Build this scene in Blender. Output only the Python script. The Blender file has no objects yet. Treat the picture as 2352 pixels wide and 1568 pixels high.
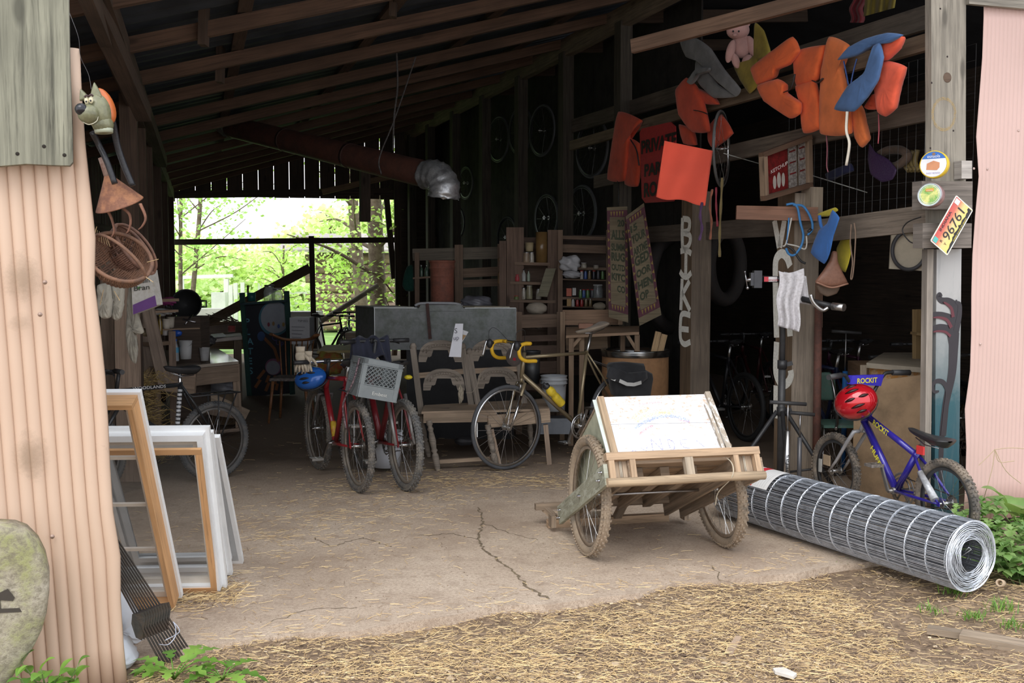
import bpy, math, random
from mathutils import Vector, Matrix
random.seed(7)
V=Vector
C=bpy.context.scene.collection
# ---------------------------------------------------------------- camera model
F=2350.0; HC=1.58; TH=math.atan(154/F)
CT,ST=math.cos(TH),math.sin(TH)
def ray(px,py):
    xc=(px-1176)/F; yc=-(py-784)/F
    return V((xc, CT+yc*ST, -ST+yc*CT))
def P(px,py,Y):
    d=ray(px,py); return V((0,0,HC))+d*(Y/d.y)
def G(px,py,z=0.0):
    d=ray(px,py); return V((0,0,HC))+d*((z-HC)/d.z)
def PL(px,py,p0,n):
    d=ray(px,py); o=V((0,0,HC)); n=V(n)
    return o+d*((V(p0)-o).dot(n)/d.dot(n))
UX=V((.943,.334,0)).normalized(); VX=V((-UX.y,UX.x,0)); ZX=V((0,0,1))
W0=V((2.62,6.2,0))
def W(s,z=0,off=0): return W0+VX*s-UX*off+ZX*z     # a point on the partition line
def WP(px,py,off=0): return PL(px,py,W(0,0,off),UX)
L0=V((-2.1,5,0)); LD=V((-.287,.958,0)).normalized(); LN=V((LD.y,-LD.x,0))
def L(t,z=0,off=0): return L0+LD*t+LN*off+ZX*z
def LP(px,py,off=0): return PL(px,py,L(0,0,off),LN)
# ---------------------------------------------------------------- materials
MATS={}
def nodemat(name):
    m=bpy.data.materials.new(name); m.use_nodes=True
    nt=m.node_tree; b=nt.nodes['Principled BSDF']
    return m,nt,b
def _n(nt,t,**k):
    n=nt.nodes.new(t)
    for a,v in k.items(): setattr(n,a,v)
    return n
def ramp(nt,src,stops,interp='LINEAR'):
    r=_n(nt,'ShaderNodeValToRGB'); r.color_ramp.interpolation=interp
    e=r.color_ramp.elements
    while len(e)<len(stops): e.new(.5)
    for i,(p,c) in enumerate(stops):
        e[i].position=p; e[i].color=(c[0],c[1],c[2],1) if len(c)==3 else c
    nt.links.new(src,r.inputs[0]); return r.outputs[0]
def coords(nt,scale=(1,1,1),kind='Object'):
    tc=_n(nt,'ShaderNodeTexCoord'); mp=_n(nt,'ShaderNodeMapping'); mp.inputs['Scale'].default_value=scale
    nt.links.new(tc.outputs[kind],mp.inputs[0]); return mp.outputs[0]
def noise(nt,vec,scale,detail=5,rough=.6,dist=0):
    n=_n(nt,'ShaderNodeTexNoise'); n.inputs['Scale'].default_value=scale; n.inputs['Detail'].default_value=detail
    n.inputs['Roughness'].default_value=rough; n.inputs['Distortion'].default_value=dist
    nt.links.new(vec,n.inputs['Vector']); return n.outputs['Fac']
def mix(nt,fac,a,b,mode='MIX'):
    m=_n(nt,'ShaderNodeMix',data_type='RGBA',blend_type=mode)
    for k,v in ((0,fac),(6,a),(7,b)):
        if isinstance(v,(int,float)): m.inputs[k].default_value=v
        elif isinstance(v,tuple): m.inputs[k].default_value=(v[0],v[1],v[2],1)
        else: nt.links.new(v,m.inputs[k])
    return m.outputs[2]
def bump(nt,b,src,strength=.3,dist=.01):
    n=_n(nt,'ShaderNodeBump'); n.inputs['Strength'].default_value=strength; n.inputs['Distance'].default_value=dist
    nt.links.new(src,n.inputs['Height']); nt.links.new(n.outputs[0],b.inputs['Normal'])
def sc(c,k): return (c[0]*k,c[1]*k,c[2]*k)
def wood(c,rough=.8,var=.35,knots=True,key=None,grain=38,peel=None):
    k=('wood',c,var,grain,peel)
    if k in MATS: return MATS[k]
    m,nt,b=nodemat('wood'); v=coords(nt,(1,1,1),'UV')
    vs=coords(nt,(1.6,grain,1),'UV')
    n1=noise(nt,vs,1.0,6,.65,.35); n2=noise(nt,v,2.2,3,.5)
    col=ramp(nt,n1,[(.30,sc(c,1-var*1.5)),(.5,c),(.72,sc(c,1+var))])
    n5=noise(nt,coords(nt,(2.6,grain*3.2,1),'UV'),1.0,4,.7,.2)
    col=mix(nt,ramp(nt,n5,[(.34,(.75,.75,.75)),(.46,(0,0,0))]),col,sc(c,.38)); col=mix(nt,ramp(nt,n5,[(.6,(0,0,0)),(.75,(.5,.5,.5))]),col,(min(1,c[0]*1.6),min(1,c[1]*1.6),min(1,c[2]*1.6)))
    col=mix(nt,ramp(nt,n2,[(.35,(0,0,0)),(.7,(.75,.75,.75))]),col,sc(c,.55))
    if knots:
        vo=_n(nt,'ShaderNodeTexVoronoi'); vo.inputs['Scale'].default_value=1.0
        nt.links.new(coords(nt,(1.7,5,1),'UV'),vo.inputs['Vector'])
        f=ramp(nt,vo.outputs['Distance'],[(.06,(.8,.8,.8)),(.13,(0,0,0))])
        col=mix(nt,f,col,sc(c,.3))
    if peel:
        n3=noise(nt,coords(nt,(6,16,1),'UV'),1.3,7,.75)
        col=mix(nt,ramp(nt,n3,[(.44,(1,1,1)),(.5,(0,0,0))],'LINEAR'),col,peel)
    nt.links.new(col,b.inputs['Base Color']); b.inputs['Roughness'].default_value=rough
    bump(nt,b,n1,.35,.004); MATS[k]=m; return m
def paint(c,rough=.5,metal=0,var=.12,scale=9,spec=.5,bumpk=0,alpha=1,coat=0):
    k=('paint',c,rough,metal,var,scale,bumpk,alpha,coat)
    if k in MATS: return MATS[k]
    m,nt,b=nodemat('paint')
    n=noise(nt,coords(nt),scale,6,.65)
    col=ramp(nt,n,[(.3,sc(c,1-var*1.6)),(.55,c),(.8,sc(c,1+var*.7))])
    nt.links.new(col,b.inputs['Base Color']); b.inputs['Roughness'].default_value=rough; b.inputs['Metallic'].default_value=metal
    b.inputs['Specular IOR Level'].default_value=spec
    b.inputs['Coat Weight'].default_value=coat
    if bumpk: bump(nt,b,n,bumpk,.01)
    MATS[k]=m; return m
def dirty(c,d,thr=.5,rough=.7,scale=7,metal=0,bumpk=.15):
    k=('dirty',c,d,thr,scale,rough,metal)
    if k in MATS: return MATS[k]
    m,nt,b=nodemat('dirty'); v=coords(nt)
    n=noise(nt,v,scale,8,.7); n2=noise(nt,v,scale*5,4,.6)
    col=mix(nt,ramp(nt,n,[(thr-.07,(0,0,0)),(thr+.1,(1,1,1))]),c,d)
    col=mix(nt,ramp(nt,n2,[(.3,(.35,.35,.35)),(.6,(0,0,0))]),col,sc(d,.6))
    nt.links.new(col,b.inputs['Base Color']); b.inputs['Roughness'].default_value=rough; b.inputs['Metallic'].default_value=metal
    bump(nt,b,n2,bumpk,.01); MATS[k]=m; return m
def cloth(c,var=.15,scale=260,rough=.9):
    k=('cloth',c,var,scale)
    if k in MATS: return MATS[k]
    m,nt,b=nodemat('cloth'); v=coords(nt)
    n=noise(nt,v,5,5,.6); n2=noise(nt,v,scale,2,.5)
    col=ramp(nt,n,[(.3,sc(c,1-var*2)),(.55,c),(.8,sc(c,1+var))])
    nt.links.new(col,b.inputs['Base Color']); b.inputs['Roughness'].default_value=rough
    b.inputs['Sheen Weight'].default_value=.15
    bump(nt,b,n2,.25,.002); MATS[k]=m; return m
def glass(c=(.9,.95,.95),rough=.03,alpha=.25):
    k=('glass',c,rough,alpha)
    if k in MATS: return MATS[k]
    m,nt,b=nodemat('glass'); b.inputs['Base Color'].default_value=(*c,1); b.inputs['Roughness'].default_value=rough
    n=noise(nt,coords(nt),6,5,.6)
    mr=_n(nt,'ShaderNodeMapRange'); nt.links.new(n,mr.inputs[0]); mr.inputs[3].default_value=alpha*.5; mr.inputs[4].default_value=alpha*1.5
    nt.links.new(mr.outputs[0],b.inputs['Alpha']); b.inputs['Specular IOR Level'].default_value=1.0
    MATS[k]=m; return m
def chrome(c=(.75,.75,.76),rough=.22): return paint(c,rough,1,.12,12)
RUBBER=lambda:dirty((.035,.035,.037),(.16,.135,.105),.56,.85,14)
# ---------------------------------------------------------------- mesh builder
class MB:
    def __init__(s): s.v=[]; s.f=[]; s.mi=[]; s.uv=[]; s.mats=[]; s.cur=0; s.sm=[]; s.smooth=False
    def m(s,mat):
        if mat not in s.mats: s.mats.append(mat)
        s.cur=s.mats.index(mat); return s
    def face(s,idx,uv=None): s.f.append(tuple(idx)); s.mi.append(s.cur); s.uv.append(uv); s.sm.append(s.smooth)
    def poly(s,pts,uv=None):
        n=len(s.v); s.v+=[V(p) for p in pts]; s.face(range(n,n+len(pts)),uv)
    def quadbox(s,c8,Ln=None,seed=None):
        # c8: 8 corners, 0-3 bottom ring, 4-7 top ring
        n=len(s.v); s.v+=[V(p) for p in c8]
        for q in ((3,2,1,0),(4,5,6,7),(0,1,5,4),(1,2,6,5),(2,3,7,6),(3,0,4,7)): s.face([n+i for i in q])
    def beam(s,p0,p1,w,h,up=(0,0,1),bow=0):
        # box along p0-p1; w across (horizontal), h along up
        p0=V(p0);p1=V(p1); d=(p1-p0); Ln=d.length
        if Ln<1e-6: return s
        d/=Ln; up=V(up); a=d.cross(up)
        if a.length<1e-4: a=d.cross(V((1,0,0)))
        a.normalize(); b=a.cross(d).normalized(); a*=w/2; b=b*(h/2)
        n=len(s.v); s.v+=[p0-a-b,p0+a-b,p0+a+b,p0-a+b,p1-a-b,p1+a-b,p1+a+b,p1-a+b]
        o=random.random()*20; oy=random.random()*7
        for (q,ww,k) in (((0,1,5,4),w,0),((1,2,6,5),h,.37),((2,3,7,6),w,.71),((3,0,4,7),h,1.13)):
            y0=oy+k
            s.face([n+i for i in q],[(o,y0),(o,y0+ww),(o+Ln,y0+ww),(o+Ln,y0)])
        for q in ((3,2,1,0),(4,5,6,7)): s.face([n+i for i in q],[(o,oy),(o+w*.1,oy),(o+w*.1,oy+h),(o,oy+h)])
        return s
    def box(s,c,size,rot=None):
        c=V(c); R=rot if rot else Matrix.Identity(3); x,y,z=[t/2 for t in size]
        X=R@V((x,0,0)); Y=R@V((0,y,0)); Z=R@V((0,0,z))
        s.quadbox([c-X-Y-Z,c+X-Y-Z,c+X+Y-Z,c-X+Y-Z,c-X-Y+Z,c+X-Y+Z,c+X+Y+Z,c-X+Y+Z]); return s
    def prism(s,pts,ext):
        ext=V(ext); pts=[V(p) for p in pts]; n=len(s.v); k=len(pts)
        s.v+=pts+[p+ext for p in pts]
        s.face(range(n+k-1,n-1,-1)); s.face(range(n+k,n+2*k))
        for i in range(k):
            j=(i+1)%k; s.face((n+i,n+j,n+k+j,n+k+i))
        return s
    def tube(s,pts,r,seg=8,closed=False,caps=True,flat=1.0):
        pts=[V(p) for p in pts]; n=len(pts)
        rs=r if isinstance(r,(list,tuple)) else [r]*n
        sm=s.smooth; s.smooth=seg>4
        base=len(s.v); prev=None
        for i,p in enumerate(pts):
            if closed: t=(pts[(i+1)%n]-pts[i-1])
            else: t=pts[min(i+1,n-1)]-pts[max(i-1,0)]
            if t.length<1e-9: t=V((0,0,1))
            t.normalize()
            if prev is None:
                a=t.cross(V((0,0,1)))
                if a.length<.05: a=t.cross(V((0,1,0)))
            else: a=prev-t*prev.dot(t)
            if a.length<1e-6: a=t.orthogonal()
            a.normalize(); prev=a; b=t.cross(a)
            for k in range(seg):
                an=2*math.pi*k/seg; s.v.append(p+(a*math.cos(an)+b*math.sin(an)*flat)*rs[i])
        m=n if closed else n-1
        for i in range(m):
            j=(i+1)%n
            for k in range(seg):
                l=(k+1)%seg; s.face((base+i*seg+k,base+i*seg+l,base+j*seg+l,base+j*seg+k))
        if caps and not closed:
            s.smooth=False
            s.face([base+k for k in range(seg-1,-1,-1)]); s.face([base+(n-1)*seg+k for k in range(seg)])
        s.smooth=sm; return s
    def cyl(s,p0,p1,r0,r1=None,seg=20): return s.tube([p0,p1],[r0,r0 if r1 is None else r1],seg)
    def lathe(s,prof,base,axis=(0,0,1),seg=24,ang=2*math.pi):
        base=V(base); ax=V(axis).normalized(); a=ax.orthogonal().normalized()
        if abs(ax.z)>.9: a=V((1,0,0)); a=(a-ax*a.dot(ax)).normalized()
        b=ax.cross(a); sm=s.smooth; s.smooth=True; n=len(s.v); k=len(prof)
        for (r,h) in prof:
            for i in range(seg):
                t=ang*i/seg; s.v.append(base+ax*h+(a*math.cos(t)+b*math.sin(t))*r)
        for j in range(k-1):
            for i in range(seg):
                l=(i+1)%seg; s.face((n+j*seg+i,n+j*seg+l,n+(j+1)*seg+l,n+(j+1)*seg+i))
        s.smooth=sm; return s
    def ball(s,c,r,sx=(1,1,1),seg=16,rings=10,rot=None,fn=None):
        c=V(c); R=rot if rot else Matrix.Identity(3); sm=s.smooth; s.smooth=True; n=len(s.v)
        for j in range(rings+1):
            ph=math.pi*j/rings
            for i in range(seg):
                t=2*math.pi*i/seg
                d=V((math.sin(ph)*math.cos(t),math.sin(ph)*math.sin(t),math.cos(ph)))
                q=V((d.x*sx[0],d.y*sx[1],d.z*sx[2]))*r
                if fn: q=fn(q,d)
                s.v.append(c+R@q)
        for j in range(rings):
            for i in range(seg):
                l=(i+1)%seg; s.face((n+j*seg+i,n+(j+1)*seg+i,n+(j+1)*seg+l,n+j*seg+l))
        s.smooth=sm; return s
    def grid(s,fn,nu,nv,smooth=True,closeu=False):
        sm=s.smooth; s.smooth=smooth; n=len(s.v)
        for i in range(nu+1):
            for j in range(nv+1): s.v.append(V(fn(i/nu,j/nv)))
        for i in range(nu):
            for j in range(nv):
                a=n+i*(nv+1)+j; s.face((a,a+nv+1,a+nv+2,a+1),[(i/nu,j/nv),((i+1)/nu,j/nv),((i+1)/nu,(j+1)/nv),(i/nu,(j+1)/nv)])
        s.smooth=sm; return s
    def ring(s,c,n,R,r,seg=40,tseg=8,a0=None,flat=1.0):
        c=V(c); n=V(n).normalized(); a=n.orthogonal().normalized(); b=n.cross(a)
        return s.tube([c+(a*math.cos(t)+b*math.sin(t))*R for t in [2*math.pi*i/seg for i in range(seg)]],r,tseg,closed=True,flat=flat)
    def build(s,name,mat=None,parent=None,mod=None):
        org=ORG.get(parent,V((0,0,0))) if parent else V((0,0,0))
        me=bpy.data.meshes.new(name); me.from_pydata([p-org for p in s.v],[],s.f)
        mats=s.mats or [mat]
        if mat and s.mats and None in s.mats: mats=[mat if q is None else q for q in s.mats]
        for q in mats: me.materials.append(q)
        me.polygons.foreach_set('material_index',[min(i,len(mats)-1) for i in s.mi])
        me.polygons.foreach_set('use_smooth',s.sm)
        uvl=me.uv_layers.new(name='UVMap'); dat=[0.0]*(2*len(me.loops)); k=0
        for pi,p in enumerate(me.polygons):
            u=s.uv[pi]
            if u is None:
                nr=p.normal; ax=max(range(3),key=lambda i:abs(nr[i]))
                o=[(1,2),(0,2),(0,1)][ax]
                for li,vi in enumerate(s.f[pi]):
                    co=s.v[vi]; dat[k]=co[o[0]]; dat[k+1]=co[o[1]]; k+=2
            else:
                for q in u: dat[k]=q[0]; dat[k+1]=q[1]; k+=2
        uvl.data.foreach_set('uv',dat); me.update()
        o=bpy.data.objects.new(name,me); C.objects.link(o)
        if parent: o.parent=parent; ORG[o]=org
        else: ORG[o]=V((0,0,0))
        return o
ORG={}
LABELS={}
def thing(name,label,cat,loc=(0,0,0),group=None):
    o=bpy.data.objects.new(name,None); C.objects.link(o); o.location=loc; ORG[o]=V(loc); o.empty_display_size=.1
    return tag(o,label,cat,group)
def tag(o,label,cat,group=None,kind=None):
    o['label']=label; o['category']=cat
    if group: o['group']=group
    if kind: o['kind']=kind
    return o
def struct(o,label=None,cat=None):
    o['kind']='structure'
    if label: o['label']=label; o['category']=cat or 'structure'
    return o
def copy_tree(o,loc=None,rot=None,parent=None,label=None,group=None):
    c=o.copy(); C.objects.link(c)
    if parent: c.parent=parent
    if loc is not None: c.location=loc
    if rot is not None: c.rotation_euler=rot
    if label: c['label']=label
    if group: c['group']=group
    for ch in list(o.children): copy_tree(ch,parent=c)
    return c
def mono(name,label,cat,mb,mat=None,group=None,kind=None):
    """a thing that is one mesh; its origin moves to the base"""
    if mb.v:
        lo=V((min(p.x for p in mb.v),min(p.y for p in mb.v),min(p.z for p in mb.v))); hi=V((max(p.x for p in mb.v),max(p.y for p in mb.v),max(p.z for p in mb.v)))
        c=V(((lo.x+hi.x)/2,(lo.y+hi.y)/2,lo.z))
    else: c=V((0,0,0))
    v0=mb.v; mb.v=[p-c for p in v0]; o=mb.build(name,mat); mb.v=v0
    o.location=c; ORG[o]=c
    return tag(o,label,cat,group,kind)
def text(s,origin,xd,yd,size,mat,parent=None,name='lettering',ext=.001,bold=0,width=None,align='LEFT',sx=1):
    """lettering from the built-in font; origin = left baseline, yd = up of letters"""
    cu=bpy.data.curves.new('txt','FONT'); cu.body=s; cu.size=1; cu.align_x=align; cu.extrude=0; cu.offset=bold
    cu.resolution_u=3; cu.space_line=1.0
    ob=bpy.data.objects.new('txt',cu); me=bpy.data.meshes.new_from_object(ob)
    xs=[v.co.x for v in me.vertices] or [0,1]
    w=max(xs)-min(xs); x0=min(xs) if align=='LEFT' else 0
    xd=V(xd).normalized(); yd=V(yd).normalized(); nn=xd.cross(yd)
    kx=size*sx if width is None else width/max(w,1e-6)
    org=ORG.get(parent,V((0,0,0))) if parent else V((0,0,0))
    for v in me.vertices:
        v.co=V(origin)+xd*((v.co.x-x0)*kx)+yd*(v.co.y*size)+nn*ext-org
    me.materials.append(mat); me.name=name
    bpy.data.objects.remove(ob); bpy.data.curves.remove(cu)
    o=bpy.data.objects.new(name,me); C.objects.link(o)
    if parent: o.parent=parent; ORG[o]=org
    return o
def rotz(a): return Matrix.Rotation(a,3,'Z')
def frame3(x,y,z): return Matrix((x,y,z)).transposed()
def lerp(a,b,t): return a+(b-a)*t
def bez(pts,n=16):
    """Catmull-Rom through the points"""
    pts=[V(p) for p in pts]; q=[pts[0]*2-pts[1]]+pts+[pts[-1]*2-pts[-2]]; out=[]
    for i in range(1,len(q)-2):
        a,b,c,d=q[i-1:i+3]
        for k in range(n):
            t=k/n; out.append(.5*((2*b)+(c-a)*t+(2*a-5*b+4*c-d)*t*t+(3*b-a-3*c+d)*t**3))
    out.append(pts[-1]); return out
# ================================================================= SETTING
TX=lambda:None
# ground outside, dirt
def dirt_mat():
    m,nt,b=nodemat('dirt'); v=coords(nt)
    n=noise(nt,v,3,8,.7); n2=noise(nt,v,35,5,.7)
    col=ramp(nt,n,[(.3,(.20,.135,.085)),(.55,(.38,.27,.175)),(.75,(.52,.40,.26))])
    col=mix(nt,ramp(nt,n2,[(.35,(.8,.8,.8)),(.6,(0,0,0))]),col,(.10,.065,.04))
    nt.links.new(col,b.inputs['Base Color']); b.inputs['Roughness'].default_value=.95
    bump(nt,b,n2,.8,.02); return m
def gz(x,y): return -.035+.012*math.sin(x*3.1+1.3*math.sin(y*2.3))+.008*math.sin(y*7+x*4)
mb=MB()
mb.grid(lambda a,b:V((-9+18*a,-6+16*b,gz(-9+18*a,-6+16*b)-.01*(1 if b>.75 else 0))),90,80)
struct(mb.build('ground',dirt_mat()),'bare brown dirt ground in front of the barn','ground')
# meadow beyond the far wall
def grass_mat():
    m,nt,b=nodemat('meadow'); n=noise(nt,coords(nt),1.5,6,.7)
    nt.links.new(ramp(nt,n,[(.3,(.16,.30,.06)),(.6,(.35,.52,.16)),(.8,(.5,.6,.3))]),b.inputs['Base Color']); b.inputs['Roughness'].default_value=.9
    return m
mb=MB(); mb.grid(lambda a,b:V((-60+120*a,10+150*b,-.06-.02*math.sin(a*60)-(.05 if b<.08 else 0))),30,30)
struct(mb.build('ground_meadow',grass_mat()),'green meadow behind the barn','ground')
# concrete slab
def slab_mat():
    m,nt,b=nodemat('concrete'); v=coords(nt)
    n=noise(nt,v,1.3,8,.65); n2=noise(nt,v,60,4,.6); n3=noise(nt,v,9,6,.7)
    col=ramp(nt,n,[(.3,(.40,.30,.22)),(.5,(.56,.445,.34)),(.72,(.68,.56,.44))])
    col=mix(nt,ramp(nt,n2,[(.36,(.55,.55,.55)),(.55,(0,0,0))]),col,(.30,.22,.16))
    col=mix(nt,ramp(nt,n3,[(.36,(.6,.6,.6)),(.5,(0,0,0))]),col,(.36,.27,.20))
    n4=noise(nt,v,230,3,.6); col=mix(nt,ramp(nt,n4,[(.36,(.75,.75,.75)),(.47,(0,0,0))]),col,(.25,.18,.13)); col=mix(nt,ramp(nt,n4,[(.62,(0,0,0)),(.72,(.5,.5,.5))]),col,(.8,.72,.6))
    # darker brown towards the back of the barn
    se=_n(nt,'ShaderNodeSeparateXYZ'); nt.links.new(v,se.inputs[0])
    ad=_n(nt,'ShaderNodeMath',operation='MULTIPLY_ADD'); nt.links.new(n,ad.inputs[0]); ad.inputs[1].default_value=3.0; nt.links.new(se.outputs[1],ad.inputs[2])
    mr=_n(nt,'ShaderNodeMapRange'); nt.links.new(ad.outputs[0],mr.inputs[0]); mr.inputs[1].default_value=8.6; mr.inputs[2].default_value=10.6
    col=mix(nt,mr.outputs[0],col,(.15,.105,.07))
    nt.links.new(col,b.inputs['Base Color']); b.inputs['Roughness'].default_value=.92
    bump(nt,b,n2,.4,.006); return m
SA=G(430,1492); SB=G(1905,1300)
sl=[SA+(SA-SB)*.5,SA]
for i in range(1,14):
    t=i/14; q=SA.lerp(SB,t); sl.append(q+VX*(.035*math.sin(t*19)+.02*math.sin(t*47)))
sl+=[SB,SB+UX*5,SB+UX*5+VX*16,SA+(SA-SB)*.9+VX*17]
mb=MB(); mb.prism([p+V((0,0,-.09)) for p in sl],(0,0,.09))
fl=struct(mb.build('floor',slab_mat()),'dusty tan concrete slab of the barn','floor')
# cracks: thin dark irregular seams
ck=MB(); dk=dirty((.15,.11,.08),(.26,.2,.12),.5,.95,30)
def crack(pix,w=.006,br=True,seed=1):
    rr=random.Random(seed); pts=[G(*p) for p in pix]; q=[]
    for a,b in zip(pts,pts[1:]):
        n=max(2,int((b-a).length/.03))
        for i in range(n): q.append(a.lerp(b,i/n)+V((rr.uniform(-.014,.014),rr.uniform(-.014,.014),0)))
    q.append(pts[-1])
    for a,b in zip(q,q[1:]):
        d=(b-a).normalized(); s=V((-d.y,d.x,0)); w1=w*rr.uniform(.4,1.6)
        ck.poly([a-s*w1+V((0,0,.0015)),b-s*w1+V((0,0,.0015)),b+s*w1+V((0,0,.0015)),a+s*w1+V((0,0,.0015))])
crack([(1100,1165),(1108,1200),(1095,1240),(1120,1270),(1165,1300),(1215,1350),(1260,1375)],.006,seed=3)
crack([(1108,1200),(1170,1225),(1235,1240)],.0025,seed=4)
crack([(1095,1240),(1040,1225),(960,1230)],.0025,seed=5)
crack([(720,1235),(760,1255),(830,1235),(900,1255)],.003,seed=6)
crack([(1640,1300),(1655,1330),(1700,1345)],.003,seed=8)
crack([(620,1430),(700,1400),(820,1395)],.002,seed=9)
o=ck.build('crack',dk,fl)
# ---------------------------------------------------------------- corrugated front panels
def tin_mat(c,c2,rust=.66):
    m,nt,b=nodemat('painted_tin'); v=coords(nt)
    n=noise(nt,v,1.1,5,.6); n2=noise(nt,v,3.2,7,.72); n3=noise(nt,coords(nt,(14,14,1.2)),1,4,.6)
    col=ramp(nt,n,[(.3,c2),(.65,c)])
    col=mix(nt,ramp(nt,n2,[(rust,(0,0,0)),(rust+.1,(.6,.6,.6))]),col,sc(c,.45))
    col=mix(nt,ramp(nt,n3,[(.66,(0,0,0)),(.85,(.18,.18,.18))]),col,sc(c,.7))
    nt.links.new(col,b.inputs['Base Color']); b.inputs['Roughness'].default_value=.55
    bump(nt,b,n2,.1,.004); return m
A=V((-1.54,3.92,0))
def sheet(name,corner_bottom,corner_top,ud,length,pitch,amp,mat,zb,zt,wav=0):
    mb=MB(); nr=V((ud.y,-ud.x,0)); nu=int(length/pitch*(14 if pitch>.04 else 8))
    def fn(a,b):
        e=corner_bottom.lerp(corner_top,b); e.z=0
        x=a*length; w=amp*math.sin(2*math.pi*x/pitch)
        w=amp*(1-abs(math.sin(math.pi*x/pitch))**.6)*2
        jag=wav*math.sin(b*23)*math.exp(-x*14)+wav*.6*math.sin(b*51)*math.exp(-x*20)
        return e+ud*(x+jag)+nr*w+V((0,0,zb+(zt-zb)*b))
    mb.grid(fn,nu,14)
    return mb.build(name,mat)
pinkL=tin_mat((.61,.44,.325),(.56,.395,.29),.62); pinkR=tin_mat((.66,.46,.41),(.60,.42,.37),.68)
o=sheet('wall_front',A+V((.03,0,0)),V((-1.635,3.92,0)),-UX,1.6,.0465,.0085,pinkL,-.05,2.43,.006)
o['kind']='structure'; o['label']='tan pink corrugated metal panel left of the barn opening'
sol=o.modifiers.new('s','SOLIDIFY'); sol.thickness=.003
A2=V((2.785,6.24,0))
o=sheet('wall_front_right',A2,A2+V((.035,0,0)),UX,2.5,.032,.0032,pinkR,0.05,3.35,.012)
o['kind']='structure'; o['label']='pale pink finely ribbed metal panel right of the opening'
sol=o.modifiers.new('s','SOLIDIFY'); sol.thickness=.003
# screws on both panels
for (px,py) in ((103,648),(45,1260),(120,1232),(92,722)):
    q=PL(px,py,A-V((0,.02,0)),(UX.y,-UX.x,0)); mb=MB(); mb.lathe([(0,.006),(.006,.004),(.009,0)],q,(UX.y,-UX.x,0),8); mb.build('screw',paint((.35,.25,.2),.5,.5),bpy.data.objects['wall_front'])
for (px,py) in ((2237,387),(2268,388),(2252,790),(2340,300)):
    q=PL(px,py,A2+V((0,-.012,0)),(UX.y,-UX.x,0)); mb=MB(); mb.lathe([(0,.004),(.006,.003),(.008,0)],q,(UX.y,-UX.x,0),8); mb.build('screw',paint((.6,.45,.4),.5,.3),bpy.data.objects['wall_front_right'])
# weathered plank over the left panel
GREY=wood((.33,.30,.25),.9,.45); DARKW=wood((.085,.06,.045),.9,.4); MIDW=wood((.20,.145,.10),.85,.4); BROWN=wood((.24,.15,.10),.85,.35); PALEW=wood((.42,.34,.25),.85,.3); RAFT=wood((.085,.055,.038),.9,.35)
lich=wood((.25,.245,.185),.95,.55,grain=30)
nF=V((UX.y,-UX.x,0))
mb=MB(); b0=PL(167,380,A+nF*.06,nF); 
pts=[PL(157,-40,A+nF*.06,nF),PL(160,150,A+nF*.06,nF),PL(166,300,A+nF*.06,nF),PL(167,372,A+nF*.06,nF),PL(160,380,A+nF*.06,nF),PL(120,379,A+nF*.06,nF),PL(60,376,A+nF*.06,nF),PL(0,381,A+nF*.06,nF),PL(-60,380,A+nF*.06,nF),PL(-60,-40,A+nF*.06,nF)]
mb.prism(pts,-nF*.045)
# vertical grain: uv from (z, along u)
mb.uv=[[(mb.v[i].z,mb.v[i].dot(UX)) for i in f] for f in mb.f]
pk=mono('weathered_plank','thick grey lichen-stained plank hanging over the tan metal panel at upper left','plank',mb,lich)
for (px,py) in ((40,353),(101,336),(148,356)):
    q=PL(px,py,A+nF*.061,nF); m2=MB(); m2.lathe([(0,.001),(.006,.001),(.007,0)],q,nF,10); m2.build('nail_hole',paint((.02,.015,.01),.9),pk)
def stain(par,px,py,rx,ry,p0,col,k):
    m,nt,b=nodemat('stain'); tc=_n(nt,'ShaderNodeTexCoord'); mp=_n(nt,'ShaderNodeMapping'); mp.inputs['Location'].default_value=(-.5,-.5,0); nt.links.new(tc.outputs['UV'],mp.inputs[0])
    ln=_n(nt,'ShaderNodeVectorMath',operation='LENGTH'); nt.links.new(mp.outputs[0],ln.inputs[0]); n=noise(nt,coords(nt),22,6,.7)
    a=_n(nt,'ShaderNodeMath',operation='MULTIPLY_ADD'); nt.links.new(n,a.inputs[0]); a.inputs[1].default_value=.5; nt.links.new(ln.outputs['Value'],a.inputs[2])
    nt.links.new(ramp(nt,a.outputs[0],[(.35,(k,k,k)),(.66,(0,0,0))]),b.inputs['Alpha']); b.inputs['Base Color'].default_value=(*col,1); b.inputs['Roughness'].default_value=.7
    mb=MB(); mb.grid(lambda u,v:PL(px-rx+2*rx*u,py-ry+2*ry*v,p0,nF),1,1,smooth=False); return mb.build('stain',m,par)
for (x,y,rx,ry,k) in ((50,635,55,75,.5),(70,1045,50,75,.45),(48,742,40,30,.3)): stain(bpy.data.objects['wall_front'],x,y,rx,ry,A+nF*.022,(.28,.20,.13),k)
# thin plank across the top of the right panel
mb=MB(); mb.beam(PL(2222,-4,A2+nF*.05,nF),PL(2420,14,A2+nF*.05,nF),.03,.07)
mono('eave_plank','grey plank edge running over the top of the pale pink panel','plank',mb,GREY)

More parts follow.
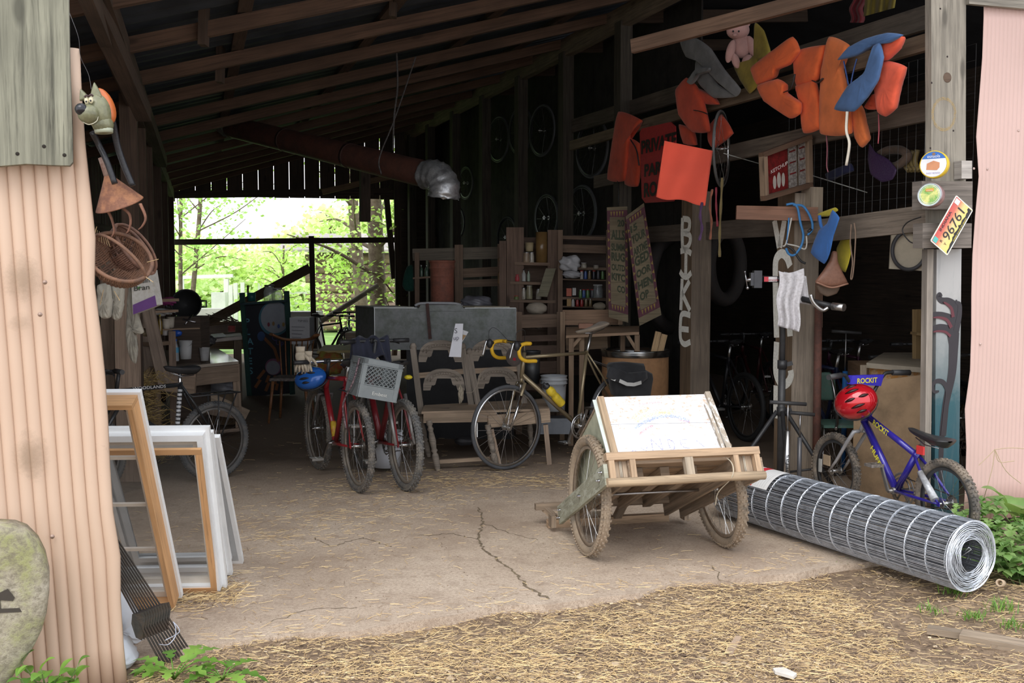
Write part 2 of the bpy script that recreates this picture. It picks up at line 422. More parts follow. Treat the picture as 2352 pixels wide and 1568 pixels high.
# ---------------------------------------------------------------- interior left wall
def L2(t,z): return V((-3.25,4.6,z)).lerp(V((-6.05,17.9,z)),t/13.6)
mb=MB(); t=0.0; i=0
while t<13.6:
    w=.17+.03*random.random()
    mb.beam(L2(t+w/2,-.02),L2(t+w/2,3.0),w-.004-(.010 if i%3==0 else 0),.022,up=LN)
    t+=w; i+=1
struct(mb.build('wall_left',DARKW),'dark vertical board siding of the left wall','wall')
for k,(t,zt) in enumerate(((3.35,3.0),(4.6,3.0),(5.8,3.0),(8,3.0),(10.3,3.0),(13.3,3.0))):
    mb=MB(); mb.beam(L(t,0,.02),L(t,zt,.02),.13,.13,up=LN); struct(mb.build('trim_%d'%(k+1),RAFT),'upright post of the left wall','post')
mb=MB(); mb.beam(L(-1.0,2.98,.05),L(14.3,2.98,.05),.07,.16); struct(mb.build('trim_8',RAFT),'dark eave beam along the left wall','beam')
mb=MB()
for z in (1.1,2.1): mb.beam(L2(0,z)+LN*.06,L2(13.6,z)+LN*.06,.05,.10)
struct(mb.build('trim_9',RAFT),'rails nailed along the left wall','beam')
# sloping timbers at the upper left (diagonals seen beside the wolf mask)
for k,(a,b,w) in enumerate((((185,-60,5.2),(330,262,7.6),.10),((215,-60,5.3),(372,372,12.0),.11))):
    mb=MB(); mb.beam(P(*a),P(*b),w,w*1.1); struct(mb.build('trim_%d'%(10+k),RAFT),'sloping timber under the left eave','beam')

# ---------------------------------------------------------------- roof
def roofpt(a,t):   # a 0..1 from the left wall to the ridge beam, t depth
    p=L(t,2.98); q=W(t*0.97-.45,4.14)
    return p.lerp(q,a)
def roofz(a,t,dz): return roofpt(a,t)+V((0,0,dz))
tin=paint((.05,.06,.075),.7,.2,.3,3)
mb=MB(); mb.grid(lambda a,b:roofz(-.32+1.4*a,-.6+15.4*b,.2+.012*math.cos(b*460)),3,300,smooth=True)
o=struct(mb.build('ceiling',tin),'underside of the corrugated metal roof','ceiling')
for k in range(12):
    t=.75+k*1.17; mb=MB(); mb.beam(roofz(-.3,t,.075),roofz(1.04,t+.12*(k%3-1),.075),.05,.10)
    struct(mb.build('trim_%d'%(20+k),wood((.115,.066,.042),.9,.35)),'rafter under the left roof','rafter')
for k,a in enumerate((.18,.42,.66,.88)):
    mb=MB(); mb.beam(roofz(a,-.5,.155),roofz(a,14.6,.155),.09,.045); struct(mb.build('trim_%d'%(40+k),RAFT),'purlin over the rafters','purlin')
mb=MB(); mb.beam(W(-1.2,4.15),W(14.3,4.15),.09,.2); struct(mb.build('trim_44',wood((.22,.17,.12),.9,.35)),'long plate beam over the partition posts','beam')
# short hangers that drop between the rafters
for k,(px,py0,py1,Y) in enumerate(((470,-20,105,6.9),(508,78,190,8.2),(700,30,110,8.6),(716,110,160,9.6),(905,-20,40,7.8))):
    mb=MB(); mb.beam(P(px,py0,Y),P(px-3,py1,Y),.09,.05); struct(mb.build('trim_%d'%(45+k),RAFT),'short wooden hanger between rafters','hanger')
# right half of the roof, over the bike room
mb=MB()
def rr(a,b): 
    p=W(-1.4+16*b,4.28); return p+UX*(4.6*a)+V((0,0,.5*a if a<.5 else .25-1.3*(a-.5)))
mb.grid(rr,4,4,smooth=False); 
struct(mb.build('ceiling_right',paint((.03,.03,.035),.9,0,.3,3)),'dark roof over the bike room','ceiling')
for k in range(7):
    s=.2+k*1.5; mb=MB(); mb.beam(W(s,4.2),W(s,4.4)+UX*2.3,.05,.13); struct(mb.build('trim_%d'%(50+k),RAFT),'rafter over the bike room','rafter')
mb=MB(); mb.beam(W(-.1,0)+UX*4.4,W(-.1,0)+UX*4.4+VX*14.6,.03,.03)
mb=MB(); q=W(-1.2,-.1)+UX*4.4; mb.quadbox([q,q+VX*16,q+VX*16+UX*.05,q+UX*.05,q+ZX*4.6,q+VX*16+ZX*4.6,q+VX*16+UX*.05+ZX*4.6,q+UX*.05+ZX*4.6])
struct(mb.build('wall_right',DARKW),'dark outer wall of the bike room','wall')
# wall between shed bays: closes the bike room at the far end
mb=MB(); q=W(13.75)-UX*.12; mb.quadbox([q,q+UX*4.5,q+UX*4.5+VX*.04,q+VX*.04,q+ZX*4.6,q+UX*4.5+ZX*4.6,q+UX*4.5+VX*.04+ZX*4.6,q+VX*.04+ZX*4.6])
struct(mb.build('wall_back_right',DARKW),'dark end wall of the bike room','wall')
# dark boarding behind the partition studs (far two thirds)
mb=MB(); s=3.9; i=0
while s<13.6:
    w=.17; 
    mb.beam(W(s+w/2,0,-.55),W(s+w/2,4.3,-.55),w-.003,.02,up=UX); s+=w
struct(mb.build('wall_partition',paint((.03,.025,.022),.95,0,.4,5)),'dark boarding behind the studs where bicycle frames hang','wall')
# ---------------------------------------------------------------- far wall
FB=W(13.7); FA=L(13.8)
FD=(FB-FA); FLn=FD.length; FU=FD.normalized(); FN=V((FU.y,-FU.x,0))
def FP(px,py,off=0): return PL(px,py,FA+FN*off,FN)
mb=MB(); x=-.1; i=0
while x<FLn+.1:
    w=.272; a=(x+w/2)/FLn; zt=3.0+1.12*a+.42
    c=FA+FU*(x+w/2)
    zb=2.985-.0*a
    if 1:
        mb.beam(c+V((0,0,zb-.03+random.uniform(0,.012))),c+V((0,0,zt)),w-.010,.02,up=FN)
    x+=w; i+=1
struct(mb.build('wall_back',DARKW),'gapped vertical boards of the far gable wall','wall')
def fbeam(name,a,b,w,h,mat,off=.03,lab='dark timber of the far wall'):
    mb=MB(); mb.beam(FP(*a,off),FP(*b,off),w,h); return struct(mb.build(name,mat),lab,'beam')
fbeam('trim_60',(385,447),(905,440),.05,.13,DARKW,.03,'header beam over the far opening')
fbeam('trim_61',(385,556),(1075,549),.05,.10,DARKW,.05,'horizontal rail across the far opening')
fbeam('trim_62',(715,542),(722,800),.10,.095,DARKW,.08,'dark post in the far opening')
mb=MB(); mb.beam(FP(455,752,.1),FP(712,615,.1),.05,.17); struct(mb.build('trim_63',wood((.17,.12,.08),.9,.3)),'diagonal brace across the far opening','brace')
mb=MB(); mb.beam(P(838,392,14),P(838,509,14),.13,.13,up=VX); struct(mb.build('trim_64',DARKW),'dark stub post hanging from the roof before the far opening','post')
mb=MB(); mb.beam(FP(740,441,.2),FP(930,398,.2),.05,.10); struct(mb.build('trim_65',wood((.30,.2,.12),.9,.3)),'light collar tie before the far gable','beam')
mb=MB(); mb.beam(FP(888,455,.05),FP(905,640,.05),.10,.10); struct(mb.build('trim_66',DARKW),'leaning dark post at the right of the far opening','post')
mb=MB(); mb.beam(FP(912,400,.15),FP(916,700,.15),.12,.12); struct(mb.build('trim_67',DARKW),'dark corner post of the far wall','post')
mb=MB(); mb.beam(FP(386,380,0),FP(386,800,0),.2,.12); struct(mb.build('trim_68',DARKW),'left corner post of the far wall','post')
# low wall under the opening, left half
mb=MB(); mb.beam(FP(395,770,0)+V((0,0,0)),FP(640,770,0),.04,.5); struct(mb.build('wall_back_low',MIDW),'low boarding under the left of the far opening','wall')

# ---------------------------------------------------------------- partition posts and rails
def ppost(name,s,w,z0,z1,mat,label,lean=0,off=0,d=None):
    mb=MB(); mb.beam(W(s,z0,off),W(s+lean,z1,off),w,d or w,up=UX); return mono(name,label,'post',mb,mat)
PWOOD=wood((.42,.35,.27),.85,.4); PGREY=wood((.33,.29,.24),.85,.45)
# studs with bark and light edges
for k,s in enumerate((4.5,6,7.5,9,10.5,12,13.3)):
    mb=MB(); mb.beam(W(s,0),W(s,4.1),.15,.13,up=UX)
    struct(mb.build('trim_%d'%(70+k),wood((.07,.058,.044),.9,.5)),'dark stud of the partition wall','post')
def prail(name,s0,s1,z0,z1,w,h,mat,lab,off=.08):
    mb=MB(); mb.beam(W(s0,z0,off),W(s1,z1,off),w,h); return mono(name,lab,'rail',mb,mat)
prail('upper_rail',.08,6.2,3.17,3.27,.04,.15,wood((.115,.092,.07),.9,.4),'uppermost grey rail high on the right partition',-.06)
prail('hanging_rail',.03,5.6,2.97,3.0,.045,.10,wood((.20,.145,.095),.85,.35),'brown rail from which the orange life vests hang',.10)
prail('middle_rail',.05,5.3,2.60,2.58,.04,.13,wood((.165,.13,.10),.9,.4),'grey rail below the life vests',-.06)
prail('lower_rail',.03,1.45,1.93,1.88,.04,.16,wood((.23,.185,.145),.9,.35),'grey rail between the right corner post and the middle post',.02)
prail('lower_rail',1.8,4.6,1.95,1.97,.04,.15,wood((.14,.11,.085),.9,.35),'dark rail left of the middle post behind the flag',-.06)
# front rafter hanging over the vests
mb=MB(); mb.beam(P(1452,107,7.4),P(1990,-34,6.5),.045,.095); mono('loose_rafter','brown rafter running across above the pink plush bear, its sawn end at left','rafter',mb,wood((.19,.115,.075),.85,.35))
# ================================================================= BICYCLES
BLK=paint((.03,.03,.032),.45,0,.2,20); BLKM=paint((.05,.05,.052),.5,0,.2,20); ALU=chrome((.62,.62,.61),.3); STEEL=chrome((.45,.45,.46),.3)
TYRE=dirty((.075,.075,.075),(.19,.165,.135),.5,.9,14); MUDT=dirty((.17,.145,.115),(.36,.28,.20),.42,.95,9)
GUM=dirty((.05,.05,.05),(.10,.09,.08),.6,.85,14)
def wheel(parent,name,c,n,R,tw,knob=0,tyre=None,rim=None,nsp=28,mud=False,spokem=None):
    c=V(c); n=V(n).normalized(); a=n.cross(V((0,0,1)))
    a.normalize(); b=n.cross(a)
    if b.z<0: b=-b; 
    pt=lambda t,r,o=0: c+(a*math.cos(t)+b*math.sin(t))*r+n*o
    mb=MB(); mb.smooth=True
    seg=56
    mb.tube([pt(2*math.pi*i/seg,R-tw/2) for i in range(seg)],tw/2*(.94 if knob else 1),10,closed=True)
    if knob:
        N=int(2*math.pi*R/.024); mb.smooth=False
        for i in range(N):
            t=2*math.pi*i/N
            er=(a*math.cos(t)+b*math.sin(t)); et=(-a*math.sin(t)+b*math.cos(t))
            for (th,w) in (((0,.012) if i%2 else (.42,.010)),((-.42,.010) if i%2==0 else (.95,.012)),((-.95,.012))):
                d=er*math.cos(th)+n*math.sin(th); q=c+er*(R-tw/2)+d*(tw/2*.98)
                mb.box(q,(w,.011,.009*knob),frame3(d.cross(et),et,d))
    w=mb.build(name,tyre or TYRE,parent)
    mb=MB(); rr=R-tw-.004
    mb.lathe([(rr-.012,-.006),(rr+.006,-.011),(rr+.006,.011),(rr-.012,.006),(rr-.012,-.006)],c,n,48); mb.build('rim',rim or ALU,w)
    mb=MB(); mb.tube([c-n*.055,c+n*.055],.007,8); mb.tube([c-n*.035,c+n*.035],.013,10); mb.tube([c-n*.036,c-n*.030],.026,12); mb.tube([c+n*.030,c+n*.036],.026,12); mb.build('hub',ALU,w)
    mb=MB()
    for i in range(nsp):
        sd=1 if i%2 else -1; t=2*math.pi*i/nsp; t2=t+(.9 if (i//2)%2 else -.9)
        mb.tube([pt(t2,.022,.032*sd),pt(t,rr-.008)],.0013,3,caps=False)
    mb.build('spokes',spokem or STEEL,w)
    return w
def saddle(parent,nose,tail,mat,width=.14,h=.05,name='saddle'):
    nose=V(nose);tail=V(tail); f=(tail-nose); Ln=f.length; f.normalize(); s=f.cross(V((0,0,1))).normalized(); u=s.cross(f)
    mb=MB()
    def fn(a,b):
        x=a; w=.018+.5*width*(max(0,(x-.25)/.75))**1.6*1.0; w*= math.sqrt(max(0.02,1-((x-.5)*2)**10)); 
        w+=.006
        t=b*2*math.pi; hh=h*(.45+.5*x)*math.sqrt(max(.02,1-((x-.5)*2)**12))
        cz=math.sin(t); 
        return nose+f*(x*Ln)+s*(w*math.cos(t))+u*((hh*.35*cz) if cz>0 else hh*cz*.9*(1-.45*abs(math.cos(t))))+u*(.012*math.sin(x*3.1)*-1+.01*x)
    mb.grid(fn,14,18)
    o=mb.build(name,mat,parent)
    m2=MB(); 
    for k in (-1,1): m2.tube([nose+f*(.25*Ln)+s*.018*k-u*h*.6,nose+f*(.5*Ln)+s*.022*k-u*(h*.95),nose+f*(.85*Ln)+s*.03*k-u*(h*.7)],.0035,6)
    m2.build('saddle_rails',STEEL,o); return o
def crank(parent,bb,n,R,mat,ang,ringR=.108,teeth=44,pedalmat=None,side=1,L_=.165,f=None):
    """n = lateral unit vector, chainring on side*n"""
    bb=V(bb); n=V(n).normalized(); a=f; b=V((0,0,1))
    mb=MB(); mb.tube([bb-n*.06,bb+n*.06],.012,10); mb.tube([bb-n*.035,bb+n*.035],.021,14)
    q=bb+n*.045*side
    for r,o in ((ringR,0),(ringR*.78,-.007*side)):
        qq=q+n*o
        mb.lathe([(r-.012,-.0015),(r-.002,-.0015),(r-.002,.0015),(r-.012,.0015),(r-.012,-.0015)],qq,n,44)
    for i in range(teeth):
        t=2*math.pi*i/teeth; er=a*math.cos(t)+b*math.sin(t); et=-a*math.sin(t)+b*math.cos(t)
        mb.box(q+er*(ringR+.001),(.0045,.007,.0025),frame3(et,er,n))
    for i in range(5):
        t=2*math.pi*i/5+.3; er=a*math.cos(t)+b*math.sin(t); mb.beam(q,q+er*(ringR-.008),.012,.004,up=n)
    o=mb.build('crankset',mat,parent)
    for sgn in (1,-1):
        t=ang+(0 if sgn==1 else math.pi); er=a*math.cos(t)+b*math.sin(t)
        s0=bb+n*(.062*sgn*side); e=s0+er*L_+n*.012*sgn*side
        m2=MB(); m2.beam(s0,e,.022,.012,up=n); ca=m2.build('crank_arm',mat,o)
        pc=e+n*(.05*sgn*side); m3=MB(); m3.tube([e,pc+n*.04*sgn*side],.005,6)
        for k in (-1,1):
            m3.beam(pc-n*.045+a*.035*k,pc+n*.045+a*.035*k,.006,.018,up=b)
        for k in (-1,0,1): m3.beam(pc+n*.042*k-a*.035,pc+n*.042*k+a*.035,.006,.016,up=b)
        m3.build('pedal',pedalmat or ALU,o)
    return o
def bike(label,fa,ra,R,pts,framem,tw=.05,knob=1,group=None,front_n=None,sad=None,sadm=None,bars=None,forkm=None,rimm=None,tyre=None,tr=.016,crankm=None,ang=.6,ringside=-1,pedalmat=None,spokes=28,postm=None,frontR=None,simple=False,name='bicycle',axis=None,nospokes=False):
    """fa, ra axles; pts dict: bb, sl (seat lug), ht, hb (head top and bottom), cr (crown), sp (saddle clamp)"""
    fa=V(fa);ra=V(ra); f=(fa-ra); f.z=0; f.normalize(); n=V((f.y,-f.x,0))   # n = rider's right
    if axis: n=V(axis).normalized()
    base=(fa+ra)/2; base.z=min(fa.z,ra.z)-R
    root=thing(name,label,'bicycle',base,group)
    g={k:V(v) for k,v in pts.items()}
    fn=V(front_n).normalized() if front_n else n
    wheel(root,'front_wheel',fa,fn,frontR or R,tw,knob,tyre,rimm,spokes)
    wheel(root,'rear_wheel',ra,n,R,tw,knob,tyre,rimm,spokes)
    mb=MB(); T=mb.tube
    T([g['ht'],g['hb']],tr*1.15,12); tt=g.get('tt',g['ht'].lerp(g['hb'],.15)); dt=g['ht'].lerp(g['hb'],.88)
    T([tt,g['sl']],tr*.95,12); T([dt,g['bb']],tr*1.2,12); T([g['sl']+(g['sl']-g['bb']).normalized()*.02,g['bb']],tr,12)
    sd=.055
    for k in (-1,1):
        T([g['sl']+n*.014*k,g['sl'].lerp(ra,.35)+n*.042*k,ra+n*sd*k],[.009,.009,.007],8)
        T([g['bb']+n*.02*k,g['bb'].lerp(ra,.4)+n*.045*k,ra+n*sd*k],[.011,.011,.007],8)
        mb.beam(ra+n*sd*k+V((0,0,.012)),ra+n*sd*k-V((0,0,.014)),.022,.006,up=n)
    T([g['bb']-n*.034,g['bb']+n*.034],.02,14)
    fr=mb.build('frame',framem,root)
    # fork
    mb=MB(); T=mb.tube; cr=g.get('cr',g['hb']+(g['hb']-g['ht']).normalized()*.03)
    T([g['hb'],cr],.014,10); 
    for k in (-1,1):
        o=fn*.052*k; T([cr+fn*.01*k,cr+o+V((0,0,.0)),cr.lerp(fa,.25)+o*1.04,cr.lerp(fa,.72)+o-(f*.006),fa+o*1.08],[.013,.014,.013,.010,.007],10)
    mb.build('fork',forkm or framem,root)
    # seat post and saddle
    if sad:
        mb=MB(); mb.tube([g['bb'].lerp(g['sl'],.9),g['sp']],.0135,12); mb.build('seat_post',postm or ALU,root)
        saddle(root,sad[0],sad[1],sadm or BLK,*(sad[2:] if len(sad)>2 else ()))
    crank(root,g['bb'],n,R,crankm or STEEL,ang,side=ringside*-1,f=f,pedalmat=pedalmat)
    # chain and sprocket
    mb=MB(); q=n*.045*(-ringside); 
    up=V((0,0,1)); r1=.083; r2=.04; d=(ra-g['bb'])
    loop=[g['bb']+q+up*r1,ra+q+up*r2]+[ra+q-f*math.sin(t)*r2+up*math.cos(t)*r2 for t in (.8,1.57,2.3)]+[ra+q-up*r2,g['bb']+q-up*r1]+[g['bb']+q+f*math.sin(t)*r1-up*math.cos(t)*r1 for t in (.6,1.2,1.8,2.4)]
    mb.tube(loop,.0035,4,closed=True); mb.lathe([(.0,-.01),(.043,-.01),(.03,.008),(.0,.008)],ra+q,n,18); mb.build('chain',paint((.10,.085,.07),.5,.6),root)
    if bars: bars(root,g,f,n,fn)
    return root,g,f,n
def bikeplane(fa,ra):
    f=(V(fa)-V(ra)); f.z=0; f.normalize(); n=V((f.y,-f.x,0)); return lambda px,py,off=0: PL(px,py,V(fa)+n*off,n)
def lever(parent,a,b,mat,r=.006):
    mb=MB(); mb.tube(bez([a,(V(a)+V(b))/2+V((0,0,.006)),b],5),[r]*5+[r*.8]*5+[r*.6],6); return mb.build('brake_lever',mat,parent)
# ------------------------------------------------------------ A: road bike, bronze
fa=V((-.045,8.2,.345)); ra=V((.94,8.9,.345)); Q=bikeplane(fa,ra); fa=Q(1164,981); ra=Q(1424,948)
rz=.345
pts=dict(ht=Q(1204,809),hb=Q(1198,866),cr=Q(1197,879),tt=Q(1206,820),sl=Q(1347,810),bb=Q(1327,977),sp=Q(1358,762))
BRONZE=paint((.34,.27,.165),.3,.45,.1,9)
YEL=paint((.85,.50,.03),.5,0,.12,20)
def road_bars(root,g,f,n,fn):
    c=g['ht']+V((0,0,.085))+f*.03; mb=MB(); mb.tube([g['ht'],g['ht']+V((0,0,.07)),c+f*.03],.012,10)
    bc=c+f*.05; mb.tube([bc-n*.19,bc+n*.19],.0125,10); hb=mb.build('handlebar',ALU,root)
    for k in (-1,1):
        e=bc+n*.19*k
        m2=MB(); prof=[(-0.0,-.0),(.055,.0),(.095,-.015),(.11,-.055),(.095,-.105),(.045,-.135),(-.035,-.14),(-.06,-.142)]
        m2.tube(bez([e-n*.06*k]+[e+f*x+ZX*z for x,z in prof],5),.0155,10); m2.build('yellow_bar_tape',YEL,hb)['label']='yellow handlebar tape'
        m2=MB(); m2.tube([e+f*-.06-ZX*.142,e+f*-.075-ZX*.143],.017,10); m2.build('bar_end_plug',BLK,hb)
        h=e+f*.10-ZX*.015; m2=MB(); m2.ball(h+f*.03,.026,(1,1,1.5)); m2.tube([h,h+f*.035+ZX*.02],.018,8); m2.build('brake_hood',BLK,hb)
        lever(hb,h+f*.06+ZX*.03,h+f*.10-ZX*.10,ALU,.008)
        m2=MB(); m2.tube(bez([h+f*.04+ZX*.03,h+f*.03+ZX*.11,h-f*.05+ZX*.11,g['ht']+f*.03-ZX*.03],8),.0022,6); m2.build('brake_cable',BLK,hb)
nA_cam=1
A_,gA,fA,nA=bike('bronze road bicycle with yellow taped drop handlebars and a fleece saddle cover',fa,ra,rz,pts,BRONZE,tw=.030,knob=0,sad=(Q(1322,762),Q(1392,742)),sadm=cloth((.40,.32,.24),.2),bars=road_bars,tyre=paint((.085,.088,.095),.8,0,.2,15),forkm=None,tr=.0155,ang=1.85,crankm=chrome((.78,.78,.77),.35),ringside=1)
# chromed lower fork legs, calliper, reflector, bottle, panniers
mb=MB()
for k in (-1,1):
    o=nA*.054*k; cr=gA['cr']; mb.tube([cr.lerp(fa,.28)+o*1.02,cr.lerp(fa,.72)+o-fA*.006,fa+o*1.08],[.0138,.0112,.009],10)
mb.build('chromed_fork_tips',chrome((.75,.76,.78),.15),A_)
mb=MB(); q=gA['cr']-ZX*.02+fA*.03
for k in (-1,1): mb.tube([q+ZX*.03,q+nA*.035*k,q+nA*.025*k-ZX*.045],.006,6)
mb.build('front_brake',ALU,A_)
mb=MB(); q=fa-fA*-.26-ZX*0; mb.box(fa+fA*.285+nA*.02,(.008,.03,.115),frame3(nA,fA,ZX)); mb.build('white_spoke_reflector',paint((.75,.75,.72),.3),A_)
def bottle(root,a,b,r,mat,capm,name='water_bottle'):
    a=V(a);b=V(b); ax=(b-a); h=ax.length; ax.normalize()
    mb=MB(); mb.lathe([(0,0),(r*.9,0),(r,.01),(r,h*.45),(r*.86,h*.5),(r*.86,h*.6),(r,h*.65),(r,h*.82),(r*.62,h*.93),(r*.6,h)],a,ax,20); o=mb.build(name,mat,root)
    mb=MB(); mb.lathe([(r*.75,0),(r*.78,.022),(r*.3,.03),(r*.28,.05),(0,.052)],b-ax*.005,ax,16); mb.build('bottle_cap',capm,o); return o
bt=thing('water_bottle','yellow plastic water bottle in the cage of the bronze road bicycle','bottle',Q(1288,930,-.03))
b_=bottle(bt,Q(1291,928,-.035),Q(1256,888,-.035),.037,paint((.85,.62,.05),.4,0,.25,15),BLK,'bottle_body')
# panniers
mb=MB(); blkc=cloth((.035,.036,.04),.3)
bag=thing('pannier_bag','black pannier bag with white reflective strips on the rear rack of the bronze bicycle','bag',Q(1438,912,-.1))
def bagshape(mb,pix,off,th):
    p=[Q(x,y,off) for x,y in pix]; n=nA
    c=sum(p,V())/len(p)
    inner=[c.lerp(q,.86)-(-n)*0 for q in p]
    s0=len(mb.v); mb.smooth=True
    sgn=1 if off>0 else -1
    mb.v+= [q for q in p]+[q+n*sgn*th*.7 for q in p]+[c.lerp(q,.8)+n*sgn*th for q in p]+[c+n*sgn*(th*1.08)]
    k=len(p)
    for r in range(2):
        for i in range(k): j=(i+1)%k; mb.face((s0+r*k+i,s0+r*k+j,s0+(r+1)*k+j,s0+(r+1)*k+i))
    for i in range(k): mb.face((s0+2*k+i,s0+2*k+(i+1)%k,s0+3*k))
    mb.face(range(s0+k-1,s0-1,-1)); mb.smooth=False
sg=-1 if nA.y>0 else 1
bagshape(mb,[(1393,838),(1398,832),(1430,830),(1462,833),(1464,846),(1482,856),(1484,868),(1478,905),(1474,915),(1425,915),(1403,905),(1398,880)],.09*sg,.13)
mb.build('bag_body',blkc,bag)
mb=MB(); bagshape(mb,[(1392,866),(1398,842),(1420,848),(1440,856),(1482,852),(1484,868),(1470,880),(1440,883),(1415,876)],.225*sg,.03); mb.build('bag_flap',blkc,bag)
wh=paint((.75,.75,.72),.5)
mb=MB()
a=[Q(1423,874,.268*sg),Q(1440,882,.275*sg),Q(1456,883,.275*sg),Q(1473,878,.268*sg)]
for p,q in zip(a,a[1:]): mb.beam(p,q,.004,.03,up=ZX)
mb.build('reflective_strip',wh,bag)
mb=MB(); a=[Q(1395,862,.20*sg),Q(1405,868,.24*sg),Q(1414,872,.25*sg)]
for p,q in zip(a,a[1:]): mb.beam(p,q,.004,.026,up=ZX)
mb.build('reflective_strip',wh,bag)
mb=MB(); rk=gA['sl']
for k in (-1,1):
    mb.tube([gA['sl'].lerp(ra,.12)+nA*.03*k,ra+V((0,0,.40))+fA*.1+nA*.05*k,ra+V((0,0,.40))-fA*.18+nA*.05*k],.005,6)
    mb.tube([ra+V((0,0,.40))-fA*.02+nA*.05*k,ra+nA*.06*k],.005,6)
mb.build('rear_rack',BLK,A_)
# handlebar bag, dark with red tag
mb=MB(); hc=gA['ht']+fA*.10-ZX*.03; mb.ball(hc,.075,(.9,.9,1.05)); hbag=mono('handlebar_bag','small dark round bag hanging from the yellow-taped handlebar','bag',mb,cloth((.10,.08,.075)))
tg=MB(); cdir=(V((0,0,HC))-hc).normalized(); tg.box(hc+cdir*.075+nA*.0-ZX*.02,(.045,.004,.022),frame3(nA,cdir,ZX)); tg.build('red_tag',paint((.6,.05,.08),.5),hbag)

# ------------------------------------------------------------ flat bar
def flatbars(hz=.10,half=.28,barm=None,fwd=.08,sweep=.04,gripm=None,lev=True,rise=0):
    def fn_(root,g,f,n,fn):
        ff=V((-fn.y,fn.x,0)); 
        if ff.dot(f)<0: ff=-ff
        up=(g['ht']-g['hb']).normalized(); c=g['ht']+up*hz; bc=c+ff*fwd
        mb=MB(); mb.tube([g['ht'],c],.014,10); mb.tube([c,bc],.015,10); mb.tube([bc-fn*.025,bc+fn*.025],.022,10); mb.build('stem',BLK,root)
        mb=MB(); pts=[bc-fn*half-ff*sweep+ZX*rise,bc-fn*half*.45+ZX*rise,bc-fn*.1,bc,bc+fn*.1,bc+fn*half*.45+ZX*rise,bc+fn*half-ff*sweep+ZX*rise]
        path=bez(pts,4); mb.tube(path,.0125,10); hb=mb.build('handlebar',barm or ALU,root)
        for k in (-1,1):
            e=bc+fn*half*k-ff*sweep+ZX*rise; i=bc+fn*(half-.12)*k-ff*sweep*.55+ZX*rise
            m2=MB(); m2.tube([i,e+fn*.004*k],.0175,10); m2.build('grip',gripm or BLK,hb)
            if lev:
                j=bc+fn*(half-.15)*k-ff*sweep*.4+ZX*(rise-.01); lever(hb,j+ff*.01,j+ff*.05+fn*.10*k-ZX*.02,BLK,.007)
                m2=MB(); m2.tube(bez([j,j+ff*.09-ZX*.0,g['ht']+ff*.10,g['hb']+ff*.03],6),.0025,6); m2.build('cable',BLK,hb)
        root['_bc']=0.0
        del root['_bc']; g['bc']=bc
    return fn_
# ------------------------------------------------------------ B: red bike with crate
RED=paint((.30,.018,.024),.3,0,.15,10,coat=.3)
ra=V((-1.123,7.37,.335)); fa=V((-1.575,8.25,.335)); Q=bikeplane(fa,ra)
pts=dict(ht=Q(752,862),hb=Q(754,884),cr=Q(741,893),sl=Q(796,870),bb=Q(771,1016),sp=Q(801,838))
pts['hb']=pts['ht']+V((-.02,.04,-.12)); pts['cr']=pts['hb']+V((-.008,.015,-.03))
B_,gB,fB,nB=bike('red mountain bicycle with silver handlebar carrying a grey milk crate behind its saddle',fa,ra,.335,pts,RED,tw=.052,knob=1,sad=(Q(786,836),Q(808,830)),bars=flatbars(.12,.27,chrome(),.05,.03),rimm=paint((.35,.31,.26),.6,.4),tyre=dirty((.10,.098,.095),(.24,.21,.175),.5,.9,10),forkm=paint((.10,.09,.085),.5),ang=2.2,tr=.019)
mb=MB()
for k in (-1,1):
    mb.tube([ra+nB*.07*k,ra+nB*.07*k+ZX*.40],.005,6); mb.tube([ra+ZX*.40+nB*.07*k-fB*.17,ra+ZX*.40+nB*.07*k+fB*.20,gB['sl'].lerp(ra,.1)],.006,6)
mb.build('rear_rack',BLK,B_)
text('1981',Q(764,1003,-.03*1),(gB['bb']-gB['ht']).normalized()*-1,nB.cross((gB['bb']-gB['ht']).normalized()*-1),.035,YEL,B_,'frame_lettering',width=.10) if False else None
mb=MB(); q=gB['ht'].lerp(gB['bb'],.80); d=(gB['bb']-gB['ht']).normalized(); mb.tube([q-d*.06,q+d*.06],.0238,12); mb.build('yellow_frame_decal',dirty((.7,.5,.05),(.5,.05,.03),.55,.4,30),B_)
# ------------------------------------------------------------ C: second red bike, jacket on the bar
ra=V((-.782,7.42,.335)); fa=V((-1.22,8.32,.335)); Q=bikeplane(fa,ra)
g0=gB; dlt=ra-V((-1.123,7.37,.335))
pts={k:gB[k]+dlt for k in ('ht','hb','cr','sl','bb','sp')}
C_,gC,fC,nC=bike('red suspension bicycle beside the crate bicycle, dark jacket over its handlebar',fa,ra,.335,pts,paint((.20,.015,.02),.35,0,.15,10,coat=.3),tw=.058,knob=1.15,sad=(pts['sp']+fA*0+V((-.07,.13,0)),pts['sp']+V((.06,-.12,.02))),bars=flatbars(.29,.28,BLK,.06,.04),rimm=paint((.42,.37,.31),.5,.5),tyre=dirty((.11,.11,.11),(.22,.2,.17),.5,.9,10),forkm=paint((.35,.34,.33),.4,.5),ang=.9,tr=.021,postm=BLK)
mb=MB()
for k in (-1,1): mb.tube([pts['sl'].lerp(ra,.25)+nC*.07*k,ra+nC*.07*k],[.014,.012],10)
mb.build('grey_seat_stay',paint((.30,.29,.28),.4,.5),C_)
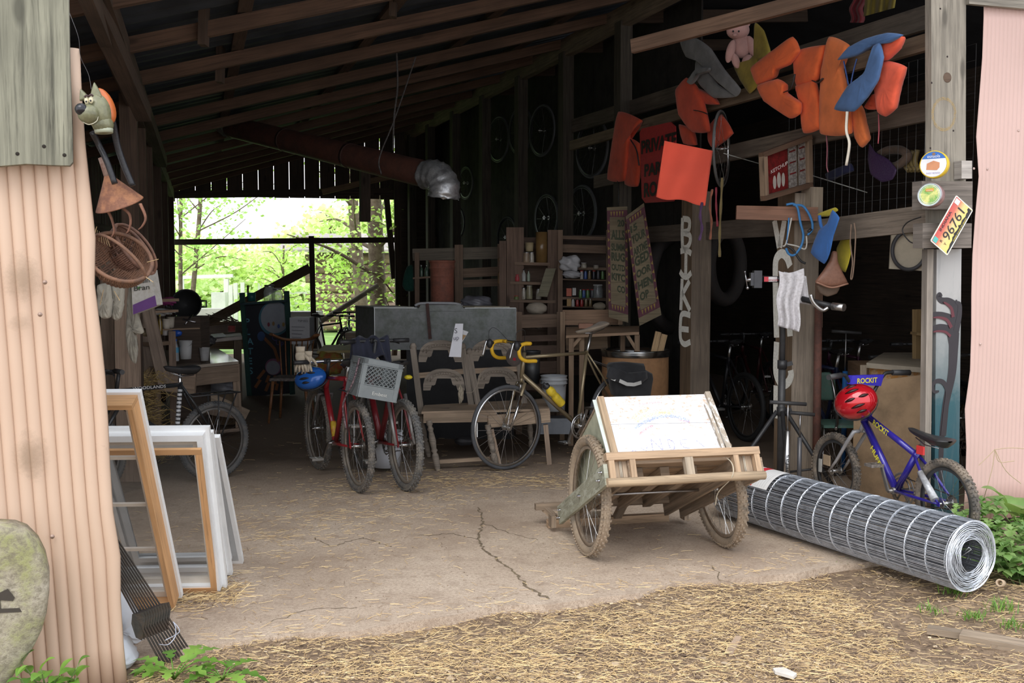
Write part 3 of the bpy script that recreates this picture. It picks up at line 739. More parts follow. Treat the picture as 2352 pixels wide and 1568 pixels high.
# ------------------------------------------------------------ D: black bicycle by the work table
ra=V((-2.29,7.8,.305)); fa=ra-V((.66,.75,0)).normalized()*1.02; Q=bikeplane(fa,ra)
pts=dict(ht=Q(268,894),hb=Q(264,925),cr=Q(262,938),sl=Q(414,883),bb=Q(405,1015),sp=Q(413,858))
D_,gD,fD,nD=bike('black bicycle with rear rack leaning before the work table at left',fa,ra,.305,pts,paint((.025,.027,.03),.3,0,.1,10),tw=.050,knob=.6,sad=(Q(376,842),Q(453,846),.17,.07),bars=flatbars(.13,.29,BLK,.1,-.03,rise=.02),tyre=dirty((.075,.08,.085),(.14,.13,.12),.5,.9,10),rimm=paint((.16,.15,.14),.5,.5),tr=.017,ang=.3,postm=chrome())
mb=MB()
for k in (-1,1):
    mb.tube([ra+nD*.07*k,ra+nD*.07*k+ZX*.36],.0055,6); mb.tube([ra+nD*.07*k,ra+nD*.07*k+ZX*.36-fD*.16],.0055,6); mb.tube([ra+ZX*.365+nD*.07*k-fD*.2,ra+ZX*.365+nD*.07*k+fD*.22,gD['sl'].lerp(ra,.12)],.006,6)
for q in (-.19,-.05,.08,.2): mb.tube([ra+ZX*.365+nD*.07+fD*q,ra+ZX*.365-nD*.07+fD*q],.005,6)
mb.build('rear_rack',BLK,D_)
wl=paint((.6,.6,.6),.4)
text('WOODLANDS',gD['sl'].lerp(gD['ht'],.78)+(-nD if nD.y>0 else nD)*.019-ZX*.012,(gD['sl']-gD['ht']),ZX,.032,wl,D_,'frame_lettering',width=.26)
mb=MB()
for i in range(11):
    p=gD['sl'].lerp(gD['bb'],.08+i*.07); q=gD['sl'].lerp(gD['bb'],.08+i*.07+.045); mb.tube([p,q],.0178,10)
mb.build('white_frame_lettering_band',paint((.62,.63,.65),.5,0,.4,40),D_)
# ------------------------------------------------------------ E: small blue bicycle
ra=V((2.505,5.83,.262)); fa=V((2.19,6.85,.255)); Q=bikeplane(fa,ra)
BLUE=paint((.035,.025,.30),.25,.1,.12,9,coat=.5)
pts=dict(ht=Q(1996,948),hb=Q(1984,970),cr=Q(1977,990),tt=Q(1994,956),sl=Q(2104,1044),bb=Q(2059,1126),sp=Q(2114,1024))
def bmxbars(root,g,f,n,fn):
    ln=V((-.9,-.43,0)).normalized(); ff=V((-ln.y,ln.x,0)); 
    if ff.dot(f)<0: ff=-ff
    c=g['ht']+ZX*.085; mb=MB(); mb.tube([g['ht'],c],.017,10); mb.tube([c,c+ff*.05],.02,10); mb.build('stem',BLUE,root)
    bc=c+ff*.04; mb=MB()
    for k in (-1,1):
        mb.tube(bez([bc,bc+ln*.05*k+ZX*.01,bc+ln*.15*k+ZX*.14,bc+ln*.20*k+ZX*.165-ff*.01,bc+ln*.33*k+ZX*.16-ff*.04],6),.0115,10)
    mb.tube([bc+ln*.135+ZX*.12,bc-ln*.135+ZX*.12],.010,8)
    hb=mb.build('handlebar',BLK,root)
    for k in (-1,1):
        m2=MB(); m2.tube([bc+ln*.22*k+ZX*.164-ff*.015,bc+ln*.345*k+ZX*.16-ff*.042],.0185,12); m2.build('grip',BLKM,hb)
    q=bc+ZX*.125; nf=-ff
    m2=MB(); m2.prism([q+ln*.125+ZX*.033+nf*.018,q+ln*.14-ZX*.02+nf*.018,q-ln*.12-ZX*.045+nf*.018,q-ln*.145+ZX*.028+nf*.018],-nf*.036); pad=m2.build('blue_bar_pad',paint((.06,.045,.55),.4),root)
    text('ROCKIT',q+ln*.085-ZX*.018+nf*.0185,-ln,ZX,.045,paint((.9,.8,.05),.5),root,'pad_lettering',width=.17,bold=.02)
    m2=MB(); m2.box(q+ln*.0+ZX*-.0+nf*.0182,(.2,.001,.004),frame3(ln,ff,ZX)) 
    g['bc']=bc; g['ln']=ln; g['ff']=ff
E_,gE,fE,nE=bike('small blue and yellow children bicycle leaning at the right wall',fa,ra,.258,pts,BLUE,tw=.052,knob=1,sad=(Q(2088,982),Q(2182,1018),.12,.06),bars=bmxbars,front_n=nE0 if 'nE0' in globals() else None,tyre=dirty((.09,.082,.075),(.27,.22,.17),.5,.9,10),rimm=paint((.05,.05,.052),.5),forkm=paint((.55,.55,.56),.35,.3),tr=.020,ang=4.36,postm=STEEL,pedalmat=dirty((.25,.22,.2),(.12,.1,.08),.5,.6,30),crankm=paint((.25,.24,.23),.4,.6),spokes=24)
cs=-nE if nE.x>0 else nE
yel=paint((.88,.80,.08),.5); 
d=(gE['sl']-gE['tt']).normalized()
text('ROCKIT',gE['tt'].lerp(gE['sl'],.16)+cs*.0205-ZX*.012,d,cs.cross(d)*1,.050,yel,E_,'top_tube_lettering',width=.16,bold=.03)
d=(gE['bb']-gE['hb']).normalized()
text('HUFFY',gE['hb'].lerp(gE['bb'],.36)+cs*.0255-cs.cross(d)*.018,d,cs.cross(d),.045,yel,E_,'down_tube_lettering',width=.17,bold=.03)
mb=MB(); q=Q(2124,1033); mb.box(q+cs*.03,(.012,.06,.05),frame3(cs,fE,ZX)); mb.build('red_reflector',paint((.75,.05,.05),.3,0,.1),E_)
mb=MB(); q=Q(1887,1068); mb.box(q+cs*.01,(.012,.025,.09),frame3(cs,fE,ZX)); mb.build('white_spoke_reflector',paint((.6,.6,.57),.3),E_)
mb=MB(); q=Q(1921,1055); mb.box(q+cs*.075,(.006,.075,.07),frame3(cs,fE,ZX)); mb.build('number_card',paint((.50,.37,.24),.7),E_)
mb=MB(); p0=gE['sl'].lerp(ra,.35)+cs*.045; p1=gE['sl'].lerp(ra,.92)+cs*.06; mb.tube([p0,p1],[.017,.024],10); mb.build('grey_tape_wrap',paint((.52,.53,.55),.4,.2,.3,40),E_)
# kickstand etc. skipped; red helmet hanging on the bar
def helmet(name,label,c,R3,r,mat,dark,sx=(1.0,1.25,.85)):
    root=thing(name,label,'helmet',c)
    def fn(q,d):
        if q.z<-.35*r: q.z=-.35*r+ (q.z+.35*r)*.12
        return q
    mb=MB(); mb.ball(c,r,sx,28,16,R3,fn); mb.build('shell',mat,root)
    mb=MB()
    for k,(x,y0,y1,zz) in enumerate(((-.45,-.5,.3,.75),(0,-.7,-.1,.8),(.45,-.5,.3,.75),(0,.1,.7,.8),(-.75,-.3,.3,.4),(.75,-.3,.3,.4))):
        pts=[]
        for i in range(7):
            y=lerp(y0,y1,i/6); z=math.sqrt(max(0.02,1-(x)**2-(y*.8)**2)); v=V((x*sx[0],y*sx[1]*.8,z*sx[2]))*r*1.005; pts.append(c+R3@v)
        mb.tube(pts,[.002,.007,.010,.011,.010,.007,.002],6)
    mb.build('vents',dark,root)
    mb=MB(); 
    pts=[c+R3@(V((math.cos(t)*sx[0],math.sin(t)*sx[1],-.30))*r*.99) for t in [2*math.pi*i/24 for i in range(24)]]
    mb.tube(pts,.006,6,closed=True); mb.build('rim_trim',BLK,root)
    for k in (-1,1):
        mb=MB(); mb.tube(bez([c+R3@(V((sx[0]*.8*k,.5,-.3))*r),c+R3@(V((.3*k,.3,-1.2))*r),c+R3@(V((.0,.1,-1.7))*r)],6),.004,5); mb.build('strap',BLK,root)
    return root
hc=P(1966,922,6.33)
R3=frame3(V((.62,-.1,-.35)).normalized(),V((-.1,.9,.1)),V((-.3,-.75,.5)))
zx=V((-.25,-.85,.32)).normalized(); yx=V((.92,-.1,.34)); yx=(yx-zx*yx.dot(zx)).normalized(); xx=yx.cross(zx)
helmet('bike_helmet','glossy red helmet hanging from the small blue bicycle handlebar',hc,frame3(xx,yx,zx),.118,paint((.55,.01,.02),.15,.25,.15,6,coat=.8),paint((.02,.0,.0),.4),(.92,1.12,.95))
hc=P(713,868,8.0); zx=V((-.35,-.7,.6)).normalized(); yx=V((.9,.1,-.2)); yx=(yx-zx*yx.dot(zx)).normalized(); xx=yx.cross(zx)
helmet('bike_helmet','blue and black helmet hanging below the silver handlebar of the crate bicycle',hc,frame3(xx,yx,zx),.12,paint((.02,.13,.5),.25,.1,.1,6,coat=.4),paint((.02,.02,.025),.4),(.8,1.15,.6))
# gloves on the left grip
def glove(label,p,mat,k=1.0,tilt=0):
    p=V(p); mb=MB(); mb.ball(p,.05*k,(.9,.45,1.15),14,10); 
    for i in range(4):
        a=-.5+i*.32+tilt; q=p+V((math.sin(a)*.04*k,-.006,-.045*k)); mb.tube([q,q+V((math.sin(a)*.05*k,-.01,-.05*k)),q+V((math.sin(a)*.07*k,.0,-.09*k))],[.013*k,.012*k,.008*k],8)
    mb.tube([p+V((.035*k,0,.01)),p+V((.07*k,-.01,-.02*k)),p+V((.085*k,0,-.06*k))],[.014*k,.013*k,.009*k],8)
    mb.tube([p+V((0,0,.03*k)),p+V((0,.0,.085*k))],[.036*k,.042*k],12,flat=.5)
    return mono('work_glove',label,'glove',mb,mat,'cream gloves on the silver handlebar')
gm=cloth((.62,.53,.40),.25)
glove('cream work glove draped over the left grip of the crate bicycle',P(690,818,7.93),gm,.9,.1)
glove('cream work glove hanging beside the first one, closer to the stem',P(708,826,7.96),gm,.8,-.1)
# dark jacket over bike C's bar
bc=gC['bc']; jm=cloth((.025,.028,.05),.25)
mb=MB()
def jk(a,b):
    x=(a-.5); d=nC*(x*.30-.02); drop=-.02-.26*abs(math.sin((b-.5)*math.pi))*(.75+.25*math.sin(a*7)) 
    yv=(b-.5)*.16+.012*math.sin(a*23+b*4)
    return bc+d+fC*(yv)+ZX*(.055+drop+.012*math.sin(a*17+b*9))
mb.grid(jk,36,26)
o=mono('jacket','dark navy jacket draped over the handlebar above the crate','jacket',mb,jm); so_=o.modifiers.new('s','SOLIDIFY'); so_.thickness=.012
# milk crate
cr0=P(820,918,7.20); 
cu=V((.93,-.02,-.10)); cu=(P(912,922,7.22)-P(822,907,7.10)).normalized()
cb=(P(778,894,7.42)-P(822,907,7.10)); cb.z=0; cb=(cb-cu*cb.dot(cu)); cb=V((cb.x,cb.y,0)).normalized(); cb=(cb-cu*cb.dot(cu)).normalized(); cup=cu.cross(cb).normalized()
if cup.z<0: cup=-cup
O=P(821,909,7.12); CW,CD,CH=.285,.30,.27
gm=paint((.23,.255,.26),.55,0,.1,8)
cr=thing('milk_crate','grey plastic milk crate tied with rope on the red bicycle rack','crate',O)
def side(o,u,w,nrm,mb):
    T=.010; B=lambda x0,x1,z0,z1,th=T:mb.beam(o+u*((x0+x1)/2)+cup*z0,o+u*((x0+x1)/2)+cup*z1,x1-x0,th,up=nrm)
    B(0,.03,0,CH,.014);B(w-.03,w,0,CH,.014);B(0,w,0,.085);B(0,w,CH-.035,CH,.014); B(0,w,.088,.094,.018); B(0,w,CH-.045,CH-.038,.022); B(0,w,-.004,.004,.018)
    z0,z1=.09,CH-.04; 
    def clip(p,q):
        t0,t1=0,1; d=(q[0]-p[0],q[1]-p[1])
        for k,lo,hi in ((0,.03,w-.03),(1,z0,z1)):
            if abs(d[k])<1e-9: continue
            a=(lo-p[k])/d[k]; b=(hi-p[k])/d[k]; 
            if a>b:a,b=b,a
            t0=max(t0,a);t1=min(t1,b)
        if t0<t1: mb.beam(o+u*(p[0]+d[0]*t0)+cup*(p[1]+d[1]*t0),o+u*(p[0]+d[0]*t1)+cup*(p[1]+d[1]*t1),.004,.006,up=nrm)
    for i in range(-6,12):
        x=i*.033; clip((x,z0),(x+.15,z1)); clip((x+.15,z0),(x,z1))
mb=MB(); side(O,cu,CW,-cb,mb); o=mb.build('side_panel',gm,cr)
mb=MB(); side(O,cb,CD,-cu,mb); mb.build('side_panel',gm,cr)
mb=MB(); side(O+cu*CW,cb,CD,-cu,mb); mb.build('side_panel',gm,cr)
mb=MB(); side(O+cb*CD,cu,CW,-cb,mb); mb.build('side_panel',gm,cr)
mb=MB()
for i in range(7): mb.beam(O+cu*(CW*i/6),O+cu*(CW*i/6)+cb*CD,.01,.006); mb.beam(O+cb*(CD*i/6),O+cb*(CD*i/6)+cu*CW,.01,.006)
mb.build('bottom_grid',gm,cr)
text('Embest',O+cu*.10+cup*.025-cb*.008,cu,cup,.035,paint((.7,.7,.66),.5),cr,'lettering',width=.11)
# rope down from the crate
mb=MB(); pts=bez([O+cu*-.02+cb*.06+cup*.26,O+cu*-.03+cb*.06+cup*.1,P(788,930,7.3),P(795,985,7.35)],8); mb.tube(pts,.007,6)
mono('rope','dark striped rope hanging from the milk crate','rope',mb,dirty((.35,.25,.27),(.05,.03,.04),.5,.8,60))
# simple far-off bicycles outside
def dark_bike(label,c,ang,k=1.0,group=None,mat=None,detail=True,tilt=0,z=0,R=.33,tyre=None,rimm=None):
    c=V(c); f=V((math.cos(ang),math.sin(ang),0)); fa=c+f*.5*k; ra=c-f*.5*k; fa.z=ra.z=R*k+z
    p=lambda x,zz: c+f*(x*k)+ZX*(zz*k+z)
    pts=dict(ht=p(.30,.80),hb=p(.33,.68),cr=p(.345,.64),sl=p(-.18,.76),bb=p(-.06,.28),sp=p(-.21,.90))
    o,g,f_,n_=bike(label,fa,ra,R*k,pts,mat or BLK,tw=.045,knob=0,sad=(p(-.10,.92),p(-.34,.94)),bars=flatbars(.1,.28,BLK,.06,.03,lev=False),group=group,spokes=18,ang=random.uniform(0,6),tyre=tyre,rimm=rimm)
    return o
dark_bike('black bicycle parked outside beyond the thin post, its saddle seen against the leaves',P(765,790,12.6)*V((1,1,0)) if False else V((-2.98,16.6,0)),math.radians(60),1.0,'bicycles parked by the far opening',BLK)
dark_bike('dark green bicycle parked outside next to the black one, handlebar to the right',V((-2.62,17.0,0)),math.radians(115),1.05,'bicycles parked by the far opening',paint((.03,.12,.07),.4))
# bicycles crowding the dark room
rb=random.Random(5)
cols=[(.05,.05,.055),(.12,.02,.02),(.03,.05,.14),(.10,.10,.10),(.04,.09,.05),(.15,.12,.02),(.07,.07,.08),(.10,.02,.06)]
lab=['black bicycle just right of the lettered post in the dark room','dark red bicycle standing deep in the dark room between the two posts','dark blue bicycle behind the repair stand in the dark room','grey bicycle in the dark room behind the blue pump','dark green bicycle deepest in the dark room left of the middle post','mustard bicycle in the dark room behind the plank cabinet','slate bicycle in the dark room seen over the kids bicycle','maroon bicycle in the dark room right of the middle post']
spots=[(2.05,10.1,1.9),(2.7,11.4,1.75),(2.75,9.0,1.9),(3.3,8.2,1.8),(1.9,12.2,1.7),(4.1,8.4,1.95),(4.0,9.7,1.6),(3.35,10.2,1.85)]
for l_,(x,y,a),c_ in zip(lab,spots,cols): dark_bike(l_,(x,y,0),a,1.0,'bicycles in the dark room',paint(sc(c_,.45),.4,.1),tyre=paint((.018,.018,.018),.7),rimm=paint((.05,.05,.05),.5,.5))  # frame, tyre and rim colours darkened to stand for the room's shade
# wheels and frames hanging on the dark partition
hang=[(1195,300,.33),(1255,500,.31),(1360,340,.34),(1335,490,.34),(1145,320,.33),(1052,512,.26),(1165,545,.30),(1070,420,.27),(1245,300,.33)]
for i,(x,y,r) in enumerate(hang):
    p=WP(x,y,-.30 if i%2 else -.2); t_=thing('bicycle_wheel',['bare bicycle wheel hanging high left of the tall stud at upper centre','bicycle wheel hanging right above the jar shelves at centre','bicycle wheel hanging highest beside the orange vest','bicycle wheel hanging above the plastic bag shelf','bicycle wheel hanging beside the foil duct elbow','small bicycle wheel hanging low behind the terracotta pipe','bicycle wheel hanging low behind the tall centre shelf board','small bicycle wheel just right of the duct mouth','bicycle wheel overlapping another near the light slit'][i],'wheel',p-ZX*r,'wheels hung on the dark wall')
    wheel(t_,'tyre',p,UX+VX*.15,r,.03,0,paint((.10,.105,.11),.6,0,.1,5),paint((.12,.125,.13),.4,.7),20,spokem=paint((.10,.10,.10),.4,.6))
# ================================================================= CART
WL=V((.433,5.69,0)); WR=V((1.2,5.87,0)); AX=(WR-WL).normalized(); CV=V((-AX.y,AX.x,0))
pt_=math.radians(24); PD=CV*math.cos(pt_)-ZX*math.sin(pt_); QU=CV*math.sin(pt_)+ZX*math.cos(pt_)
HT=V((.90,5.34,.636))
def H(a,p,q): return HT+AX*a+PD*p+QU*q
cart=thing('hand_cart','wooden hand cart with white painted front board resting on two muddy bicycle wheels','cart',V((.82,5.78,0)))
mudm=MUDT; cw=wood((.52,.36,.23),.9,.35,grain=30); cwd=wood((.34,.255,.18),.9,.4); olive=wood((.36,.36,.27),.85,.25,peel=(.42,.43,.35)); 
wheel(cart,'wheel',WL+ZX*.338,AX-ZX*.03,.338,.060,1.2,mudm,dirty((.30,.24,.18),(.22,.16,.11),.5,.9,9),32,spokem=chrome((.6,.6,.58),.35))
wheel(cart,'wheel',WR+ZX*.338,AX+ZX*.10+CV*.0,.338,.060,1.2,mudm,dirty((.30,.24,.18),(.22,.16,.11),.5,.9,9),32,spokem=chrome((.6,.6,.58),.35))
mb=MB(); mb.tube([WL+ZX*.338-AX*.07,WR+ZX*.338+AX*.07],.008,8); mb.build('axle',STEEL,cart)
mb=MB(); mb.beam(H(-.43,0,0),H(.43,0,0),.045,.04,up=QU); mb.build('handle_bar',cw,cart)
mb=MB(); mb.tube([H(-.44,-.01,-.135),H(-.2,-.01,-.137),H(.2,-.01,-.133),H(.44,-.01,-.135)],.024,10); mb.build('handle_bar',wood((.50,.37,.24),.85,.3),cart)['label']='rounded lower handle bar'
for a,w in ((-.405,.03),(-.29,.03),(.022,.045),(.29,.03),(.41,.03)):
    mb=MB(); mb.beam(H(a,.0,-.115),H(a,0,-.02),w,.04,up=PD); mb.build('handle_upright',PALEW if a==.022 else cw,cart)
for k in (-1,1):
    mb=MB(); mb.beam(H(.35*k,.03,-.115),H(.35*k,.03,-.015),.09,.012,up=PD); mb.build('corner_panel',wood((.46,.35,.25),.9,.3),cart)
    mb=MB(); mb.tube([H(.345*k,.015,-.115),H(.345*k,.015,-.015)],.0025,5);mb.tube([H(.352*k,.015,-.115),H(.352*k,.015,-.015)],.0025,5); mb.build('corner_cord',paint((.6,.55,.45),.8),cart)
    mb=MB(); mb.beam(H(.435*k,-.0,-.09),H(.395*k,1.10,-.09),.022,.11,up=QU); mb.build('shaft',olive if k<0 else cwd,cart)
    mb=MB(); mb.beam(H(.30*k,.0,-.07),H(.30*k,1.12,-.07),.022,.11,up=QU); mb.build('inner_shaft',cwd,cart)
    mb=MB(); mb.beam(H(.435*k,1.13,-.08),H(.435*k,1.13,-.08)*V((1,1,0))+ZX*.03,.03,.07,up=CV); mb.build('rear_foot',cwd,cart)
    for (p,q) in ((.04,-.07),(.10,-.10),(1.03,-.07),(1.07,-.11)):
        mb=MB()
        c0=H((.448-.036*p)*k,p,q); mb.lathe([(0,.008),(.008,.008),(.009,0)],c0,AX*k,6); mb.tube([c0,c0+AX*.02*k],.004,6)
        mb.build('bolt',STEEL,cart)
fz=H(0,1.15,0); 
mb=MB(); r0=H(-.44,1.2,0);r1=H(.36,1.2,0); r0.z=r1.z=.027; mb.beam(r0,r1,.05,.05); mb.build('rear_crossbar',cw,cart)
mb=MB(); r0=H(-.48,1.28,0); r0.z=.12; mb.beam(r0-AX*.02,r0+AX*.16,.04,.04); mb.beam(r0+AX*.03-ZX*.0+CV*.05,r0+AX*.08-CV*.1-ZX*.05,.035,.035); mb.build('rear_block',cwd,cart)
mb=MB(); r2=H(.0,1.14,0); r2.z=.06; mb.beam(r2,H(.0,1.0,-.04),.05,.03,up=CV); mb.build('rear_strut',cwd,cart)
mb=MB(); r0=H(-.30,1.15,0); r0.z=.055; r3=H(0,1.2,0); r3.z=.05; mb.beam(r0+CV*.1,r3+CV*.08,.04,.03); mb.build('rear_brace',cwd,cart)
for i in range(8):
    mb=MB(); p=.13+i*.125; mb.beam(H(-.30,p,-.015),H(.30,p,-.015),.105,.02,up=QU); mb.build('floor_slat',wood((.42,.30,.2),.9,.4),cart)
for a in (-.17,-.02,.14):
    mb=MB(); mb.beam(H(a-.03,.16,-.055),H(a+.0,1.02,-.055),.05,.055,up=QU); mb.build('floor_batten',cwd,cart)
mb=MB(); mb.beam(H(-.3,1.02,-.04),H(.3,1.02,-.04),.03,.05,up=QU); mb.build('cross_batten',cwd,cart)
# box
def board_mat():
    m,nt,b=nodemat('peeling_white'); v=coords(nt,(1,1,1)); n=noise(nt,coords(nt,(9,9,22)),3,9,.85); se=_n(nt,'ShaderNodeSeparateXYZ'); nt.links.new(v,se.inputs[0])
    ad=_n(nt,'ShaderNodeMath',operation='MULTIPLY_ADD'); nt.links.new(se.outputs[2],ad.inputs[0]); ad.inputs[1].default_value=.25; nt.links.new(n,ad.inputs[2])
    col=mix(nt,ramp(nt,ad.outputs[0],[(.745,(0,0,0)),(.77,(.9,.9,.9))]),(.74,.74,.77),(.60,.42,.28))
    nt.links.new(col,b.inputs['Base Color']); b.inputs['Roughness'].default_value=.6; return m
FBm=board_mat()
def FQ(a,b,o=0):  # on the front board: a across, b 0..1 up
    return H(a,lerp(.14,.28,b),lerp(.02,.41,b))+ (-PD*.94+QU*.33)*o
FU_=(FQ(0,1)-FQ(0,0)).normalized(); FNm=AX.cross(FU_)
mb=MB(); mb.prism([FQ(-.31,0),FQ(.31,0),FQ(.31,.52),FQ(-.31,.545)],-FNm*.018); mb.build('front_board',FBm,cart)
mb=MB(); mb.prism([FQ(-.31,.55),FQ(.31,.525),FQ(.305,1),FQ(-.305,1)],-FNm*.018); mb.build('front_board',FBm,cart)
mb=MB(); mb.beam(FQ(-.325,-.02),FQ(-.322,.99),.035,.03,up=FNm); mb.build('corner_strip',wood((.50,.36,.23),.85,.3),cart)
mb=MB(); mb.beam(FQ(.335,.05),FQ(.322,1.02),.03,.03,up=FNm); mb.build('corner_strip',wood((.5,.42,.33),.8,.2,peel=(.84,.83,.8)),cart)
mb=MB(); mb.beam(FQ(.30,.0,.0)+FNm*.01,FQ(.288,.82)+FNm*.01,.018,.02,up=FNm); mb.build('corner_strip',wood((.5,.42,.33),.8,.2,peel=(.82,.81,.78)),cart)
for k in (-1,1):
    mb=MB(); a=.33*k; mb.prism([H(a,.14,.02),H(a,.285,.40),H(a,.70,.30),H(a,1.0,.12),H(a,1.0,.01)],AX*(-.016*k)); mb.build('side_board',paint((.46,.47,.35),.7,0,.25,6) if k<0 else cwd,cart)
mb=MB(); mb.prism([H(-.32,1.0,.01),H(.32,1.0,.01),H(.32,1.0,.12),H(-.32,1.0,.12)],PD*.018); mb.build('back_board',cwd,cart)
mb=MB(); mb.prism([H(-.335,.30,.385),H(.325,.30,.385),H(.325,.70,.30),H(-.335,.70,.30)],-QU*.015); mb.build('lid_board',cwd,cart)
mb=MB(); mb.beam(H(-.345,.16,.03),H(-.345,.30,.40),.006,.03,up=AX); mb.build('side_streak',paint((.7,.78,.74),.5),cart)
# crayon rainbow and letters
def stroke(mb,pts,w):
    q=bez([FQ(a,b)+FNm*.0015 for a,b in pts],8)
    rr_=random.Random(3)
    for a,b in zip(q,q[1:]):
        s=(b-a).cross(FNm).normalized()*w*rr_.uniform(.6,1.1); mb.poly([a-s,a+s,b+s,b-s])
def crayon(c):
    k=('cray',c)
    if k in MATS: return MATS[k]
    m,nt,b=nodemat('crayon'); n=noise(nt,coords(nt),160,4,.7); 
    nt.links.new(ramp(nt,n,[(.40,(0,0,0)),(.62,(.5,.5,.5))]),b.inputs['Alpha']); b.inputs['Base Color'].default_value=(*c,1); b.inputs['Roughness'].default_value=.8
    MATS[k]=m; return m
for (c,pts,w) in (((.9,.5,.5),[(-.11,.86),(-.05,.87),(.03,.88)],.008),((.9,.6,.25),[(-.17,.62),(-.12,.72),(-.05,.78)],.012),((.9,.85,.35),[(-.16,.57),(-.09,.66),(0,.70),(.1,.71)],.016),((.15,.3,.75),[(-.17,.47),(-.1,.57),(-.01,.64),(.08,.64),(.16,.56)],.011),((.85,.25,.3),[(-.155,.37),(-.10,.46),(-.06,.51)],.008),((.85,.3,.4),[(.1,.58),(.16,.54)],.005)):
    mb=MB(); stroke(mb,pts,w); mb.build('rainbow_stroke',crayon(c),cart)
cb_=crayon((.25,.25,.6))
for k,(ch,pl) in enumerate((('C',[[(-.19,.10),(-.215,.12),(-.24,.07),(-.225,.01+.03),(-.18,.04)]]),('Y',[[(-.17,.16),(-.15,.12)],[(-.13,.17),(-.155,.04)]]),('N',[[(-.105,.06),(-.095,.29)],[(-.095,.29),(-.045,.10)],[(-.045,.10),(-.045,.31)]]),('D',[[(.0,.10),(.0,.27),(.03,.22),(.02,.12),(.0,.10)]]),('E',[[(.11,.26),(.07,.25),(.075,.15),(.11,.12)],[(.075,.2),(.1,.2)]]),('R',[[(.16,.25),(.20,.13)]]))):
    mb=MB()
    for q in pl: stroke(mb,q if len(q)>2 else [q[0],((q[0][0]+q[1][0])/2,(q[0][1]+q[1][1])/2),q[1]],.0035)
    mb.build('crayon_letter',cb_,cart)
mb=MB(); mb.tube(bez([FQ(.24,.02)+FNm*.02,H(.25,-.03,-.06),H(.24,-.035,-.14),P(1650,1130,5.42),P(1643,1160,5.45)],8),.0028,5); mb.build('string',paint((.62,.55,.42),.8),cart)

# ================================================================= WIRE ROLL
RA=V((2.28,5.0,.184)); RD=V((-.454,.89,0)).normalized(); RL=1.83; RR=.178
rb_=RA+RD*(RL/2); rb_.z=0
roll=thing('wire_fence_roll','large roll of galvanised welded wire fencing lying across the slab edge','fence roll',rb_)
galv=paint((.74,.78,.84),.38,.3,.2,30); galv2=paint((.50,.53,.58),.42,.35,.3,25)
ru=RD.cross(ZX).normalized(); rz_=ZX
def rp(t,r,ang): return RA+RD*t+(ru*math.cos(ang)+rz_*math.sin(ang))*r
rr1=random.Random(11)
def spiral(mb,t,r0,r1,turns,w,seg=44,j=.0):
    n=int(turns*seg); ph=rr1.uniform(0,6)
    mb.tube([rp(t+j*math.sin(i*.3+ph),lerp(r0,r1,i/n)+.0015*math.sin(i*.9+ph),ph+2*math.pi*i/seg) for i in range(n+1)],w,4,caps=False)
mb=MB(); spiral(mb,0.0,.078,RR,13,.0016,j=.006); spiral(mb,.008,.085,RR,9,.0016,j=.005); mb.ring(RA,RD,RR,.0022,44,5); mb.build('end_coil',galv,roll)
for i in range(15):
    t=.0+RL*(i)/14.0
    mb=MB(); spiral(mb,t,RR-.006,RR+.001,2,.0022); 
    if i>0: spiral(mb,t+.008,RR-.02,RR-.008,3,.0014)
    mb.build('wire_hoop',galv,roll)
mb=MB()
for (r,n) in ((RR,120),(RR-.007,95)):
    for i in range(n):
        a=2*math.pi*i/n+rr1.uniform(-.035,.035)*(140/n); d=rr1.uniform(-.012,.012); rq=r+rr1.uniform(-.003,.002)
        mb.tube([rp(0,rq,a),rp(RL*.5,rq-.001,a+d),rp(RL,rq,a+d*.5)],.0015,3,caps=False)
mb.build('cross_wires',galv2,roll)
mb=MB()
for (r,n) in ((RR-.016,95),(RR-.028,80),(RR-.045,66),(RR-.07,50),(.08,36)):
    for i in range(n):
        a=2*math.pi*i/n+rr1.uniform(-.05,.05); mb.tube([rp(0.01,r,a),rp(RL,r,a+rr1.uniform(-.02,.02))],.0019,3,caps=False)
mb.build('inner_wires',paint((.20,.215,.24),.5,.4,.3,25),roll)  # same wire in a darker colour, standing for shade inside the roll
mb=MB(); mb.tube([rp(.02,.03,2.2),rp(.0,.05,1.9),rp(.0,.035,1.6),rp(.05,.01,-1.9)],.0025,5); mb.build('wire_end',galv,roll)
# paper label wrapped on the far end
def lab(t0,t1,a0,a1,mat,r=RR+.0045,name='label_panel',par=None):
    mb=MB(); mb.grid(lambda a,b: rp(lerp(t0,t1,a),r,lerp(a0,a1,b)),2,16); return mb.build(name,mat,par or roll)
# angle: camera-facing side is where ru points towards the camera
csg=0 if ru.dot(V((0,0,0))-RA)>0 else math.pi
A0=csg; s_=1 if csg==0 else -1
lb=lab(1.33,1.80,A0+s_*.55,A0+s_*1.75,paint((.85,.85,.84),.5,0,.05),name='paper_label')
lab(1.47,1.53,A0+s_*.57,A0+s_*1.75,paint((.75,.04,.06),.5),RR+.0055,'label_band',lb)
lab(1.54,1.57,A0+s_*.57,A0+s_*1.3,paint((.02,.02,.02),.5),RR+.0055,'label_band',lb)
lab(1.575,1.70,A0+s_*1.25,A0+s_*1.7,paint((.10,.30,.10),.5),RR+.0056,'label_picture',lb)
for k in range(5): lab(1.36+k*.02,1.361+k*.02,A0+s_*.6,A0+s_*1.7,paint((.3,.3,.3),.5),RR+.0055,'label_line',lb)

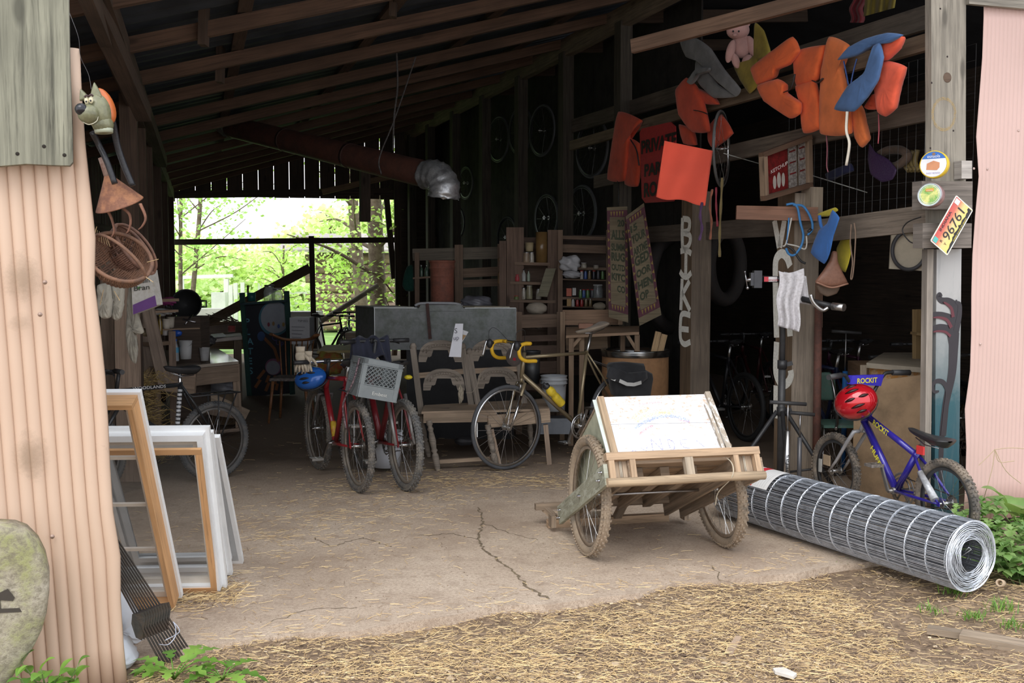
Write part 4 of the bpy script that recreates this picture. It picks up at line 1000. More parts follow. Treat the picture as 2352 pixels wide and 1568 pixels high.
# ================================================================= WINDOWS leaning inside the left panel
ORN=wood((.66,.37,.17),.6,.18,grain=26); WHT=paint((.82,.83,.83),.45,0,.06,5); CRM=paint((.66,.60,.52),.5,0,.1,5)
GL=glass((.10,.11,.11),.04,.06)
GL.node_tree.nodes['Principled BSDF'].inputs['Specular IOR Level'].default_value=.45
def window(label,BR,TR,width,depth,jamb,jm,out,om,sash,sm_,munt=0,th=.02,d=V((1,.06,0))):
    d=d.normalized(); e=(TR-BR); Ht=e.length; e.normalize(); m=e.cross(d).normalized()
    if m.y>0: m=-m
    O=BR-d*width; root=thing('window_unit',label,'window',V((BR.x-width/2,BR.y,0)),'salvaged windows stacked inside the left panel')
    w=lambda x,y,z=0:O+d*x+e*y+m*z
    def frame(name,x0,y0,x1,y1,t,z0,z1,mat):
        mb=MB()
        zc=(z0+z1)/2; dz=abs(z1-z0)
        mb.beam(w(x0,y0+t/2,zc),w(x1,y0+t/2,zc),dz,t,up=e); mb.beam(w(x0,y1-t/2,zc),w(x1,y1-t/2,zc),dz,t,up=e)
        mb.beam(w(x0+t/2,y0+t,zc),w(x0+t/2,y1-t,zc),dz,t,up=d); mb.beam(w(x1-t/2,y0+t,zc),w(x1-t/2,y1-t,zc),dz,t,up=d)
        return mb.build(name,mat,root)
    frame('outer_casing',0,0,width,Ht,out,-depth,-depth+.03,om)
    frame('jamb',out*.35,out*.35,width-out*.35,Ht-out*.35,jamb,-depth+.03,0,jm)
    i=out*.35+jamb; frame('sash',i,i,width-i,Ht-i,sash,-depth+.035,-depth+.06,sm_)
    j=i+sash; mb=MB(); mb.prism([w(j-.005,j-.005,-depth+.045),w(width-j+.005,j-.005,-depth+.045),w(width-j+.005,Ht-j+.005,-depth+.045),w(j-.005,Ht-j+.005,-depth+.045)],m*.004); mb.build('glass_pane',GL,root)
    for k in range(munt):
        y=j+(Ht-2*j)*(k+1)/(munt+1); mb=MB(); mb.beam(w(j,y,-depth+.055),w(width-j,y,-depth+.055),.012,.016,up=e); mb.build('muntin',sm_,root)
    return root
window('wooden window unit with orange pine jamb and three thin white muntins, nearest the panel',G(408,1402),P(308,925,4.28),.62,.12,.022,ORN,.035,WHT,.03,CRM,3)
window('square window with white casing and orange inner frame behind the tall pine window',G(515,1364),P(473,992,4.78),.62,.09,.030,WHT,.05,WHT,.028,CRM,0)
# orange inner trim for the second window is its own frame
b2=G(506,1357)+V((0,-.045,.012)); t2=P(462,1030,4.70)
e_=(t2-b2); h_=e_.length; e_.normalize(); d_=V((1,.06,0)).normalized()
r2=[o for o in bpy.data.objects if o.name.startswith('window_unit')][-1]
mb=MB(); wd=.54
for (x0,y0,x1,y1) in ((0,.014,wd,.014),(0,h_-.014,wd,h_-.014)): mb.beam(b2-d_*(wd-x0)+e_*y0,b2-d_*(wd-x1)+e_*y1,.02,.028,up=e_)
for x in (.014,wd-.014): mb.beam(b2-d_*(wd-x)+e_*.028,b2-d_*(wd-x)+e_*(h_-.028),.02,.028,up=d_)
mb.build('pine_inner_frame',ORN,r2)
window('white window casing third in the leaning stack, behind the square window',G(528,1330)+V((.0,.03,0)),P(486,998,4.93),.62,.05,.03,WHT,.05,WHT,.03,WHT,0)
window('outermost white window flange at the back of the leaning stack',G(553,1300)+V((0,.05,0)),P(503,1005,5.1),.62,.03,.03,WHT,.06,WHT,.03,WHT,0)

# ================================================================= METAL STAKES
stk=dirty((.10,.095,.09),(.17,.12,.09),.55,.5,12,.6)
NS=11
for i in range(NS):
    t=i/(NS-1)
    b0=G(372,1516).lerp(G(437,1484),t)+V((0,0,-.02)); top=P(262,1322-9.5*i,4.10+.012*i)
    top=b0+(top-b0)*1.35
    d=(top-b0).normalized()
    if i==0: st0=thing('fence_stake','thin dark steel stake leaning in the bundle, leftmost at its foot','stake',b0,'steel stakes wired in a bundle'); tg_=st0
    else: tg_=thing('fence_stake',['','second stake from the left at the foot of the bundle','third stake from the left at the foot of the bundle','fourth stake from the left at the foot of the bundle','fifth stake from the left at the foot of the bundle','middle stake of the steel bundle','fifth stake from the right at the foot of the bundle','fourth stake from the right at the foot of the bundle','third stake from the right at the foot of the bundle','second stake from the right at the foot of the bundle','thin dark steel stake leaning in the bundle, rightmost at its foot'][i],'stake',b0,'steel stakes wired in a bundle')
    mb=MB(); mb.beam(b0,top,.0075,.002,up=V((0,-1,.3))); mb.beam(b0+V((.003,-.004,.001)),top+V((.003,-.004,.001)),.002,.009,up=V((0,-1,.3))); mb.build('shaft',stk,tg_)
    q=b0+d*(.20); s_x=V((1,.3,0)).normalized()
    mb=MB(); hh=.05; mb.prism([q-s_x*.012+V((0,-.006,-.06)),q+s_x*.012+V((0,-.006,-.075)),q+s_x*.028+V((0,-.01,.02)),q+s_x*.022+V((0,-.012,.045)),q-s_x*.022+V((0,-.01,.04)),q-s_x*.026+V((0,-.01,.0))],V((-.002,.003,0))); mb.build('anchor_plate',stk,tg_)
mb=MB(); q0=G(372,1516).lerp(G(437,1484),.0); q1=G(437,1484)
mb.tube(bez([P(360,1478,4.16),P(385,1480,4.12),P(402,1462,4.14),P(403,1440,4.2),P(398,1428,4.22),P(412,1450,4.2),P(380,1470,4.12)],8),.0022,5)
mono('binding_wire','pale plastic-coated wire tied round the foot of the stake bundle','wire',mb,paint((.5,.52,.6),.4))
# white bags beside the stakes
def lump(name,label,cat,c,r,sx,mat,seed=0,amp=.12,z0=None,group=None,seg=28):
    rr_=random.Random(seed); ph=[rr_.uniform(0,6) for _ in range(9)]
    def fn(q,d):
        k=1+amp*(math.sin(d.x*5+ph[0])*math.sin(d.y*4+ph[1])+.6*math.sin(d.z*8+ph[2]+d.x*6)+.4*math.sin(d.y*13+ph[3]+d.z*9))
        q=q*k
        if z0 is not None and q.z<z0: q.z=z0+(q.z-z0)*.05
        return q
    mb=MB(); mb.ball(c,r,sx,seg,20,None,fn); return mono(name,label,cat,mb,mat,group)
plas=paint((.72,.74,.78),.35,0,.06,8)
sk=paint((.72,.74,.78),.4,0,.08,5)
def sack(label,pts,Y,th,seed):
    mb=MB(); r_=random.Random(seed); n=len(pts); q=[]
    c=sum((P(x,y,Y) for x,y in pts),V())/n
    for i in range(n):
        a=P(*pts[i],Y); b=P(*pts[(i+1)%n],Y)
        for k in range(5): q.append(a.lerp(b,k/5))
    mb.smooth=True; m=len(q); LV=[(1,0),(.96,.35),(.85,.7),(.68,.9),(.48,1.0),(.25,1.04),(.05,1.05)]
    for sgn in (-1,1):
        base=len(mb.v)
        for r,o in LV:
            for i,p in enumerate(q):
                f=.16*math.sin(i*1.3+r*5+seed)*math.sin(i*.37+seed)*r; mb.v.append(c.lerp(p,r)+V((0,sgn*th*(o+f*(1 if 0<r<1 else 0))*.5,0)))
        for jj in range(len(LV)-1):
            for i in range(m):
                k=(i+1)%m; mb.face((base+jj*m+i,base+jj*m+k,base+(jj+1)*m+k,base+(jj+1)*m+i))
        mb.face([base+(len(LV)-1)*m+i for i in range(m)])
    return mono('plastic_sack',label,'sack',mb,sk)
sack('white plastic sack slumped between the tan panel and the stakes, the upper one',[(250,1335),(268,1345),(288,1372),(303,1400),(316,1432),(336,1462),(328,1474),(322,1490),(300,1488),(280,1478),(250,1475)],4.36,.17,1)
sack('white plastic sack lying lowest beside the tan panel corner',[(245,1455),(268,1458),(290,1470),(303,1495),(314,1515),(300,1532),(270,1545),(245,1545)],4.10,.16,5)

# ================================================================= MOSSY STONE
sm_=lambda:0
def stone_mat():
    m,nt,b=nodemat('mossy_stone'); v=coords(nt); n=noise(nt,v,7,8,.75); n2=noise(nt,v,40,6,.7)
    col=ramp(nt,n,[(.3,(.24,.21,.15)),(.5,(.40,.355,.27)),(.68,(.52,.47,.38))])
    n3=noise(nt,v,5,6,.7); col=mix(nt,ramp(nt,n3,[(.48,(0,0,0)),(.62,(.8,.8,.8))]),col,(.30,.31,.12))
    col=mix(nt,ramp(nt,n2,[(.38,(.7,.7,.7)),(.55,(0,0,0))]),col,(.17,.15,.10))
    nt.links.new(col,b.inputs['Base Color']); b.inputs['Roughness'].default_value=.95; bump(nt,b,n2,.7,.012); return m
SP0=V((-1.83,3.60,0)); sn=V((.42,-.9,0)).normalized()
out=[(0,1198),(35,1200),(62,1210),(88,1236),(105,1270),(114,1310),(113,1355),(107,1400),(96,1440),(77,1478),(52,1515),(22,1556),(-20,1585),(-75,1600),(-125,1580),(-150,1500),(-155,1400),(-150,1300),(-110,1230),(-55,1203)]
pp=[PL(x,y,SP0,sn) for x,y in out]; c=sum(pp,V())/len(pp)
mb=MB(); mb.smooth=True
rings=[(1.0,-.05),(1.0,.03),(.97,.055),(.88,.068),(.6,.072),(.35,.07),(.18,.068)]
k=len(pp)
for r,o in rings: mb.v+=[c.lerp(p,r)+sn*o*1.0 for p in pp]
for j in range(len(rings)-1):
    for i in range(k): mb.face((j*k+i,j*k+(i+1)%k,(j+1)*k+(i+1)%k,(j+1)*k+i))
mb.face(range(k-1,-1,-1)); mb.face([len(rings)*k-k+i for i in range(k)])
ms=mono('millstone','mossy round stone disc standing before the tan panel at lower left','stone',mb,stone_mat())
hq=[PL(x,y,SP0+sn*.072,sn) for x,y in ((-16,1368),(18,1352),(34,1372),(30,1380),(0,1378),(2,1398),(45,1396),(50,1405),(-16,1408))]
mb=MB(); mb.prism(hq,-sn*.002); mb.build('socket_hole',paint((.06,.05,.04),.95),ms)

# ================================================================= STRAW
rs=random.Random(21)
def straws(mb,pos,n,lmin,lmax,w,zoff,lift=.25):
    for _ in range(n):
        x,y=pos(); a=rs.gauss(0,1.0)+.15; l=rs.uniform(lmin,lmax)*rs.uniform(.4,1); d=V((math.cos(a),math.sin(a),rs.gauss(0,lift)*.35)); 
        z=zoff(x,y)+abs(rs.gauss(0,.006))+.002; c=V((x,y,z+abs(d.z)*l*.5)); s=V((-d.y,d.x,0))*(w*rs.uniform(.5,1.2)); k=V((0,0,w*1.2))
        b=V((0,0,rs.uniform(-.01,.01)*l*4)); p0=c-d*l/2;p1=c+d*l/2; pm=c+b
        mb.m(strawm[min(3,int(rs.random()**1.3*4))])
        n0=len(mb.v); mb.v+=[p0-s,p0+s,p0+k,pm-s,pm+s,pm+k,p1-s,p1+s,p1+k]
        for q in ((0,3,5,2),(1,2,5,4),(3,6,8,5),(4,5,8,7)): mb.face([n0+i for i in q])
strawm=[paint((.80,.60,.31),.7,0,.1),paint((.68,.48,.23),.75,0,.1),paint((.54,.37,.19),.8,0,.1),paint((.27,.185,.12),.9,0,.1)]
sd_=(SB-SA).normalized(); sn_=V((sd_.y,-sd_.x,0))
def front_pos():
    while True:
        t=rs.uniform(-.45,1.9); y=rs.uniform(-.05,2.6)**1.0
        p=SA+(SB-SA)*t+sn_*(y-.02)
        if p.y>2.9 and abs(p.x)<p.y*.62+.1:
            # thinner near the slab edge at right and by the plants
            if p.x>1.7 and p.y>4.1 and rs.random()<.75: continue
            if y<.25 and rs.random()<.5: continue
            if p.x<-1.50 and p.y>3.62-.35*(p.x+1.5): continue
            return p.x,p.y
gzf=lambda x,y: gz(x,y)
mb=MB(); straws(mb,front_pos,26000,.012,.075,.0011,gzf); straws(mb,front_pos,9000,.04,.14,.0013,gzf)
tag(mb.build('straw_litter'),'loose golden straw covering the dirt in front of the slab','straw',kind='stuff')
# wood chips
chm=[paint((.50,.38,.25),.9),paint((.32,.23,.15),.9),paint((.62,.50,.35),.85),paint((.17,.115,.08),.95)]
mb=MB()
for _ in range(9500):
    x,y=front_pos(); z=gz(x,y)+rs.uniform(.0,.008); a=rs.uniform(0,6.3); l=rs.uniform(.004,.018)*(2.2 if rs.random()<.05 else 1); w=l*rs.uniform(.3,.6)
    R=Matrix.Rotation(a,3,'Z')@Matrix.Rotation(rs.gauss(0,.4),3,'X'); mb.m(rs.choice(chm)); mb.box((x,y,z),(l,w,.004),R)
tag(mb.build('wood_chips'),'small brown wood chips mixed into the straw on the dirt','wood chips',kind='stuff')
def slab_pos():
    while True:
        r=rs.random()
        if r<.30:  # drift along the left, behind windows and by the work table
            x,y=rs.gauss(-1.35,.45),rs.gauss(6.3,.9)
        elif r<.45: x,y=rs.gauss(-.75,.35),rs.gauss(7.3,.5)
        elif r<.70: x,y=rs.gauss(-.1,.5),rs.gauss(7.75,.18)
        elif r<.80: x,y=rs.uniform(-1.5,2.2),rs.uniform(4.4,6.5)
        elif r<.90: x,y=rs.uniform(-3,1.2),rs.uniform(8,12)
        else: 
            t=rs.random(); p=SA.lerp(SB,t)+V((0,abs(rs.gauss(0,.15)),0)); x,y=p.x,p.y
        p=V((x,y,0)); 
        if (p-SA).dot(V((-sn_.x,-sn_.y,0)))>.03: return x,y
mb=MB(); straws(mb,slab_pos,3000,.02,.11,.0011,lambda x,y:0.0,.1)
tag(mb.build('straw_scatter'),'thin straw scattered over the concrete slab','straw',kind='stuff')
# straw heap under the pine window and small debris
mb=MB(); straws(mb,lambda:(rs.gauss(-1.50,.10),rs.gauss(4.95,.12)),420,.05,.15,.0017,lambda x,y:0.0,.4)
tag(mb.build('straw_heap'),'little drift of straw at the foot of the leaning windows','straw',kind='stuff')
mb=MB()
for _ in range(900):
    x=rs.uniform(-1.4,2.4); y=rs.uniform(4.3,7.8); p=V((x,y,0))
    if (p-SA).dot(V((-sn_.x,-sn_.y,0)))<.03: continue
    mb.m(rs.choice(chm)); l=rs.uniform(.002,.007); mb.box((x,y,.001),(l,l*.7,.002),rotz(rs.uniform(0,3)))
tag(mb.build('slab_crumbs'),'crumbs of dirt and bark on the concrete slab','crumbs',kind='stuff')
# rotten plank at lower right
mb=MB(); a=G(2130,1445,-.02); b=G(2420,1497,-.02)
rot_=wood((.36,.28,.2),.95,.5)
mb.beam(a.lerp(b,.28),b,.10,.035); rp_=mono('rotten_plank','weathered split plank lying on the dirt at lower right','plank',mb,rot_)
mb=MB(); mb.beam(a,a.lerp(b,.33)+V((0,.02,0)),.05,.03); mono('plank_fragment','narrow broken plank end touching the weathered split plank','plank',mb,rot_)
mb=MB(); mb.prism([G(1665,1500,-.02),G(1690,1465,-.02),G(1704,1467,-.02),G(1682,1508,-.02)],V((0,0,.012))); mono('shingle','pale splinter of wood lying in the foreground straw','splinter',mb,wood((.5,.36,.25),.9,.2))
mb=MB(); mb.prism([G(1775,1540,-.02),G(1800,1538,-.02),G(1830,1552,-.02),G(1822,1560,-.02),G(1780,1548,-.02)],V((0,0,.012))); mono('paper_scrap','small pale paper scrap in the straw near the bottom edge','paper',mb,paint((.7,.66,.6),.8))
mb=MB(); q=G(2302,1340,.03); mb.lathe([(.012,0),(.02,0),(.02,.05),(.012,.05),(.012,0)],q,(-.6,-.7,.3),14); mono('cardboard_tube','small tan cardboard ring lying beside the end of the wire roll','tube',mb,paint((.5,.38,.26),.8))

# ================================================================= PLANTS
def leafmat(c,c2):
    k=('leaf',c,c2)
    if k in MATS: return MATS[k]
    m,nt,b=nodemat('leaf'); n=noise(nt,coords(nt),14,3,.6); nt.links.new(ramp(nt,n,[(.35,c2),(.65,c)]),b.inputs['Base Color'])
    b.inputs['Roughness'].default_value=.45; b.inputs['Subsurface Weight'].default_value=0; b.inputs['Transmission Weight'].default_value=0
    tr=nt.nodes.new('ShaderNodeBsdfTranslucent'); tr.inputs[0].default_value=(c[0]*1.2,c[1]*1.3,c[2]*.8,1); ms=nt.nodes.new('ShaderNodeMixShader'); ms.inputs[0].default_value=.3
    out=nt.nodes['Material Output']; nt.links.new(b.outputs[0],ms.inputs[1]); nt.links.new(tr.outputs[0],ms.inputs[2]); nt.links.new(ms.outputs[0],out.inputs[0])
    MATS[k]=m; return m
def leaf(mb,p,d,L,Wd,lobes=0,droop=.3,fold=.25,n=8):
    d=V(d).normalized(); s=d.cross(ZX)
    if s.length<.1: s=V((1,0,0))
    s.normalize(); u=s.cross(d)
    base=len(mb.v); N=n if not lobes else lobes*5
    for i in range(N+1):
        t=i/N; w=Wd*math.sin(math.pi*min(1,t*.93+.07))**.8*(1-.25*t)
        if lobes: w*=(.16+1.05*abs(math.sin(math.pi*t*lobes+.4)))
        c=p+d*(L*t)+u*(.05*L*math.sin(t*3))-ZX*(droop*L*t*t)
        mb.v+= [c-s*w+u*(w*fold),c,c+s*w+u*(w*fold)]
    mb.smooth=True
    for i in range(N):
        a=base+i*3; mb.face((a,a+1,a+4,a+3)); mb.face((a+1,a+2,a+5,a+4))
    mb.smooth=False
def plant(label,base,stems,h,leafL,leafW,lobes,mats,name='weed_plant',spread=.5,nl=9,seed=1,grp=None,top=True):
    rr_=random.Random(seed); base=V(base); root=thing(name,label,'plant',base,grp)
    ms_=MB(); ml=MB()
    for k in range(stems):
        a=rr_.uniform(0,6.3); dirn=V((math.cos(a)*spread,math.sin(a)*spread,1)).normalized(); hh=h*rr_.uniform(.6,1)
        q=base+V((rr_.uniform(-.05,.05),rr_.uniform(-.05,.05),0)); pts=[q+dirn*(hh*t)-ZX*(.12*hh*t*t*spread) for t in (0,.25,.5,.75,1)]
        ms_.tube(pts,[.005,.0045,.004,.003,.002],5)
        for i in range(nl):
            t=.12+.88*i/(nl-1); i0=min(3,int(t*4)); c=pts[i0].lerp(pts[i0+1],t*4-i0); aa=i*2.4+rr_.uniform(-.4,.4)
            dd=V((math.cos(aa),math.sin(aa),.35+.9*(t>.9)))
            ml.m(rr_.choice(mats)); ll=leafL*rr_.uniform(.75,1.2)*(1-.3*t)
            leaf(ml,c,dd,ll,leafW*ll/leafL,lobes,rr_.uniform(.15,.5))
            if lobes:
                for sd in (-1,1):
                    d2=(dd.normalized()+dd.cross(ZX).normalized()*sd*.9).normalized(); leaf(ml,c+dd.normalized()*ll*.35,d2,ll*.55,leafW*.45,2,.3)
    ms_.build('stems',leafmat((.25,.35,.12),(.2,.25,.1)),root); ml.build('foliage',None,root); return root
lg=[leafmat((.19,.36,.055),(.13,.27,.04)),leafmat((.26,.44,.08),(.17,.33,.06)),leafmat((.14,.29,.05),(.09,.2,.035))]
sage=[leafmat((.26,.42,.13),(.19,.34,.10)),leafmat((.33,.48,.17),(.24,.38,.12)),leafmat((.18,.32,.09),(.12,.24,.07))]
plant('feathery lobed green weed leaning over the wire roll from the right panel foot',(2.72,5.65,-.03),7,.46,.16,.045,3,sage,seed=3,spread=.75)
plant('dense feathery weed between the blue bicycle rear wheel and the pink panel',(2.62,5.50,-.03),9,.34,.15,.05,3,sage,seed=41,spread=.9,nl=12)
plant('lobed green weed beside the near end of the wire roll',(2.66,5.22,-.03),7,.34,.15,.045,3,sage,seed=9,spread=.8)
plant('bushy lobed weed lowest at the right edge beyond the wire roll end',(2.80,4.95,-.03),7,.22,.14,.04,3,sage,seed=12,spread=.9)
plant('tall lobed weed against the pale pink panel at the right edge',(3.02,5.75,-.03),6,.42,.16,.045,3,sage,seed=31,spread=.7)
def rosette(label,base,n,L,Wd,mats,lobes=0,up=.5,seed=1,name='broadleaf_plant',a0=0,a1=6.28):
    rr_=random.Random(seed); root=thing(name,label,'plant',base); ml=MB(); ms_=MB(); base=V(base)
    for i in range(n):
        a=lerp(a0,a1,i/n)+rr_.uniform(-.2,.2); st=base+V((math.cos(a),math.sin(a),up*2.0))*(L*.35*rr_.uniform(.7,1.2)); ms_.tube([base,base.lerp(st,.6)+V((0,0,.01)),st],.003,5)
        ml.m(rr_.choice(mats)); leaf(ml,st,(math.cos(a),math.sin(a),up*rr_.uniform(.3,1.2)),L*rr_.uniform(.7,1.1),Wd*rr_.uniform(.8,1.1),lobes,.35,.15,12)
    ms_.build('stems',lg[0],root); ml.build('foliage',None,root); return root
rosette('burdock with broad heart-shaped leaves at the foot of the pale pink panel',(3.02,5.95,0),9,.26,.11,sage,up=1.1,seed=4)
rosette('large broad-leaved burdock at the right edge of the frame',(2.98,5.35,-.02),8,.24,.10,sage,up=.9,seed=8)
plant('bright green nettle growing between the mossy stone and tan panel',(-1.70,3.62,-.03),6,.30,.10,.032,0,lg,seed=5,spread=.5)
plant('low bright green nettle at the very corner under the mossy stone',(-1.58,3.38,-.03),6,.20,.10,.034,0,lg,seed=6,spread=.6)
rosette('dandelion rosette at the bottom edge right of the stake bundle',G(400,1560,-.02),9,.17,.035,lg,4,.45,2)
rosette('small dandelion rosette at the bottom edge beside the larger one',G(510,1562,-.02),8,.15,.035,lg,4,.35,7)
rosette('tiny green seedling in the dirt below the slab corner',G(345,1548,-.02),6,.07,.02,lg,0,.4,9)
# grass tufts
def tuft(label,base,n,h,seed,mats):
    rr_=random.Random(seed); mb=MB(); base=V(base)
    for i in range(n):
        a=rr_.uniform(0,6.3); q=base+V((rr_.gauss(0,.03),rr_.gauss(0,.03),0)); d=V((math.cos(a)*.5,math.sin(a)*.5,1)); hh=h*rr_.uniform(.5,1)
        mb.m(rr_.choice(mats)); s=V((-math.sin(a),math.cos(a),0))*.0025; 
        p1=q+d*hh*.55;p2=q+d*hh*.9+V((math.cos(a),math.sin(a),-.1))*hh*.3
        mb.poly([q-s,q+s,p1+s*.8,p1-s*.8]); mb.poly([p1-s*.8,p1+s*.8,p2])
    return mono('grass_tuft',label,'grass',mb,None,'grass tufts')
tuft('grass tuft at the foot of the tan panel, left of the sacks',G(205,1556,-.03),26,.16,1,lg)
tuft('grass tuft under the near end of the wire roll',G(2195,1362,-.03),60,.09,2,lg)
tuft('grass tuft right of the roll end by the cardboard ring',G(2300,1400,-.03),50,.07,3,lg)
tuft('grass tuft halfway between the roll end and the split plank',G(2235,1420,-.03),55,.05,4,lg)
tuft('low grass tuft left of the split plank in the straw',G(2140,1405,-.03),40,.045,5,lg)
tuft('grass tuft at the slab corner under the middle of the roll',G(1940,1300,-.03),24,.05,6,lg)
tuft('grass tuft at the right frame edge above the split plank',G(2330,1440,-.03),50,.06,7,lg)
# dead dry stem by the pink panel
mb=MB(); p0=G(2255,1190,0); p0=V((2.82,6.0,0.05))
for pts in ([(2258,1150),(2278,1080),(2285,1032)],[(2285,1032),(2262,1055),(2248,1068)],[(2285,1032),(2320,1028),(2352,1030)],[(2285,1032),(2310,1080),(2345,1110)],[(2285,1032),(2295,1060),(2330,1058)]):
    mb.tube(bez([P(x,y,6.05) for x,y in pts],4),.0022,4)
mono('dry_stem','dry tan weed stem branching before the pale pink panel','dead stem',mb,paint((.55,.42,.27),.8))
# ================================================================= RIGHT SIDE
NV=-VX
def PV(px,py,off=0): return PL(px,py,W0-VX*off,VX)
def PY(Y): return lambda px,py,off=0: P(px,py,Y-off)
def puff(mb,pts,th,nrm,levels=((1,0),(.97,.45),(.88,.8),(.7,.97),(.4,1.05)),back=True,wr=0,sub=6):
    """inflated cushion from an outline; nrm points to the viewer side"""
    pts=[V(p) for p in pts]; n=len(pts); q=[]
    for i in range(n):
        a,b,c_,d=pts[i-1],pts[i],pts[(i+1)%n],pts[(i+2)%n]
        for k in range(sub):
            t=k/sub; l=b.lerp(c_,t); cr_=.5*((2*b)+(c_-a)*t+(2*a-5*b+4*c_-d)*t*t+(3*b-a-3*c_+d)*t**3); q.append(l.lerp(cr_,.45))
    c=sum(q,V())/len(q); m=len(q); nrm=V(nrm).normalized(); sm=mb.smooth; mb.smooth=True
    for sgn in ((1,-1) if back else (1,)):
        base=len(mb.v)
        for r,o in levels:
            for i,p in enumerate(q):
                w=wr*math.sin(i*1.9+r*7)*math.sin(i*.7) if 0<r<1 else 0
                mb.v.append(c.lerp(p,r)+nrm*(o*th/2*sgn+w))
        mb.v.append(c+nrm*(th/2*1.08*sgn))
        L_=len(levels)
        for j in range(L_-1):
            for i in range(m):
                k=(i+1)%m; f=(base+j*m+i,base+j*m+k,base+(j+1)*m+k,base+(j+1)*m+i); mb.face(f if sgn>0 else f[::-1])
        for i in range(m):
            f=(base+(L_-1)*m+i,base+(L_-1)*m+(i+1)%m,base+L_*m); mb.face(f if sgn>0 else f[::-1])
    mb.smooth=sm; return mb
def plate(mb,pts,nrm,th):
    mb.prism(pts,-V(nrm).normalized()*th); return mb
def strip(mb,pts,ws,nrm,o=0):
    """flat painted ribbon, width per point"""
    pts=[V(p) for p in pts]; nrm=V(nrm).normalized(); L_=[];R_=[]
    for i,p in enumerate(pts):
        t=(pts[min(i+1,len(pts)-1)]-pts[max(i-1,0)]).normalized(); s=t.cross(nrm).normalized()*ws[i]; L_.append(p-s+nrm*o);R_.append(p+s+nrm*o)
    for i in range(len(pts)-1): mb.poly([L_[i],R_[i],R_[i+1],L_[i+1]])
# ---- right corner post, blocks, board
GP=wood((.34,.305,.25),.88,.4,grain=26); GD=wood((.21,.18,.155),.9,.45,grain=30)
mb=MB(); mb.beam(PV(2172,-30,.03),PV(2172,520,.03),.255,.05,up=VX); rp_=mono('corner_post','broad grey weathered corner post beside the pale pink panel','post',mb,GP)
mb=MB(); strip(mb,[PV(2168+26*math.cos(t)*(1),262+36*math.sin(t),.0575) for t in [i*2*math.pi/26 for i in range(27)]],[.009]*27,NV,.0); mb.build('painted_ring',crayon((.55,.36,.1)),rp_)
mb=MB(); mb.lathe([(0,.002),(.028,.002),(.03,0)],PV(2176,178,.056),NV,18); mb.build('knot',wood((.15,.10,.07),.9,.3),rp_)
for (x,y) in ((2176,130),(2137,340),(2140,190),(2190,300),(2160,20)):
    mb=MB(); mb.lathe([(0,.001),(.005,.001),(.006,0)],PV(x,y,.056),NV,8); mb.build('nail_hole',paint((.03,.02,.02),.9),rp_)
def block(name,label,x0,x1,y0,y1,off,th,mat,cat='block'):
    mb=MB(); a=PV(x0,(y0+y1)/2,off);b=PV(x1,(y0+y1)/2,off); h=(PV(x0,y0,off)-PV(x0,y1,off)).length; mb.beam(a,b,th,h); return mono(name,label,cat,mb,mat)
block('wooden_block','upper grey cross block on the corner post, below the yellow tin',2106,2222,417,482,.10,.08,GD)
block('wooden_block','lower grey cross block on the corner post, behind the licence plate',2108,2220,513,570,.10,.08,GD)
block('wooden_block','small pale wooden block beside the yellow tin on the corner post',2200,2224,370,411,.09,.06,wood((.5,.46,.42),.85,.3))
mb=MB(); mb.beam(PV(2131,572,.06),PV(2124,1130,.06),.045,.045,up=VX); mono('thin_pole','narrow grey pole upright at the left edge of the painted board','pole',mb,wood((.30,.26,.22),.85,.35))
# painted board: blue to white fade with black and red plume
def pb_mat():
    m,nt,b=nodemat('painted_board'); v=coords(nt); se=_n(nt,'ShaderNodeSeparateXYZ'); nt.links.new(v,se.inputs[0])
    n=noise(nt,coords(nt,(14,14,1.5)),1,6,.7); n2=noise(nt,v,8,6,.7)
    ad=_n(nt,'ShaderNodeMath',operation='MULTIPLY_ADD'); nt.links.new(n2,ad.inputs[0]); ad.inputs[1].default_value=.35; nt.links.new(se.outputs[2],ad.inputs[2])
    col=ramp(nt,ad.outputs[0],[(.15,(.008,.045,.06)),(.55,(.012,.068,.09)),(.85,(.02,.085,.105)),(1.0,(.06,.11,.125))])
    mr=_n(nt,'ShaderNodeMapRange'); nt.links.new(ad.outputs[0],mr.inputs[0]); mr.inputs[1].default_value=.85; mr.inputs[2].default_value=1.55
    col=mix(nt,mr.outputs[0],col,(.42,.41,.40)); col=mix(nt,ramp(nt,n,[(.3,(.4,.4,.4)),(.5,(0,0,0))]),col,(.12,.14,.15))
    nt.links.new(col,b.inputs['Base Color']); b.inputs['Roughness'].default_value=.6; return m
mb=MB(); bw=.185; a=PV(2170,1178,.04); b=PV(2176,572,.04); mb.beam(a,b,bw,.03,up=VX)
pb=mono('painted_board','tall board painted blue fading to white with a black and red plume beside the panel','board',mb,pb_mat())
bk=paint((.02,.015,.02),.5); rd=paint((.11,.015,.025),.5)
CN=[0]
def curl(pix,w0,w1,mat,o=.0005,name='painted_plume'):
    CN[0]+=1; o+=CN[0]*.0003+(.002 if mat is rd else 0)
    q=bez([PV(x,y,.056) for x,y in pix],8); n=len(q); mb=MB(); strip(mb,q,[1.55*lerp(w0,w1,(i/(n-1)))*(1 if i<n-3 else .8) for i in range(n)],NV,o); mb.build(name,mat,pb)
curl([(2160,1120),(2163,1010),(2172,930),(2186,860),(2190,800),(2192,745)],.009,.026,bk)
curl([(2192,760),(2196,715),(2190,700),(2178,692),(2163,690),(2155,682),(2158,676),(2163,681)],.020,.007,bk)
curl([(2190,770),(2184,735),(2168,725),(2150,722),(2138,724),(2134,716)],.018,.006,bk)
curl([(2188,790),(2180,760),(2162,752),(2146,754),(2136,758)],.018,.010,bk)
curl([(2196,760),(2203,725),(2204,700),(2197,694),(2196,688)],.014,.004,bk)
